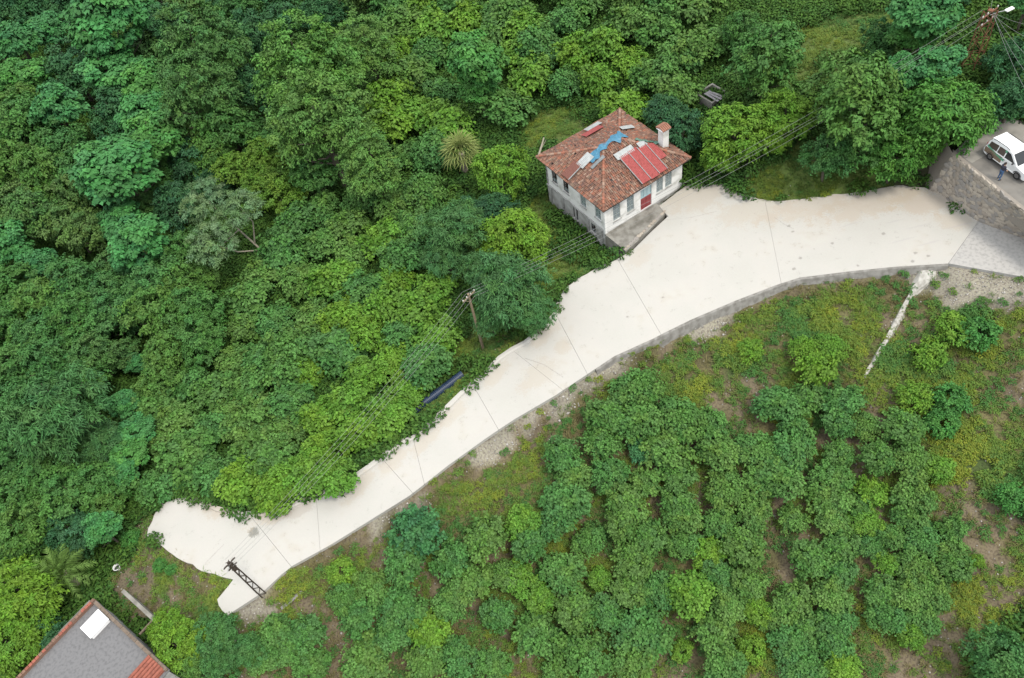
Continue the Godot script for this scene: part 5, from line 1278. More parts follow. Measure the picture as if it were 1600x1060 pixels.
# ------------------------------------------------------------------ road
const RX0 := -38.0
const RZ0 := -18.0
const RW := 96.0
const RH := 46.0
func road_texture() -> ImageTexture:
	var w := 1536
	var h := 736
	var im := Image.create(w, h, false, Image.FORMAT_RGB8)
	var n := FastNoiseLite.new()
	n.seed = 3; n.frequency = 0.012; n.fractal_octaves = 4
	var g := FastNoiseLite.new()
	g.seed = 8; g.frequency = 0.35; g.fractal_octaves = 2
	var da := n.get_image(w, h, false, false, false)
	var db := g.get_image(w, h, false, false, false)
	n.seed = 19; n.frequency = 0.045
	var dc := n.get_image(w, h, false, false, false)
	var clean := Color(0.38, 0.37, 0.345)
	var dust := Color(0.325, 0.285, 0.235)
	for y in h:
		for x in w:
			var a := da.get_pixel(x, y).r
			var b := db.get_pixel(x, y).r
			var c := dc.get_pixel(x, y).r
			var k := clean * (0.93 + 0.10 * a + 0.06 * (b - 0.5))
			var q := smoothstep(0.56, 0.78, a * 0.55 + c * 0.45 + 0.12 * (b - 0.5))
			k = k.lerp(dust, q * 0.30)
			if c > 0.70 and b > 0.62: k = k * 0.86
			im.set_pixel(x, y, k)
	var px := func(p: Vector2) -> Vector2: return Vector2((p.x - RX0) / RW * w, (p.y - RZ0) / RH * h)
	var blot := func(p: Vector2, r: float, col: Color, amt: float, sx := 1.0, ang := 0.0):
		var c: Vector2 = px.call(p)
		var rr := r / RW * w
		for y in range(maxi(0, int(c.y - rr * 1.6 * sx)), mini(h, int(c.y + rr * 1.6 * sx))):
			for x in range(maxi(0, int(c.x - rr * 1.6 * sx)), mini(w, int(c.x + rr * 1.6 * sx))):
				var d := (Vector2(x, y) - c).rotated(-ang)
				d.x /= sx
				var v := d.length() / rr + 1.1 * (dc.get_pixel(x, y).r - 0.5) + 0.7 * (db.get_pixel(x, y).r - 0.5)
				if v < 1.0: im.set_pixel(x, y, im.get_pixel(x, y).lerp(col, amt * clampf((1.0 - v) * 3.0, 0, 1)))
	blot.call(Vector2(-24.01, 11.47), 0.50, Color(0.12, 0.12, 0.1), 0.75, 1.00, 0.00)
	blot.call(Vector2(-27.1, 8.24), 1.20, Color(0.34, 0.29, 0.23), 0.50, 1.80, 0.20)
	blot.call(Vector2(-22.2, 10.25), 1.00, Color(0.34, 0.29, 0.23), 0.50, 2.50, -0.30)
	blot.call(Vector2(-19.96, 10.59), 0.70, Color(0.27, 0.23, 0.2), 0.40, 2.50, -0.40)
	blot.call(Vector2(-14.73, 9.93), 0.75, Color(0.34, 0.29, 0.23), 0.38, 2.60, -0.65)
	blot.call(Vector2(-11.85, 8.55), 0.75, Color(0.34, 0.29, 0.23), 0.38, 2.60, -0.65)
	blot.call(Vector2(-8.97, 7.56), 0.75, Color(0.34, 0.29, 0.23), 0.38, 2.60, -0.65)
	blot.call(Vector2(-6.2, 5.54), 0.75, Color(0.34, 0.29, 0.23), 0.38, 2.60, -0.65)
	blot.call(Vector2(-2.08, 2.83), 0.75, Color(0.34, 0.29, 0.23), 0.38, 2.60, -0.65)
	blot.call(Vector2(2.75, 0.21), 0.75, Color(0.34, 0.29, 0.23), 0.38, 2.60, -0.65)
	blot.call(Vector2(20.43, -11.61), 2.60, Color(0.34, 0.29, 0.23), 0.42, 1.60, -0.20)
	blot.call(Vector2(24.4, -7.15), 1.80, Color(0.34, 0.29, 0.23), 0.35, 2.20, 0.10)
	blot.call(Vector2(28.61, -5.79), 1.60, Color(0.34, 0.29, 0.23), 0.42, 3.00, 0.05)
	blot.call(Vector2(33.81, -4.42), 1.90, Color(0.34, 0.29, 0.23), 0.50, 3.00, -0.05)
	blot.call(Vector2(37.56, -2.79), 1.80, Color(0.34, 0.29, 0.23), 0.60, 1.80, 0.30)
	blot.call(Vector2(38.81, 0.23), 1.20, Color(0.34, 0.29, 0.23), 0.40, 1.60, 0.60)
	blot.call(Vector2(13.15, -5.77), 0.90, Color(0.34, 0.29, 0.23), 0.30, 2.00, -0.70)
	blot.call(Vector2(1.48, 3.98), 1.40, Color(0.34, 0.29, 0.23), 0.35, 1.50, -0.50)
	blot.call(Vector2(4.22, 1.76), 0.80, Color(0.34, 0.29, 0.23), 0.40, 1.20, -0.50)
	blot.call(Vector2(26.39, -4.32), 0.16, Color(0.16, 0.15, 0.14), 0.60, 1.00, 0.00)
	blot.call(Vector2(26.43, -3.55), 0.16, Color(0.16, 0.15, 0.14), 0.60, 1.00, 0.00)
	blot.call(Vector2(25.88, -0.44), 0.16, Color(0.16, 0.15, 0.14), 0.60, 1.00, 0.00)
	blot.call(Vector2(28.93, -1.04), 0.16, Color(0.16, 0.15, 0.14), 0.60, 1.00, 0.00)
	blot.call(Vector2(33.15, -0.52), 0.16, Color(0.16, 0.15, 0.14), 0.60, 1.00, 0.00)
	blot.call(Vector2(34.49, 2.38), 0.16, Color(0.16, 0.15, 0.14), 0.60, 1.00, 0.00)
	blot.call(Vector2(33.87, 3.12), 0.16, Color(0.16, 0.15, 0.14), 0.60, 1.00, 0.00)
	blot.call(Vector2(24.94, 0.52), 0.16, Color(0.16, 0.15, 0.14), 0.60, 1.00, 0.00)
	blot.call(Vector2(13.66, -0.37), 0.16, Color(0.16, 0.15, 0.14), 0.60, 1.00, 0.00)
	blot.call(Vector2(10.23, 0.62), 0.16, Color(0.16, 0.15, 0.14), 0.60, 1.00, 0.00)
	blot.call(Vector2(29.8, 2.04), 0.16, Color(0.16, 0.15, 0.14), 0.60, 1.00, 0.00)
	blot.call(Vector2(35.23, 3.06), 0.16, Color(0.16, 0.15, 0.14), 0.60, 1.00, 0.00)
	blot.call(Vector2(34.71, -1.5), 0.09, Color(0.31, 0.3, 0.3), 0.35, 12.00, 0.03)
	blot.call(Vector2(36.32, -0.25), 0.09, Color(0.31, 0.3, 0.3), 0.35, 12.00, 0.03)
	blot.call(Vector2(34.22, 0.72), 0.09, Color(0.31, 0.3, 0.3), 0.35, 12.00, 0.03)
	blot.call(Vector2(35.86, 1.78), 0.09, Color(0.31, 0.3, 0.3), 0.35, 12.00, 0.03)
	blot.call(Vector2(31.26, -2.53), 0.09, Color(0.31, 0.3, 0.3), 0.35, 12.00, 0.03)
	blot.call(Vector2(39.01, 0.87), 0.09, Color(0.31, 0.3, 0.3), 0.35, 12.00, 0.03)
	for i in 28: blot.call(Vector2(0.72, 1.96).lerp(Vector2(2.2, 3.18), i / 28.0), 0.055, Color(.22, .21, .195), 0.70)
	for i in 32: blot.call(Vector2(2.2, 3.18).lerp(Vector2(3.51, 5.01), i / 32.0), 0.055, Color(.22, .21, .195), 0.70)
	for i in 40: blot.call(Vector2(9.77, -10.63).lerp(Vector2(12.55, -10.37), i / 40.0), 0.055, Color(.22, .21, .195), 0.35)
	for i in 100: blot.call(Vector2(12.55, -10.37).lerp(Vector2(18.85, -8.62), i / 100.0), 0.055, Color(.22, .21, .195), 0.35)
	for i in 36: blot.call(Vector2(18.85, -8.62).lerp(Vector2(21.25, -8.49), i / 36.0), 0.055, Color(.22, .21, .195), 0.35)
	for i in 16: blot.call(Vector2(25.65, -5.74).lerp(Vector2(26.12, -4.69), i / 16.0), 0.055, Color(.22, .21, .195), 0.60)
	for i in 14: blot.call(Vector2(26.12, -4.69).lerp(Vector2(26.64, -3.79), i / 14.0), 0.055, Color(.22, .21, .195), 0.60)
	for i in 38: blot.call(Vector2(-28.19, 13.13).lerp(Vector2(-26.61, 11.89), i / 38.0), 0.055, Color(.22, .21, .195), 0.40)
	for i in 4: blot.call(Vector2(1.67, 3).lerp(Vector2(1.48, 3.36), i / 4.0), 0.055, Color(.22, .21, .195), 0.70)
	for y in h:
		for x in w: im.set_pixel(x, y, im.get_pixel(x, y).linear_to_srgb())
	return ImageTexture.create_from_image(im)
func road_uv(b: MB):
	for p in b.v: b.t.append(Vector2((p.x - RX0) / RW, (p.z - RZ0) / RH))
func shrink(poly: PackedVector2Array, d: float) -> PackedVector2Array:
	var r := Geometry2D.offset_polygon(poly, -d)
	return r[0] if r.size() > 0 else poly
func build_road():
	var road := Node3D.new()
	road.name = "road"
	road.set_meta("kind", "structure")
	add_child(road)
	var rm := mat(1, 1, 1, 0.88)
	rm.albedo_texture = road_texture()
	rm.texture_repeat = false
	M.road = rm
	for i in SLABS.size():
		var poly := PackedVector2Array()
		for p in SLABS[i]: poly.append(Vector2(p[0], p[1]))
		poly = shrink(poly, 0.010)
		var lift := 0.006 * ((i * 7) % 3)
		var b := MB.new()
		b.slab(poly, func(q): return road_y(q.x) + lift, 0.34)
		road_uv(b)
		var o := part("concrete_slab", b.mesh(), road, M.old_road if i == SLABS.size() - 1 else rm)
		if i == SLABS.size() - 1: o.set_meta("label", "older grey worn concrete where the road meets the lane")
	# bed under the joints
	# raised lip along the upper edge
	var b := MB.new()
	var k := KERB.size()
	var prof := [[0.0, -0.02], [0.05, 0.12], [0.18, 0.20], [0.44, 0.18], [0.56, -0.25]]
	var rows := []
	for i in k:
		var p := Vector2(KERB[i][0], KERB[i][1])
		var d := (Vector2(KERB[mini(i + 1, k - 1)][0], KERB[mini(i + 1, k - 1)][1]) - Vector2(KERB[maxi(i - 1, 0)][0], KERB[maxi(i - 1, 0)][1])).normalized()
		var nrm := Vector2(-d.y, d.x)
		if nrm.y > 0: nrm = -nrm
		var r := []
		for q in prof:
			var wv := 0.07 * sin(i * 2.3) + 0.05 * sin(i * 5.1)
			var s: Vector2 = p + nrm * (q[0] * (1.0 + wv) - 0.32)
			r.append(Vector3(s.x, road_y(s.x) + q[1] + (0.03 * sin(i * 1.7) if q[1] > 0.05 else 0.0), s.y))
		rows.append(r)
	for i in k - 1:
		for j in prof.size() - 1: b.quad(rows[i][j], rows[i + 1][j], rows[i + 1][j + 1], rows[i][j + 1])
	for e in [0, k - 1]:
		for j in range(1, prof.size() - 1): b.tri(rows[e][0], rows[e][j], rows[e][j + 1])
	road_uv(b)
	part("raised_lip", b.mesh(), road, rm)
	# retaining wall under the lower edge
	var w := thing("retaining_wall", "low grey concrete retaining wall along the lower edge of the road", "wall")
	b = MB.new()
	k = RETAIN.size()
	rows = []
	for i in k:
		var p := Vector2(RETAIN[i][0], RETAIN[i][1])
		var d := (Vector2(RETAIN[mini(i + 1, k - 1)][0], RETAIN[mini(i + 1, k - 1)][1]) - Vector2(RETAIN[maxi(i - 1, 0)][0], RETAIN[maxi(i - 1, 0)][1])).normalized()
		var nrm := Vector2(-d.y, d.x)
		if nrm.y < 0: nrm = -nrm
		var r := []
		for q in [[-0.15, -0.03], [0.10, -0.035], [0.16, -0.09], [0.55, -1.15], [0.62, -2.0]]:
			var s: Vector2 = p + nrm * (q[0] + 0.05 * fine.get_noise_2d(i * 21.0, q[1] * 60.0) * (1.0 if q[0] > 0.05 else 0.0))
			r.append(Vector3(s.x, road_y(p.x) + q[1], s.y))
		rows.append(r)
	for i in k - 1:
		for j in 4: b.quad(rows[i][j + 1], rows[i + 1][j + 1], rows[i + 1][j], rows[i][j])
	part("wall_body", b.mesh(), w, M.wet_concrete)

var rocks := []
func make_rocks():
	for i in 7:
		rng.seed = 300 + i
		var b := MB.new()
		var p := []
		for j in 5:
			var row := []
			for k in 8:
				var la := PI * (j / 4.0 - 0.5)
				var lo := TAU * k / 8
				var q := Vector3(cos(la) * cos(lo), sin(la), cos(la) * sin(lo))
				q = Vector3(signf(q.x) * pow(absf(q.x), 0.6), signf(q.y) * pow(absf(q.y), 0.7), signf(q.z) * pow(absf(q.z), 0.6))
				row.append(q * 0.55 * (1.0 + 0.28 * fine.get_noise_3d(q.x * 40 + i * 70, q.y * 40, q.z * 40)) if j > 0 and j < 4 else Vector3(0, signf(j - 2.0) * 0.5, 0))
			p.append(row)
		for j in 4:
			for k in 8:
				var l := (k + 1) % 8
				if j > 0: b.tri(p[j][k], p[j + 1][l], p[j][l])
				if j < 3: b.tri(p[j][k], p[j + 1][k], p[j + 1][l])
				if j == 0: b.tri(p[0][k], p[1][k], p[1][l])
		rocks.append(b.mesh())
const WALL_TOP := [[39.49, -3.58], [39.81, -1.51], [40.29, 0.53], [41.06, 4.2], [42.42, 9.33]]
const WALL_FOOT := [[38.75, -3.82], [39.42, -2.92], [39.99, -0.49], [40.57, 0.97], [41.49, 2.23], [42.71, 3.81], [45.68, 7.39]]
func along(line: Array, f: float) -> Vector2:
	var total := 0.0
	for i in line.size() - 1: total += Vector2(line[i][0], line[i][1]).distance_to(Vector2(line[i + 1][0], line[i + 1][1]))
	var want := f * total
	for i in line.size() - 1:
		var a := Vector2(line[i][0], line[i][1])
		var c := Vector2(line[i + 1][0], line[i + 1][1])
		var l := a.distance_to(c)
		if want <= l or i == line.size() - 2: return a.lerp(c, want / l)
		want -= l
	return Vector2.ZERO
func build_pad_and_stone_wall():
	var poly := PackedVector2Array()
	for p in PAD: poly.append(Vector2(p[0], p[1]))
	var b := MB.new()
	b.slab(poly, func(q): return PAD_Y, 0.5)
	setting("upper_lane", b.mesh(), M.lane)
	b = MB.new()   # a paler apron slab on the lane
	b.slab(PackedVector2Array([Vector2(39.95, -3.22), Vector2(40.36, -2.06), Vector2(43.14, -3.05), Vector2(43.81, -0.44), Vector2(47.35, -2.76), Vector2(46.29, -5.84), Vector2(44.43, -6.34)]), func(q): return PAD_Y + 0.012, 0.05)
	setting("lane_pavement", b.mesh(), M.lane_pale)
	var w := thing("stone_wall", "sloping stone retaining wall holding up the lane with the white van", "wall")
	var n := 16
	b = MB.new()
	var pt := func(f: float, h: float) -> Vector3:
		var a := along(WALL_FOOT, f)
		var c := along(WALL_TOP, f)
		var q := a.lerp(c, h)
		return Vector3(q.x, lerpf(road_y(a.x) - 0.25, PAD_Y + 0.12, h), q.y)
	for i in n:
		var f0 := float(i) / n
		var f1 := float(i + 1) / n
		b.quad(pt.call(f0, 0.0), pt.call(f1, 0.0), pt.call(f1, 1.0), pt.call(f0, 1.0))
		var bk := Vector3(0.25, 0, -0.4)
		b.quad(pt.call(f0, 1.0), pt.call(f1, 1.0), pt.call(f1, 1.0) + bk, pt.call(f0, 1.0) + bk)
		b.quad(pt.call(f0, 1.0) + bk, pt.call(f1, 1.0) + bk, pt.call(f1, 1.0) + bk - Vector3(0, 2, 0), pt.call(f0, 1.0) + bk - Vector3(0, 2, 0))
	var bk2 := Vector3(0.3, 0, -2.2)
	b.quad(pt.call(0.0, 0.0), pt.call(0.0, 1.0), pt.call(0.0, 1.0) + bk2, pt.call(0.0, 0.0) + bk2)
	part("mortar_face", b.mesh(), w, M.mortar)
	rng.seed = 91
	var made := 0
	for j in 12:
		var h := (j + 0.5) / 12.0
		for i in 25:
			var f := (i + 0.5 + 0.5 * (j % 2) + rng.randf_range(-0.22, 0.22)) / 26.0 * 0.8
			var p: Vector3 = pt.call(f, clampf(h + rng.randf_range(-0.025, 0.025), 0.03, 0.985))
			var ex: Vector3 = (pt.call(minf(f + 0.02, 1.0), h) - p).normalized()
			var uy: Vector3 = (pt.call(f, 1.0) - pt.call(f, 0.0)).normalized()
			var nz := ex.cross(uy).normalized()
			uy = nz.cross(ex)
			if made >= 300: continue
			var s := Vector3(rng.randf_range(0.42, 0.68), rng.randf_range(0.34, 0.5), rng.randf_range(0.14, 0.24))
			part("stone", rocks[rng.randi() % rocks.size()], w, M.stone[rng.randi() % 3], Transform3D(Basis(ex.rotated(nz, rng.randf_range(-0.3, 0.3)) * s.x, uy.rotated(nz, rng.randf_range(-0.3, 0.3)) * s.y, nz * s.z), p))
			made += 1

# ------------------------------------------------------------------ poles and wires
func lattice_pole(called: String, label: String, at: Vector3, h: float, wb: float, wt: float, m: Material, turn: float) -> Node3D:
	var t := thing(called, label, "pole", at, turn)
	var cn := func(k: int, y: float) -> Vector3:
		var w := lerpf(wb, wt, y / h) * 0.5
		return Vector3([-w, w, w, -w][k % 4], y, [-w, -w, w, w][k % 4])
	for k in 4:
		var b := MB.new()
		b.bar(cn.call(k, -1.2), cn.call(k, h), 0.075, 0.075)
		part("leg", b.mesh(), t, m)
	var steps := int(h / 0.62)
	for i in steps:
		var y0 := h * i / steps
		var y1 := h * (i + 1) / steps
		for k in 4:
			var b := MB.new()
			if (i + k) % 2 == 0: b.bar(cn.call(k, y0), cn.call(k + 1, y1), 0.045, 0.03)
			else: b.bar(cn.call(k + 1, y0), cn.call(k, y1), 0.045, 0.03)
			part("brace", b.mesh(), t, m)
	var b2 := MB.new()
	b2.box(tf(Vector3(0, h + 0.04, 0)), Vector3(wt * 0.5, 0.06, wt * 0.5))
	part("cap_plate", b2.mesh(), t, m)
	return t
func crossarm(t: Node, y: float, w: float, m: Material, n: int):
	var b := MB.new()
	b.box(tf(Vector3(0, y, 0)), Vector3(w, 0.09, 0.09))
	var a := part("crossarm", b.mesh(), t, m)
	for i in n:
		var x := (float(i) / (n - 1) - 0.5) * (w - 0.1)
		var q := MB.new()
		q.lathe(tf(Vector3(x, y + 0.045, 0)), [Vector2(0.02, 0), Vector2(0.02, 0.08), Vector2(0.065, 0.1), Vector2(0.04, 0.14), Vector2(0.06, 0.17), Vector2(0.0, 0.24)], 8)
		part("insulator", q.mesh(), a, M.porcelain)
func wire(a: Vector3, c: Vector3, sag: float, label: String, group: String, r := 0.009):
	var pts := []
	var rad := []
	for i in 25:
		var f := i / 24.0
		pts.append(a.lerp(c, f) - Vector3(0, sag * 4 * f * (1 - f), 0))
		rad.append(r)
	var b := MB.new()
	b.tube(pts, rad, 5, Color.WHITE, false)
	tag(part("power_cable", b.mesh(), self, M.cable), label, "cable", group)
func build_poles():
	var tw_at := Vector3(45.25, 5.99, -12.19)
	var tw_h := 7.8
	var t := lattice_pole("lattice_tower", "rusty brown lattice power pole with a white street lamp at top right", tw_at, tw_h, 1.25, 0.8, M.rust_steel, 0.5)
	crossarm(t, tw_h - 0.25, 2.2, M.rust_steel, 4)
	crossarm(t, tw_h - 1.1, 1.6, M.rust_steel, 3)
	var b := MB.new()
	b.tube([Vector3(0.2, tw_h - 0.5, 0), Vector3(0.7, tw_h - 0.3, 0.4), Vector3(1.1, tw_h - 0.25, 0.7)], [0.03, 0.03, 0.03], 6)
	var arm := part("lamp_arm", b.mesh(), t, M.zinc)
	b = MB.new()
	b.box(Transform3D(Basis(Vector3.UP, -0.2), Vector3(1.4, tw_h - 0.22, 0.85)), Vector3(0.8, 0.16, 0.36), Color.WHITE, 0.05)
	part("lamp_head", b.mesh(), arm, M.white_paint)
	var wp := Vector3(-2.76, -2.41, -1.47)
	var wh := 7.8
	t = thing("wooden_pole", "weathered wooden power pole standing among feathery trees left of the road", "pole", wp, 0.7)
	b = MB.new()
	b.tube([Vector3(0, -1, 0), Vector3(0, wh * 0.5, 0), Vector3(0, wh, 0)], [0.15, 0.125, 0.1], 9)
	part("shaft", b.mesh(), t, M.pole_wood)
	crossarm(t, wh - 0.35, 1.5, M.pole_wood, 4)
	b = MB.new()
	b.bar(Vector3(-0.5, wh - 0.4, 0.06), Vector3(0, wh - 1.0, 0.1), 0.04, 0.03)
	part("strut", b.mesh(), t, M.pole_wood)
	var lp := Vector3(-23.33, -3.1, 16.86)
	var lh := 6.4
	t = lattice_pole("lattice_pole", "narrow dark lattice pole at the lower end of the concrete road", lp, lh, 0.42, 0.24, M.dark_steel, 0.75)
	crossarm(t, lh - 0.15, 1.1, M.dark_steel, 4)
	crossarm(t, lh - 0.75, 0.8, M.dark_steel, 3)
	b = MB.new()
	for k in 7: b.box(tf(Vector3(0, lh - 0.2 - k * 0.17, 0.0), k * 0.5), Vector3(0.34, 0.05, 0.34))
	part("bracket", b.mesh(), t, M.dark_steel)
	b = MB.new()
	b.tube([Vector3(0, lh - 0.2, 0), Vector3(-0.5, lh + 0.1, 0.6)], [0.02, 0.02], 5)
	part("lamp_arm", b.mesh(), t, M.zinc)
	var place := ["first", "second", "third", "fourth"]
	for i in 4:
		var s := (i - 1.5) * 0.42
		var d1 := Vector3(s * 0.8, 0, s * 0.55) + Vector3(0, 0.0 if i % 2 == 0 else -0.3, 0)
		var d2 := Vector3(s * 0.75, 0, s * 0.6)
		wire(tw_at + Vector3(0, tw_h, 0) + d1, wp + Vector3(0, wh - 0.05, 0) + d2, 1.3 + 0.12 * i, "%s overhead wire from the upper left, brown tower to wooden pole" % place[i], "wires between tower and wooden pole")
		wire(wp + Vector3(0, wh - 0.05, 0) + d2, lp + Vector3(0, lh - 0.1, 0) + Vector3(s * 0.5, 0, s * 0.5), 0.7 + 0.08 * i, "%s overhead wire from the upper left, wooden pole to lattice pole" % place[i], "wires between wooden pole and lattice pole")
	var ends := [Vector3(42.04, 13, 1.95), Vector3(43.83, 13, -0.2), Vector3(45.71, 13, -2.45), Vector3(48.79, 13, -5.76), Vector3(51.15, 13, -8.68)]
	for i in ends.size():
		wire(tw_at + Vector3(0.2, tw_h - 0.1 - 0.2 * (i % 2), 0.1 * i), ends[i], 0.6, "%s wire from the left running down right from the brown tower" % ["first", "second", "third", "fourth", "fifth"][i], "wires leaving the tower to the right")
	wire(tw_at + Vector3(0, tw_h, 0), Vector3(45.96, 16, -13.74), 0.4, "wire leaving the brown tower over the top edge", "")

# ------------------------------------------------------------------ van and person
func extrude_x(b: MB, prof: Array, half_bottom: float, half_top: float, y0: float, y1: float, col := Color.WHITE):
	# prof: Vector2(z, y) outline; width shrinks with height (tumblehome)
	var w := func(y: float) -> float: return lerpf(half_bottom, half_top, clampf((y - y0) / (y1 - y0), 0, 1))
	var pl := PackedVector2Array(prof)
	var idx := Geometry2D.triangulate_polygon(pl)
	for i in range(0, idx.size(), 3):
		for s in [-1.0, 1.0]:
			var p := []
			for k in 3:
				var q := pl[idx[i + k]]
				p.append(Vector3(s * w.call(q.y), q.y, q.x))
			var nn: Vector3 = (p[1] - p[0]).cross(p[2] - p[0])
			if nn.x * s > 0: b.tri(p[0], p[1], p[2], col)
			else: b.tri(p[0], p[2], p[1], col)
	var cen := Vector2.ZERO
	for q in pl: cen += q / pl.size()
	for i in pl.size():
		var q := pl[i]
		var r := pl[(i + 1) % pl.size()]
		var a := Vector3(-w.call(q.y), q.y, q.x)
		var c := Vector3(w.call(q.y), q.y, q.x)
		var d := Vector3(w.call(r.y), r.y, r.x)
		var e := Vector3(-w.call(r.y), r.y, r.x)
		var nn := (c - a).cross(d - a)
		var outw := Vector3(0, (q.y + r.y) * 0.5 - cen.y, (q.x + r.x) * 0.5 - cen.x)
		if nn.dot(outw) > 0: b.quad(a, c, d, e, col)
		else: b.quad(e, d, c, a, col)
func side_panel(b: MB, prof: Array, s: float, off: float, col := Color.WHITE):
	# a thin panel lying on the tumblehome side; prof Vector2(z, y)
	var pl := PackedVector2Array(prof)
	var idx := Geometry2D.triangulate_polygon(pl)
	for i in range(0, idx.size(), 3):
		var p := []
		for k in 3:
			var q := pl[idx[i + k]]
			p.append(Vector3(s * (van_half(q.y) + off), q.y, q.x))
		var nn: Vector3 = (p[1] - p[0]).cross(p[2] - p[0])
		if nn.x * s > 0: b.tri(p[0], p[1], p[2], col)
		else: b.tri(p[0], p[2], p[1], col)
func van_half(y: float) -> float:
	return lerpf(0.90, 0.90, 1.0) if y < 0.98 else lerpf(0.90, 0.70, (y - 0.98) / 0.86)
func build_van():
	# local +z is forwards
	var t := thing("parked_van", "white van with brown and green side panels parked on the upper lane", "van", Vector3(42.93, 6.92, -0.86), 0.242)
	var b := MB.new()
	extrude_x(b, [Vector2(-2.15, 0.42), Vector2(-2.2, 0.7), Vector2(-2.12, 1.0), Vector2(0.75, 1.0), Vector2(1.2, 1.02), Vector2(2.02, 0.9), Vector2(2.2, 0.7), Vector2(2.2, 0.42), Vector2(2.05, 0.3), Vector2(-2.0, 0.3)], 0.88, 0.9, 0.3, 0.9)
	part("body", b.mesh(), t, M.car_white)
	b = MB.new()
	extrude_x(b, [Vector2(-2.1, 0.99), Vector2(-2.0, 1.55), Vector2(-1.86, 1.76), Vector2(-0.2, 1.8), Vector2(0.25, 1.72), Vector2(1.18, 1.0)], 0.9, 0.7, 0.98, 1.84)
	part("cabin", b.mesh(), t, M.car_white)
	b = MB.new()
	b.box(tf(Vector3(0, 1.80, -0.95)), Vector3(1.36, 0.07, 1.95), Color.WHITE, 0.03)
	part("roof_panel", b.mesh(), t, M.car_white)
	for s in [-1.0, 1.0]:
		b = MB.new()
		b.tube([Vector3(s * 0.68, 1.8, -1.8), Vector3(s * 0.69, 1.86, -1.5), Vector3(s * 0.69, 1.87, -0.5), Vector3(s * 0.68, 1.8, -0.1)], [0.025, 0.025, 0.025, 0.025], 6)
		part("roof_rail", b.mesh(), t, M.black_plastic)
		# glass, set slightly proud of the side
		b = MB.new(); side_panel(b, [Vector2(-1.92, 1.08), Vector2(-1.85, 1.55), Vector2(-1.05, 1.62), Vector2(-1.05, 1.08)], s, 0.006)
		part("side_window", b.mesh(), t, M.brown_glass)
		b = MB.new(); side_panel(b, [Vector2(-0.98, 1.08), Vector2(-0.98, 1.62), Vector2(-0.3, 1.64), Vector2(-0.3, 1.08)], s, 0.006)
		part("side_window", b.mesh(), t, M.brown_glass)
		b = MB.new(); side_panel(b, [Vector2(-0.2, 1.08), Vector2(-0.2, 1.64), Vector2(0.15, 1.6), Vector2(0.85, 1.1)], s, 0.006)
		part("door_window", b.mesh(), t, M.car_glass)
		b = MB.new(); side_panel(b, [Vector2(-2.1, 0.5), Vector2(-2.1, 0.98), Vector2(-0.35, 0.98), Vector2(-0.35, 0.4), Vector2(-0.9, 0.4)], s, 0.008)
		part("side_graphic", b.mesh(), t, M.tan_panel)
		b = MB.new(); side_panel(b, [Vector2(-1.95, 1.04), Vector2(-2.02, 1.2), Vector2(-1.0, 0.98), Vector2(-0.32, 0.88), Vector2(-0.4, 1.64), Vector2(-0.2, 1.66), Vector2(-0.12, 0.7), Vector2(-1.1, 0.84)], s, 0.014)
		part("green_stripe", b.mesh(), t, M.green_vinyl)
		b = MB.new(); b.box(tf(Vector3(s * 0.92, 0.9, -0.15)), Vector3(0.03, 0.04, 0.18), Color.WHITE, 0.01)
		part("door_handle", b.mesh(), t, M.black_plastic)
		b = MB.new(); b.box(tf(Vector3(s * 1.0, 1.14, 0.75)), Vector3(0.2, 0.15, 0.12), Color.WHITE, 0.04)
		part("mirror", b.mesh(), t, M.black_plastic)
		b = MB.new(); b.box(tf(Vector3(s * 0.65, 0.78, 2.1)), Vector3(0.36, 0.16, 0.2), Color.WHITE, 0.05)
		part("headlight", b.mesh(), t, M.lamp_glass)
		b = MB.new(); b.box(tf(Vector3(s * 0.78, 1.1, -2.1)), Vector3(0.14, 0.42, 0.1), Color.WHITE, 0.03)
		part("tail_light", b.mesh(), t, M.red_lamp)
		b = MB.new(); b.box(tf(Vector3(s * 0.89, 0.36, 0)), Vector3(0.06, 0.1, 2.2), Color.WHITE, 0.02)
		part("sill_trim", b.mesh(), t, M.white_paint)
		for z in [-1.4, 1.4]:
			var w := MB.new()
			var tr := Transform3D(Basis(Vector3.BACK, PI * 0.5), Vector3(s * 0.8, 0.33, z))
			w.lathe(tr, [Vector2(0.2, -0.11), Vector2(0.31, -0.11), Vector2(0.33, -0.07), Vector2(0.33, 0.07), Vector2(0.31, 0.11), Vector2(0.2, 0.11)], 22)
			var ty := part("wheel", w.mesh(), t, M.tyre)
			w = MB.new()
			w.lathe(tr, [Vector2(0, -0.08), Vector2(0.2, -0.09), Vector2(0.2, 0.09), Vector2(0, 0.08)], 16)
			for k in 5:
				var a := TAU * k / 5
				w.box(Transform3D(Basis(Vector3.RIGHT, a), Vector3(s * 0.905, 0.33, z)), Vector3(0.02, 0.38, 0.05))
			part("rim", w.mesh(), ty, M.alloy)
			w = MB.new()
			for k in 10:
				var a0 := PI * (k - 0.5) / 9.0 * 1.0
				var a1 := PI * (k + 0.5) / 9.0
				if k == 9: continue
				var q := func(a: float, r: float, x: float) -> Vector3: return Vector3(s * x, 0.33 + sin(a) * r, z + cos(a) * r)
				w.quad(q.call(a0, 0.35, 0.905), q.call(a1, 0.35, 0.905), q.call(a1, 0.42, 0.912), q.call(a0, 0.42, 0.912))
			part("wheel_arch", w.mesh(), t, M.black_plastic)
	b = MB.new()
	b.quad(Vector3(-0.8, 1.09, 1.13), Vector3(0.8, 1.09, 1.13), Vector3(0.68, 1.69, 0.36), Vector3(-0.68, 1.69, 0.36))
	part("windscreen", b.mesh(), t, M.car_glass)
	b = MB.new()
	b.quad(Vector3(0.74, 1.1, -2.105), Vector3(-0.74, 1.1, -2.105), Vector3(-0.66, 1.56, -2.03), Vector3(0.66, 1.56, -2.03))
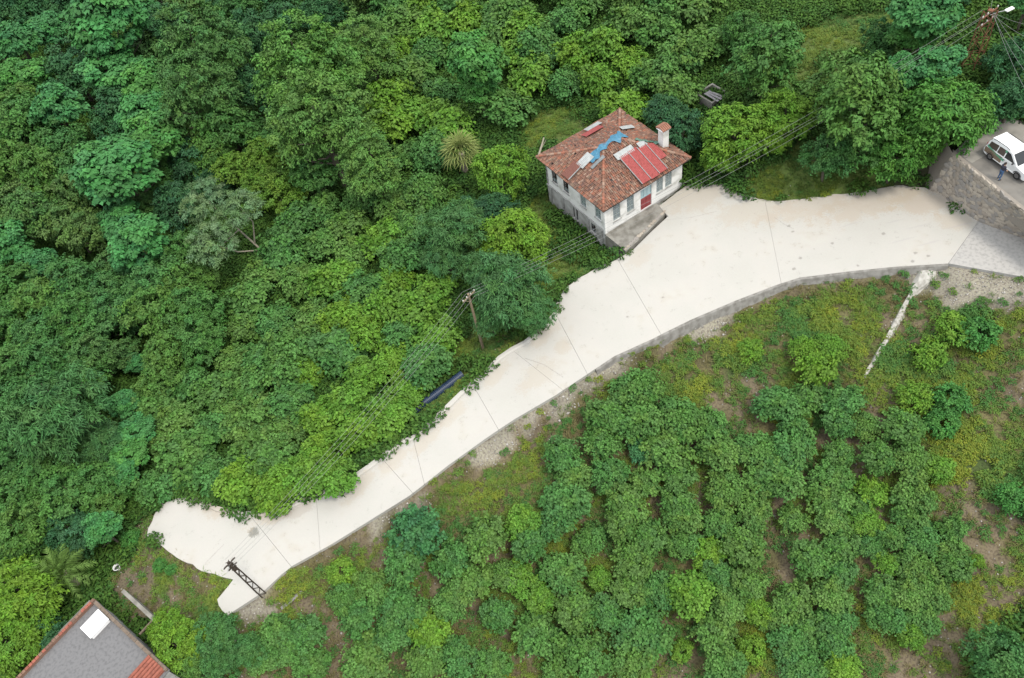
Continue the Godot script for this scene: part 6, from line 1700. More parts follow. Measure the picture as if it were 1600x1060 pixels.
	part("rear_window", b.mesh(), t, M.car_glass)
	for z in [-2.18, 2.16]:
		b = MB.new(); b.box(tf(Vector3(0, 0.48, z)), Vector3(1.72, 0.24, 0.16), Color.WHITE, 0.05)
		part("bumper", b.mesh(), t, M.black_plastic)

# smooth union of tapered capsules, meshed as surface nets. bones: [a, b, ra, rb, colour]
func skin(b: MB, bones: Array, cell_: float, blend: float):
	var lo := Vector3.ONE * 1e9
	var hi := -lo
	for q in bones:
		var r: float = maxf(q[2], q[3]) + cell_ * 2
		for p in [q[0], q[1]]:
			lo = lo.min(p - Vector3.ONE * r); hi = hi.max(p + Vector3.ONE * r)
	var sz := Vector3i(((hi - lo) / cell_).ceil()) + Vector3i.ONE
	var f := PackedFloat32Array()
	f.resize(sz.x * sz.y * sz.z)
	f.fill(1.0)
	var own := PackedByteArray()
	own.resize(f.size())
	var near := PackedFloat32Array()
	near.resize(f.size())
	near.fill(9.0)
	for k in bones.size():
		var q = bones[k]
		var a: Vector3 = q[0]
		var ab: Vector3 = q[1] - a
		var ll := maxf(ab.length_squared(), 1e-9)
		var m: float = maxf(q[2], q[3]) + blend + cell_ * 2
		var i0 := Vector3i(((a.min(q[1]) - Vector3.ONE * m - lo) / cell_).floor()).clamp(Vector3i.ZERO, sz - Vector3i.ONE)
		var i1 := Vector3i(((a.max(q[1]) + Vector3.ONE * m - lo) / cell_).ceil()).clamp(Vector3i.ZERO, sz - Vector3i.ONE)
		for z in range(i0.z, i1.z + 1):
			for y in range(i0.y, i1.y + 1):
				for x in range(i0.x, i1.x + 1):
					var p := lo + Vector3(x, y, z) * cell_
					var t := clampf((p - a).dot(ab) / ll, 0, 1)
					var d := p.distance_to(a + ab * t) - lerpf(q[2], q[3], t)
					var i := (z * sz.y + y) * sz.x + x
					if d < near[i]:
						near[i] = d
						own[i] = k
					var o := f[i]
					var h := clampf(0.5 + 0.5 * (o - d) / blend, 0, 1)
					f[i] = lerpf(o, d, h) - blend * h * (1 - h)
	var id := {}
	var pos := PackedVector3Array()
	var cols := PackedColorArray()
	var st := [1, sz.x, sz.x * sz.y]
	for z in sz.z - 1:
		for y in sz.y - 1:
			for x in sz.x - 1:
				var i := (z * sz.y + y) * sz.x + x
				var s := Vector3.ZERO
				var n := 0
				for e in 12:
					var ax := e / 4
					var u := (e % 4) % 2
					var w := (e % 4) / 2
					var c0 := Vector3i.ZERO
					c0[(ax + 1) % 3] = u
					c0[(ax + 2) % 3] = w
					var i0: int = i + c0.x + c0.y * st[1] + c0.z * st[2]
					var i1: int = i0 + st[ax]
					if (f[i0] < 0) != (f[i1] < 0):
						var q := Vector3(c0)
						q[ax] = f[i0] / (f[i0] - f[i1])
						s += q
						n += 1
				if n > 0:
					id[i] = pos.size()
					pos.append(lo + (Vector3(x, y, z) + s / n) * cell_)
					cols.append(bones[own[i]][4])
	for i in id:
		for ax in 3:
			var j: int = i + st[ax]
			if j >= f.size() or (f[i] < 0) == (f[j] < 0): continue
			var p1: int = i - st[(ax + 1) % 3]
			var p2: int = i - st[(ax + 2) % 3]
			var p3: int = p1 - st[(ax + 2) % 3]
			if not (id.has(p1) and id.has(p2) and id.has(p3)): continue
			var q := [id[i], id[p1], id[p3], id[p2]]
			if f[i] < 0: b.quad(pos[q[0]], pos[q[1]], pos[q[2]], pos[q[3]], cols[q[0]])
			else: b.quad(pos[q[3]], pos[q[2]], pos[q[1]], pos[q[0]], cols[q[0]])
func build_person():
	var t := thing("person", "person in dark top and blue jeans standing beside the white van", "person", Vector3(41.21, 6.92, 0.38), 1.642)
	var skin_c := Color(0.42, 0.26, 0.18)
	var top := Color(0.03, 0.03, 0.05)
	var jean := Color(0.05, 0.10, 0.20)
	var shoe := Color(0.02, 0.02, 0.02)
	var hair := Color(0.02, 0.015, 0.012)
	var V := func(x, y, z): return Vector3(x, y, z)
	var bones := [
		[Vector3(-0.10, 0.9, 0), Vector3(-0.11, 0.5, 0.03), 0.095, 0.065, jean], [Vector3(-0.11, 0.5, 0.03), Vector3(-0.12, 0.1, -0.02), 0.062, 0.045, jean],
		[Vector3(0.10, 0.9, 0), Vector3(0.13, 0.5, 0.07), 0.095, 0.065, jean], [Vector3(0.13, 0.5, 0.07), Vector3(0.15, 0.1, 0.05), 0.062, 0.045, jean],
		[Vector3(-0.12, 0.05, -0.04), Vector3(-0.13, 0.035, 0.14), 0.045, 0.035, shoe], [Vector3(0.15, 0.05, 0.03), Vector3(0.18, 0.035, 0.21), 0.045, 0.035, shoe],
		[Vector3(-0.06, 0.95, 0), Vector3(0.06, 0.95, 0), 0.12, 0.12, jean],
		[Vector3(-0.05, 1.1, 0.01), Vector3(0.05, 1.1, 0.01), 0.115, 0.115, top], [Vector3(-0.08, 1.3, 0.02), Vector3(0.08, 1.3, 0.02), 0.125, 0.125, top],
		[Vector3(-0.17, 1.42, 0.02), Vector3(0.17, 1.42, 0.02), 0.06, 0.06, top],
		[Vector3(-0.19, 1.41, 0.02), Vector3(-0.25, 1.15, 0.04), 0.055, 0.045, top], [Vector3(-0.25, 1.15, 0.04), Vector3(-0.2, 1.0, 0.22), 0.04, 0.03, skin_c],
		[Vector3(0.19, 1.41, 0.02), Vector3(0.26, 1.16, 0.06), 0.055, 0.045, top], [Vector3(0.26, 1.16, 0.06), Vector3(0.2, 1.12, 0.3), 0.04, 0.03, skin_c],
		[Vector3(0, 1.44, 0.02), Vector3(0, 1.54, 0.035), 0.052, 0.05, skin_c],
		[Vector3(0, 1.60, 0.05), Vector3(0, 1.66, 0.035), 0.075, 0.088, skin_c]]
	var b := MB.new()
	skin(b, bones, 0.024, 0.035)
	# hands with five fingers each
	for s in [-1.0, 1.0]:
		var w := Vector3(-0.2, 1.0, 0.22) if s < 0 else Vector3(0.2, 1.12, 0.3)
		var d := Vector3(0.1 * -s, -0.25, 0.95).normalized()
		var side := d.cross(Vector3.UP).normalized()
		var hb := [[w, w + d * 0.07, 0.026, 0.03, skin_c]]
		for k in 4:
			var o := w + d * 0.075 + side * (k - 1.5) * 0.019
			var m: Vector3 = o + d * [0.036, 0.042, 0.04, 0.032][k]
			hb.append([o, m, 0.009, 0.0085, skin_c]); hb.append([m, m + (d + Vector3(0, -0.8, 0)).normalized() * [0.032, 0.038, 0.036, 0.028][k], 0.0085, 0.0075, skin_c])
		var th: Vector3 = w + d * 0.02 + side * s * -0.03
		hb.append([th, th + (d * 0.6 - side * s * 0.8).normalized() * 0.04, 0.011, 0.01, skin_c])
		hb.append([th + (d * 0.6 - side * s * 0.8).normalized() * 0.04, th + (d * 0.6 - side * s * 0.8).normalized() * 0.04 + d * 0.03, 0.01, 0.008, skin_c])
		skin(b, hb, 0.0055, 0.006)
	part("body", b.mesh(), t, M.cloth)
	# head details
	b = MB.new()
	skin(b, [[Vector3(0, 1.685, 0.015), Vector3(0, 1.66, -0.03), 0.092, 0.085, hair], [Vector3(0, 1.72, 0.06), Vector3(0, 1.72, 0.0), 0.05, 0.06, hair]], 0.012, 0.02)
	part("hair", b.mesh(), t, M.cloth)
	b = MB.new()
	skin(b, [[Vector3(0, 1.64, 0.128), Vector3(0, 1.6, 0.145), 0.008, 0.014, skin_c]], 0.006, 0.004)
	for s in [-1.0, 1.0]:
		b.lathe(Transform3D(Basis(Vector3.RIGHT, PI * 0.5), Vector3(s * 0.03, 1.645, 0.112)), [Vector2(0.0, 0.012), Vector2(0.008, 0.008), Vector2(0.01, 0)], 8, Color(0.05, 0.04, 0.04))
		skin(b, [[Vector3(s * 0.085, 1.655, 0.035), Vector3(s * 0.083, 1.62, 0.04), 0.014, 0.01, skin_c]], 0.007, 0.004)
	b.box(tf(Vector3(0, 1.565, 0.118)), Vector3(0.045, 0.008, 0.01), Color(0.3, 0.12, 0.1))
	part("face", b.mesh(), t, M.cloth)

# ------------------------------------------------------------------ palms
func frond(sd: int, l: float, fan: bool) -> ArrayMesh:
	rng.seed = sd
	var b := MB.new()
	var g := rng.randf_range(0.75, 1.0)
	var col := Color(g, g, g)
	if fan:
		var stem := l * 0.5
		b.tube([Vector3.ZERO, Vector3(0, 0.06 * l, stem)], [0.02, 0.012], 4, col)
		var c := Vector3(0, 0.06 * l, stem)
		for k in 11:
			var a := (k - 5) / 5.0 * 1.9
			var d := Vector3(sin(a), rng.randf_range(-0.12, 0.05), cos(a)).normalized()
			var s := Vector3(cos(a), 0, -sin(a)) * 0.06
			var m := c + d * l * 0.32
			var e := c + d * l * rng.randf_range(0.5, 0.58) + Vector3(0, -0.16 * l, 0)
			b.quad(c - s * 0.3, c + s * 0.3, m + s, m - s, col); b.tri(m - s, m + s, e, col)
		return b.mesh()
	var pts := []
	var rad := []
	for i in 9:
		var f := i / 8.0
		pts.append(Vector3(0, 0.25 * l * sin(f * 2.2) - 0.22 * l * f * f, l * f * 0.95)); rad.append(0.022 * (1.1 - f))
	b.tube(pts, rad, 4, col)
	for i in 18:
		var f := 0.15 + 0.85 * i / 17.0
		var p: Vector3 = pts[int(f * 7.99)].lerp(pts[mini(8, int(f * 7.99) + 1)], f * 8 - floorf(f * 8))
		for s in [-1.0, 1.0]:
			var d := Vector3(s, -0.3 + rng.randf_range(-0.3, 0.3), 0.9 + rng.randf_range(-0.2, 0.2)).normalized()
			var ln := l * 0.3 * sin(0.25 + f * 2.6)
			var g2 := rng.randf_range(0.6, 1.0)
			var lc := Color(g2, g2, g2)
			b.tri(p + Vector3(0, 0, -0.03), p + Vector3(0, 0, 0.05), p + d * ln * 0.6 + Vector3(0, 0.03, 0.04), lc)
			b.tri(p + Vector3(0, 0, -0.03), p + d * ln * 0.6 + Vector3(0, 0.03, 0.04), p + d * ln - Vector3(0, 0.1 * ln, 0), lc)
	return b.mesh()
func palm(called: String, label: String, at: Vector3, h: float, r: float, n: int, fan: bool, m: Material, tr: float):
	var t := thing(called, label, "palm", at)
	var b := MB.new()
	var pts := []
	var rad := []
	for i in 14:
		pts.append(Vector3(0.03 * sin(i * 0.6), -0.5 + (h + 0.5) * i / 13.0, 0)); rad.append(tr * (1.0 + 0.12 * (i % 2)) * (1.1 - 0.2 * i / 13.0))
	b.tube(pts, rad, 9)
	part("trunk", b.mesh(), t, M.palm_trunk)
	var kinds_ := []
	for i in 4: kinds_.append(frond(60 + i + int(h * 10), r, fan))
	rng.seed = 13
	for i in n:
		var f := float(i) / n
		var yaw := i * 2.39996
		var pitch := lerpf(-1.15, 0.2 if fan else 0.75, f) + rng.randf_range(-0.1, 0.1)
		part("frond", kinds_[i % 4], t, m, Transform3D(Basis(Vector3.UP, yaw) * Basis(Vector3.RIGHT, pitch), Vector3(0, h + 0.12 - 0.3 * f, 0)))

# ------------------------------------------------------------------ small things
func build_small_things():
	# forked tree with pale trunks
	var st := thing("pale_trunk_tree", "grey-green tree leaning left with bare forked pale trunk showing", "tree", Vector3(-24.35, -6.64, -23.62))
	var lobes := [[Vector3(-4.15, 8, -2.58), Vector3.ONE * 2.52], [Vector3(-4.41, 6, 1.75), Vector3.ONE * 2.27], [Vector3(-0.79, 7.5, -0.99), Vector3.ONE * 1.85]]
	var b := MB.new()
	var l1: Vector3 = lobes[0][0]
	var l2: Vector3 = lobes[1][0]
	var l3: Vector3 = lobes[2][0]
	b.tube([Vector3(0, -0.5, 0), l1 * 0.22 + Vector3(0, 0.1, 0), l1 * 0.62, l1], [0.15, 0.12, 0.085, 0.03], 8)
	b.tube([l1 * 0.3, l3 * 0.75 + Vector3(0.4, 0.0, 0), l3], [0.1, 0.07, 0.03], 6)
	b.tube([l1 * 0.2, l2 * 0.6 + Vector3(0, -0.1, 0), l2], [0.1, 0.08, 0.03], 6)
	b.tube([l1 * 0.55, l2 * 0.8 + Vector3(-0.3, 0.3, 0), l2 + Vector3(-1, 0.3, 0)], [0.07, 0.05, 0.02], 6)
	part("trunk", b.mesh(), st, M.pale_bark)
	part("crown", crown(505, lobes, 210, 0.45, 135, 0.26, 0.07, 0.65, -0.35, 0.5, 15), st, M.silver_leaf)
	palm("palm_tree", "shaggy palm with stout grey trunk left of the white house", Vector3(-0.97, -3.02, -26.43), 3.25, 2.6, 24, true, M.palm_olive, 0.34)
	palm("fan_palm", "big bushy palm with long arching fronds above the flat-roofed house", Vector3(-39.9, -5.33, 11.52), 2.8, 2.6, 34, false, M.palm_green, 0.35)
	# pipe
	var a := Vector3(-4.99, -2.29, 0.88)
	var c := Vector3(-12.1, -3.21, 4.23)
	var bs := Basis.looking_at((c - a).normalized(), Vector3.UP) * Basis(Vector3.RIGHT, -PI * 0.5)
	var l := a.distance_to(c)
	var prof := []
	var k := 0.0
	while k < l:
		prof.append(Vector2(0.36, k)); prof.append(Vector2(0.41, k + 0.03)); prof.append(Vector2(0.41, k + 0.08)); prof.append(Vector2(0.36, k + 0.11))
		k += 0.15
	var inner := prof.duplicate()
	b = MB.new()
	b.lathe(Transform3D(bs, a), prof, 20)
	b.lathe(Transform3D(bs, a), [Vector2(0.36, 0), Vector2(0.33, 0), Vector2(0.33, l), Vector2(0.36, l)], 20)
	tag(part("corrugated_pipe", b.mesh(), self, M.pipe), "dark blue corrugated pipe lying under bushes beside the road", "pipe")
	# bucket
	var bk := thing("bucket", "white plastic bucket standing on the brown yard by the palm", "bucket", Vector3(-36.23, -4.41, 11.31))
	b = MB.new()
	b.lathe(Transform3D.IDENTITY, [Vector2(0, 0.02), Vector2(0.2, 0.02), Vector2(0.27, 0.5), Vector2(0.3, 0.5), Vector2(0.3, 0.46), Vector2(0.27, 0.46), Vector2(0.2, 0.0), Vector2(0, 0.0)], 18)
	part("tub", b.mesh(), bk, M.white_paint)
	b = MB.new()
	b.lathe(Transform3D.IDENTITY, [Vector2(0, 0.3), Vector2(0.235, 0.3)], 16)
	part("dark_water", b.mesh(), bk, M.dark_water)
	b = MB.new()
	var hp := []
	var hr := []
	for i in 9:
		hp.append(Vector3(0.3 * cos(PI * i / 8), 0.48 + 0.0 * i, 0.3 * sin(PI * i / 8) + 0.02)); hr.append(0.008)
	b.tube(hp, hr, 4)
	part("handle", b.mesh(), bk, M.zinc)
	# scraps
	var sc := [[-34.9, -5, 6.06, 0.50, 1.60, "plastic_bag", "white_paint", 0.60, "torn white plastic bag at the upper end of the road", "bag"], [-35.21, -4.95, 6.63, 0.35, 2.20, "paper_scrap", "white_paint", 0.40, "long white scrap beside the torn plastic bag", "scrap"], [-36.23, -5.07, 6.83, 0.32, 1.00, "plastic_scrap", "white_paint", 0.10, "small white scrap on bare soil left of the road end", "scrap"], [5.91, -1.89, -33.4, 0.90, 0.80, "white_sheet", "white_paint", 0.20, "small white sheet on the scrub behind the house", "sheet"], [-26.41, -4.98, 20.15, 1.10, 0.70, "black_sheet", "black_sheet", 0.90, "black plastic sheet between bushes right of the flat-roofed house", "sheet"]]
	for s in sc:
		rng.seed = int(s[0] * 10)
		b = MB.new()
		var w: float = s[3]
		var gr := []
		for i in 7:
			var row := []
			for j in 7: row.append(Vector3((i - 3) * w / 6 * (1 + 0.2 * rng.randf()), 0.05 + 0.12 * w * rng.randf(), (j - 3) * w * s[4] / 6 * (1 + 0.2 * rng.randf())))
			gr.append(row)
		for i in 6:
			for j in 6: b.quad(gr[i][j], gr[i][j + 1], gr[i + 1][j + 1], gr[i + 1][j])
		var o := part(s[5], b.mesh(), self, M[s[6]])
		o.position = Vector3(s[0], s[1] + 0.05, s[2]); o.rotation.y = s[7]
		tag(o, s[8], s[9])
	# plank
	b = MB.new()
	b.box(Transform3D(Basis(Vector3.UP, 0.5) * Basis(Vector3.BACK, 0.1), Vector3(-21.23, -3.77, 17.55)), Vector3(2.0, 0.07, 0.28), Color.WHITE, 0.01)
	tag(part("plank", b.mesh(), self, M.grey_wood), "grey weathered plank lying in weeds below the lattice pole", "plank")
	# fallen log behind the house
	b = MB.new()
	var la := Vector3(6.39, -1.51, -23.51)
	var lb := Vector3(8.13, 0.21, -25.94)
	b.tube([la, la.lerp(lb, 0.4) + Vector3(0.1, 0.1, 0), lb], [0.16, 0.14, 0.07], 7)
	b.tube([la.lerp(lb, 0.5), la.lerp(lb, 0.8) + Vector3(0.5, 0.4, 0)], [0.06, 0.02], 5)
	tag(part("dead_trunk", b.mesh(), self, M.pale_bark), "bare pale dead trunk leaning by the left roof corner", "log")
	# small ruined pen
	var rp := thing("block_pen", "small roofless concrete block pen among bushes right of the chimney", "shed", Vector3(25.49, 2.39, -22.81), 0.45)
	for q in [[0.0, -1.1, 2.4, 0.2], [0.0, 1.1, 2.4, 0.2], [-1.1, 0.0, 0.2, 2.0], [1.1, 0.0, 0.2, 2.0]]:
		b = MB.new()
		b.box(tf(Vector3(q[0], 0.2, q[1])), Vector3(q[2], 1.9, q[3]), Color.WHITE, 0.02)
		part("wall_panel", b.mesh(), rp, M.old_concrete)
	for i in 3:
		b = MB.new()
		b.box(Transform3D(Basis(Vector3.UP, 0.1 * i), Vector3(-0.6 + 0.35 * i, 1.2, 0.5)), Vector3(0.25, 0.04, 1.9))
		part("board", b.mesh(), rp, M.grey_wood)
	# spilt concrete running down the slope
	b = MB.new()
	var sp := [[35.41, 3.45, 1.7], [34.53, 4.36, 1.5], [33.89, 5.01, 1.2], [33.27, 5.31, 1], [32.8, 5.7, 0.6], [32.17, 6.24, 0.5], [31.59, 6.87, 0.6], [30.95, 7.42, 0.65], [30.26, 8.07, 0.5], [29.58, 8.72, 0.55], [28.82, 9.33, 0.45], [28.15, 9.97, 0.4], [27.53, 10.5, 0.5], [26.88, 11.08, 0.35]]
	rng.seed = 3
	var rows := []
	for i in sp.size():
		var d := (Vector2(sp[mini(i + 1, sp.size() - 1)][0], sp[mini(i + 1, sp.size() - 1)][1]) - Vector2(sp[maxi(i - 1, 0)][0], sp[maxi(i - 1, 0)][1])).normalized()
		var nn := Vector2(-d.y, d.x)
		var r := []
		for j in 5:
			var f := j / 4.0 - 0.5
			var q: Vector2 = Vector2(sp[i][0], sp[i][1]) + nn * f * sp[i][2] * rng.randf_range(0.75, 1.3)
			r.append(Vector3(q.x, gy(q.x, q.y) + (0.24 + 0.08 * rng.randf() if j > 0 and j < 4 else -0.05), q.y))
		rows.append(r)
	for i in rows.size() - 1:
		for j in 4: b.quad(rows[i][j], rows[i + 1][j], rows[i + 1][j + 1], rows[i][j + 1])
	tag(part("concrete_spill", b.mesh(), self, M.spill), "narrow pale trail of spilt concrete running down the weedy slope", "concrete")

# ------------------------------------------------------------------ ground cover
func blocked(x: float, z: float) -> bool:
	var q := Vector2(x - 10.57, z + 8.52).rotated(deg_to_rad(24.9))
	if q.x > 0.3 and q.x < 10.2 and q.y < 0.0 and q.y > -10.1: return true
	if q.x > 0.2 and q.x < 7.0 and q.y >= 0.0 and q.y < 2.6: return true
	q = Vector2(x + 36.0, z - 15.25).rotated(-deg_to_rad(45.8))
	if q.x > -1.7 and q.x < 9.2 and q.y > -0.1 and q.y < 10.2: return true
	if dist_to(PAD, x, z) < 0.15: return true
	return false
func tuft(sd: int, blades: int, hgt: float, spr: float, wid: float) -> ArrayMesh:
	rng.seed = sd
	var b := MB.new()
	for i in blades:
		var a := rng.randf() * TAU
		var o := Vector3(cos(a), 0, sin(a)) * spr * rng.randf() * 0.6
		var d := Vector3(cos(a + rng.randf_range(-0.8, 0.8)), 0, sin(a + rng.randf_range(-0.8, 0.8)))
		var s := d.cross(Vector3.UP) * wid
		var h := hgt * rng.randf_range(0.5, 1.1)
		var m := o + d * h * 0.3 + Vector3(0, h * 0.7, 0)
		var e := o + d * h * 0.9 + Vector3(0, h * 0.85, 0)
		var g := rng.randf_range(0.7, 1.0)
		b.quad(o - s, o + s, m + s * 0.8, m - s * 0.8, Color(g, g, g)); b.tri(m - s * 0.8, m + s * 0.8, e, Color(g, g, g))
	return b.mesh()
func cover(called: String, label: String, category: String, mesh: Mesh, m: Material, xf: Array, cl: Array):
	var mm := MultiMesh.new()
	mm.transform_format = MultiMesh.TRANSFORM_3D
	mm.use_colors = true
	mm.mesh = mesh
	mm.instance_count = xf.size()
	for i in xf.size():
		mm.set_instance_transform(i, xf[i]); mm.set_instance_color(i, cl[i])
	var o := MultiMeshInstance3D.new()
	o.name = called
	o.multimesh = mm
	o.material_override = m
	o.set_meta("kind", "stuff"); o.set_meta("label", label); o.set_meta("category", category)
	add_child(o)
func build_cover(cam_t: Transform3D, fov_tan: float):
	rng.seed = 1234
	var inv := cam_t.affine_inverse()
	var sets := {"grass": [[], []], "weeds": [[], []], "under": [[], []], "gravel": [[], []]}
	# expected number per 0.64 m2 cell for each ground class
	var rate := {"grass": [0.4, 13.0, 2.2, 6.0, 0.3, 6.0], "weeds": [0.3, 0.6, 0.7, 3.0, 0.3, 6.0], "under": [1.6, 0.03, 0.0, 0.0, 0.0, 0.0], "gravel": [0.0, 0.1, 1.2, 0.5, 7.0, 0.2]}
	var w := xs.size()
	for j in range(oz, oz + int((Z1 - Z0) / GS)):
		for i in range(ox, ox + int((X1 - X0) / GS)):
			var x := xs[i]
			var z := zs[j]
			var p := inv * Vector3(x, hs[j * w + i], z)
			if p.z > -1 or absf(p.x / -p.z) > fov_tan * 1.51 * 1.15 or absf(p.y / -p.z) > fov_tan * 1.15: continue
			var k := kinds[j * w + i]
			var patchy := fine.get_noise_2d(x * 14 + 50, z * 14)
			var hue := fine.get_noise_2d(x * 5 - 70, z * 5 + 20)
			if away[j * w + i] < -0.8: continue
			for what in sets:
				var e: float = rate[what][k]
				if what in ["grass", "weeds"]: e *= clampf(1.0 + 2.4 * patchy, 0.05, 2.6)
				var c := int(e) + (1 if rng.randf() < e - int(e) else 0)
				for q in c:
					var ax := x + rng.randf() * GS
					var az := z + rng.randf() * GS
					if away[j * w + i] < 1.2 and dist_to(ROAD, ax, az) < (0.12 if ROAD_SOUTH[near_edge] == 1 else rng.randf_range(-0.28, 0.2)): continue
					if blocked(ax, az): continue
					var s := rng.randf_range(0.6, 1.35)
					var y := gy(ax, az)
					var col: Color
					match what:
						"grass":
							col = Color(0.30, 0.27, 0.12) if (k in [2, 3] and rng.randf() < 0.45 - hue) else Color(0.17 + 0.1 * rng.randf() + 0.1 * hue, 0.34 + 0.1 * hue, 0.075)
							if k == 1: s *= 0.8
						"weeds":
							col = Color(0.12, 0.30, 0.08).lerp(Color(0.34, 0.42, 0.06), clampf(0.35 + 1.2 * hue + rng.randf_range(-0.25, 0.25), 0, 1))
							if k in [5]: s *= 1.25
						"under":
							col = Color(0.08, 0.20, 0.05).lerp(Color(0.13, 0.26, 0.05), rng.randf())
							s *= 1.2
						"gravel":
							var g := rng.randf_range(0.35, 0.8)
							col = Color(g, g * 0.95, g * 0.88)
							s = rng.randf_range(0.04, 0.11) * (1.6 if rng.randf() < 0.12 else 1.0)
							y += s * 0.2
					sets[what][0].append(Transform3D(Basis(Vector3.UP, rng.randf() * TAU).scaled(Vector3.ONE * s), Vector3(ax, y, az)))
					sets[what][1].append(col)
	cover("grass", "tufts of grass growing on verges, yards and grove floor", "grass", tuft(5, 22, 0.32, 0.34, 0.016), M.cover_leaf, sets.grass[0], sets.grass[1])
	cover("weeds", "low leafy weeds spread over the banks and grove floor", "weeds", crown(31, [[Vector3(0, 0.12, 0), Vector3(0.26, 0.2, 0.26)]], 9, 0.12, 9, 0.13, 0.075, 0.8, -0.1, 0.2), M.cover_leaf, sets.weeds[0], sets.weeds[1])
	cover("undergrowth", "dark undergrowth of leaves beneath the trees", "undergrowth", crown(37, [[Vector3(0, 0.3, 0), Vector3(0.5, 0.4, 0.5)]], 12, 0.2, 9, 0.24, 0.12, 0.8, -0.1, 0.3), M.cover_leaf, sets.under[0], sets.under[1])
	cover("gravel", "loose grey and white stones scattered on bare soil", "gravel", rocks[2], M.gravel, sets.gravel[0], sets.gravel[1])
	print("cover ", sets.grass[0].size(), " ", sets.weeds[0].size(), " ", sets.under[0].size(), " ", sets.gravel[0].size())

# ------------------------------------------------------------------ materials
func make_materials():
	var blot := grain(256, 0.012, 6, 4, [[0.0, 0.6, 0.6, 0.6], [0.5, 0.9, 0.89, 0.87], [1.0, 1.1, 1.08, 1.05]])
	var mould := grain(384, 0.009, 6, 9, [[0.0, 0.45, 0.45, 0.42], [0.33, 0.78, 0.78, 0.76], [0.5, 0.98, 0.98, 0.97], [1.0, 1.0, 1.0, 1.0]])
	var streak := grain(384, 0.010, 6, 14, [[0.0, 0.42, 0.41, 0.38], [0.4, 0.7, 0.69, 0.67], [0.62, 0.92, 0.92, 0.91], [1.0, 1.06, 1.06, 1.05]])
	var grit := grain(256, 0.09, 4, 21, [[0.0, 0.55, 0.54, 0.52], [0.5, 0.9, 0.9, 0.9], [1.0, 1.15, 1.14, 1.12]])
	var litter := grain(512, 0.06, 6, 27, [[0.0, 0.30, 0.27, 0.22], [0.36, 0.62, 0.58, 0.5], [0.5, 0.95, 0.92, 0.86], [0.62, 1.15, 1.12, 0.9], [0.75, 0.95, 1.1, 0.7], [1.0, 1.5, 1.4, 1.15]])
	var scuff := grain(512, 0.045, 7, 41, [[0.0, 0.66, 0.66, 0.66], [0.4, 0.9, 0.9, 0.91], [0.58, 1.0, 0.99, 0.99], [0.75, 1.2, 1.18, 1.16], [1.0, 1.5, 1.46, 1.4]])
	var rust := grain(256, 0.03, 5, 33, [[0.0, 0.45, 0.30, 0.22], [0.45, 0.8, 0.72, 0.66], [1.0, 1.0, 1.0, 1.0]])
	M.soil = weathered(mat(1.0, 1.0, 1.0, 0.97), litter, 7.0)
	M.bark = mat(0.076, 0.065, 0.049, 0.95)
	M.pale_bark = mat(0.274, 0.251, 0.198, 0.9)
	M.plaster = weathered(mat(0.68, 0.68, 0.672, 0.9), mould, 6.0)
	M.plaster_stained = weathered(mat(0.441, 0.441, 0.441, 0.92), streak, 5.0)
	M.plaster_grey = weathered(mat(0.365, 0.365, 0.365, 0.92), streak, 4.0)
	M.old_concrete = weathered(mat(0.228, 0.220, 0.201, 0.95), streak, 5.0)
	M.wet_concrete = weathered(mat(0.236, 0.228, 0.217, 0.95), streak, 2.6)
	M.roof_concrete = weathered(mat(0.135, 0.135, 0.14, 0.93), scuff, 7.0)
	M.old_road = weathered(mat(0.335, 0.328, 0.315, 0.93), scuff, 9.0)
	M.lane = weathered(mat(0.160, 0.152, 0.141, 0.93), blot, 6.0)
	M.lane_pale = weathered(mat(0.236, 0.228, 0.209, 0.93), blot, 5.0)
	M.mortar = weathered(mat(0.228, 0.205, 0.179, 0.95), grit, 1.6)
	M.spill = weathered(mat(0.40, 0.39, 0.365, 0.93), streak, 1.7)
	M.stone = [weathered(mat(0.306, 0.268, 0.227, 0.93), grit, 0.9), weathered(mat(0.371, 0.329, 0.278, 0.93), grit, 1.1), weathered(mat(0.268, 0.250, 0.232, 0.93), grit, 0.8)]
	M.gravel = mat(0.471, 0.471, 0.471, 0.95)
	M.tile = weathered(mat(1, 1, 1, 0.88), grit, 0.8)
	M.wood_dark = mat(0.046, 0.038, 0.034, 0.85)
	M.frame_pale = weathered(mat(0.304, 0.350, 0.350, 0.75), blot, 0.8)
	M.frame_blue = mat(0.266, 0.380, 0.418, 0.7)
	M.red_paint = weathered(mat(0.274, 0.053, 0.057, 0.65), blot, 0.9)
	M.red_sheet = weathered(mat(0.304, 0.057, 0.057, 0.5, 0.1), rust, 2.2)
	M.rust_sheet = weathered(mat(0.167, 0.068, 0.053, 0.7, 0.1), rust, 1.4)
	M.zinc = weathered(mat(0.350, 0.372, 0.380, 0.5, 0.3), blot, 1.3)
	M.zinc_dark = weathered(mat(0.167, 0.190, 0.205, 0.55, 0.3), blot, 1.0)
	M.blue_tarp = weathered(mat(0.038, 0.167, 0.274, 0.5), blot, 0.8)
	M.green_tarp = weathered(mat(0.076, 0.167, 0.129, 0.6), blot, 0.8)
	M.white_paint = mat(0.75, 0.75, 0.75, 0.5)
	M.porcelain = mat(0.456, 0.441, 0.418, 0.3)
	M.red_brick = weathered(mat(0.258, 0.084, 0.057, 0.88), blot, 1.0)
	M.rust_brick = weathered(mat(0.182, 0.106, 0.076, 0.9), blot, 1.2)
	M.brown_board = weathered(mat(0.152, 0.118, 0.091, 0.9), blot, 1.0)
	M.grey_wood = weathered(mat(0.228, 0.220, 0.236, 0.9), blot, 0.7)
	M.pole_wood = weathered(mat(0.213, 0.167, 0.110, 0.9), blot, 0.7)
	M.rust_steel = weathered(mat(0.198, 0.087, 0.053, 0.8, 0.2), rust, 0.7)
	M.dark_steel = weathered(mat(0.076, 0.065, 0.057, 0.75, 0.3), rust, 0.7)
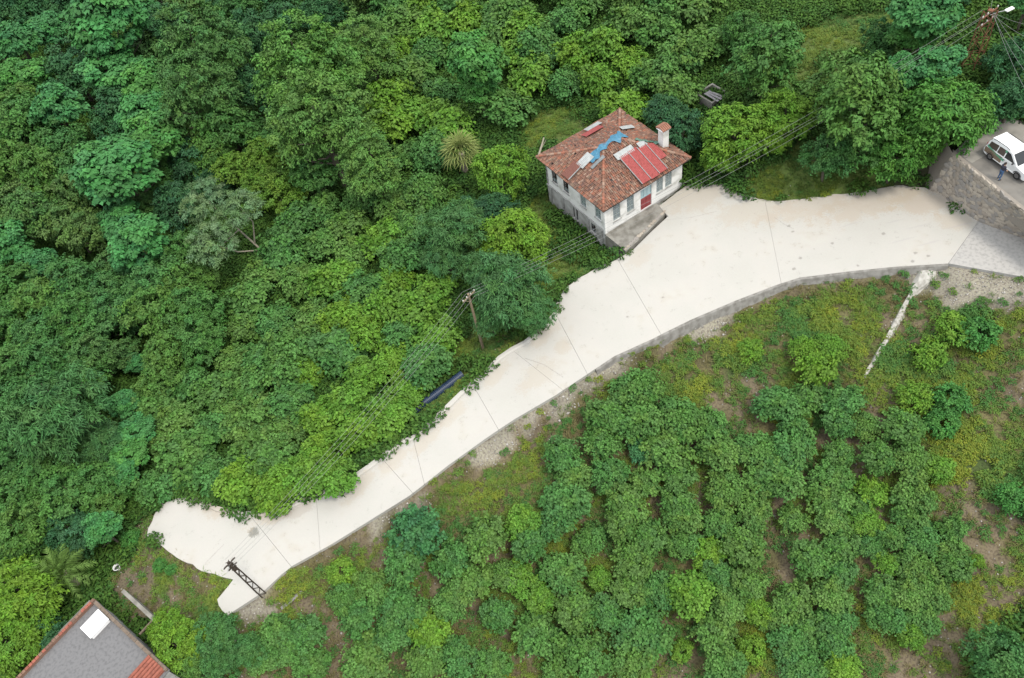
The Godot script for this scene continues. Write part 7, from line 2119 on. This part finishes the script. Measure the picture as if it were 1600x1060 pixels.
	M.cable = mat(0.228, 0.236, 0.236, 0.6, 0.2)
	M.pipe = mat(0.023, 0.042, 0.084, 0.4)
	M.dark_water = mat(0.023, 0.027, 0.023, 0.08)
	M.black_sheet = mat(0.023, 0.024, 0.027, 0.45)
	M.car_white = mat(0.72, 0.73, 0.74, 0.35)
	M.car_white.clearcoat_enabled = true
	M.car_white.clearcoat = 0.6
	M.car_glass = mat(0.015, 0.018, 0.021, 0.06)
	M.brown_glass = mat(0.068, 0.053, 0.046, 0.1)
	M.tan_panel = weathered(mat(0.213, 0.160, 0.114, 0.45), blot, 0.6)
	M.green_vinyl = mat(0.091, 0.304, 0.190, 0.4)
	M.black_plastic = mat(0.015, 0.015, 0.017, 0.55)
	M.lamp_glass = mat(0.456, 0.471, 0.486, 0.1)
	M.red_lamp = mat(0.266, 0.015, 0.015, 0.2)
	M.tyre = mat(0.015, 0.015, 0.015, 0.85)
	M.alloy = mat(0.266, 0.266, 0.274, 0.35, 0.7)
	M.cloth = mat(1, 1, 1, 0.85)
	M.palm_trunk = weathered(mat(0.228, 0.198, 0.160, 0.95), blot, 0.6)
	var gl := StandardMaterial3D.new()
	gl.albedo_color = Color(0.55, 0.60, 0.62, 0.55)
	gl.transparency = BaseMaterial3D.TRANSPARENCY_ALPHA
	gl.roughness = 0.05
	gl.cull_mode = BaseMaterial3D.CULL_DISABLED
	M.glass = gl
	M.glass_pale = mat(0.289, 0.395, 0.426, 0.15)
	M.blue_glass = mat(0.046, 0.129, 0.190, 0.1)
	# leaves: tones 0 green, 1 yellow-green, 2 olive, 3 dark blue-green
	M.leaf = {
		"hazel": [[leaf_mat(0.097, 0.218, 0.054), leaf_mat(0.084, 0.210, 0.058), leaf_mat(0.113, 0.227, 0.054)], [leaf_mat(0.141, 0.281, 0.034), leaf_mat(0.126, 0.269, 0.038)], [leaf_mat(0.101, 0.193, 0.049)], [leaf_mat(0.059, 0.185, 0.074)]],
		"broad": [[leaf_mat(0.071, 0.235, 0.074), leaf_mat(0.067, 0.223, 0.078), leaf_mat(0.084, 0.244, 0.058)], [leaf_mat(0.101, 0.235, 0.054)], [leaf_mat(0.092, 0.193, 0.063)], [leaf_mat(0.063, 0.210, 0.083)]],
		"wood": [[leaf_mat(0.080, 0.202, 0.049), leaf_mat(0.071, 0.189, 0.054), leaf_mat(0.097, 0.210, 0.044)], [leaf_mat(0.130, 0.244, 0.034)], [leaf_mat(0.087, 0.193, 0.054), leaf_mat(0.105, 0.197, 0.054)], [leaf_mat(0.046, 0.139, 0.054)]],
		"feather": [[leaf_mat(0.088, 0.214, 0.069), leaf_mat(0.080, 0.202, 0.069)]],
		"lime": [[leaf_mat(0.092, 0.210, 0.044)], [leaf_mat(0.159, 0.302, 0.032), leaf_mat(0.144, 0.290, 0.034)], [leaf_mat(0.092, 0.244, 0.044), leaf_mat(0.105, 0.248, 0.038)]],
		"poplar": [[leaf_mat(0.101, 0.210, 0.054)], [leaf_mat(0.115, 0.260, 0.054), leaf_mat(0.122, 0.248, 0.058)], [leaf_mat(0.090, 0.206, 0.058)]],
		"dark": [[leaf_mat(0.042, 0.126, 0.054)]],
		"shrub": [[leaf_mat(0.071, 0.218, 0.049)], [leaf_mat(0.144, 0.277, 0.034)]]}
	M.silver_leaf = leaf_mat(0.175, 0.285, 0.14)
	M.palm_olive = leaf_mat(0.185, 0.227, 0.067)
	M.palm_green = leaf_mat(0.143, 0.252, 0.059)
	M.cover_leaf = leaf_mat(0.672, 0.672, 0.672, 0.75)

func _ready():
	# ---- camera
	var cam := Camera3D.new()
	cam.name = "camera"
	cam.transform = Transform3D(Basis(Vector3(0.975827, -0.135495, 0.171472), Vector3(0.218545, 0.605001, -0.765645), Vector3(0.000000, 0.784611, 0.619988)), Vector3(-0, 55, 43.46))
	cam.fov = 46.119
	cam.far = 2500.0
	cam.current = true
	add_child(cam)
	# ---- overcast sky, weak broad sun, exposure
	var sky_m := ProceduralSkyMaterial.new()
	sky_m.sky_top_color = Color(0.98, 0.99, 1.0)
	sky_m.sky_horizon_color = Color(0.66, 0.69, 0.72)
	sky_m.sky_curve = 0.25
	sky_m.ground_bottom_color = Color(0.25, 0.28, 0.22)
	sky_m.ground_horizon_color = Color(0.6, 0.63, 0.63)
	sky_m.sun_angle_max = 1.0
	var sky := Sky.new()
	sky.sky_material = sky_m
	var env := Environment.new()
	env.background_mode = Environment.BG_SKY
	env.sky = sky
	env.tonemap_mode = Environment.TONE_MAPPER_LINEAR
	env.tonemap_exposure = 2.0
	env.sdfgi_enabled = true
	env.ssao_enabled = true
	env.ssil_enabled = true
	var we := WorldEnvironment.new()
	we.name = "world_environment"
	we.environment = env
	add_child(we)
	var sun := DirectionalLight3D.new()
	sun.name = "sun"
	sun.light_energy = 0.5
	sun.light_angular_distance = 14.0
	sun.light_color = Color(1.0, 0.97, 0.92)
	sun.shadow_enabled = true
	add_child(sun)
	sun.look_at_from_position(Vector3(14, 40, 16), Vector3.ZERO)
	# ---- structure
	fine.seed = 6
	fine.frequency = 0.03
	fine.fractal_octaves = 3
	make_materials()
	make_rocks()
	print("ground"); build_ground()
	print("road"); build_road()
	build_pad_and_stone_wall()
	print("houses"); build_house()
	build_flat_house()
	# ---- objects
	print("trees"); make_protos()
	plant_trees()
	print("poles"); build_poles()
	build_van()
	build_person()
	print("small"); build_small_things()
	print("cover"); build_cover(cam.transform, tan(deg_to_rad(cam.fov * 0.5)))
	print("done")
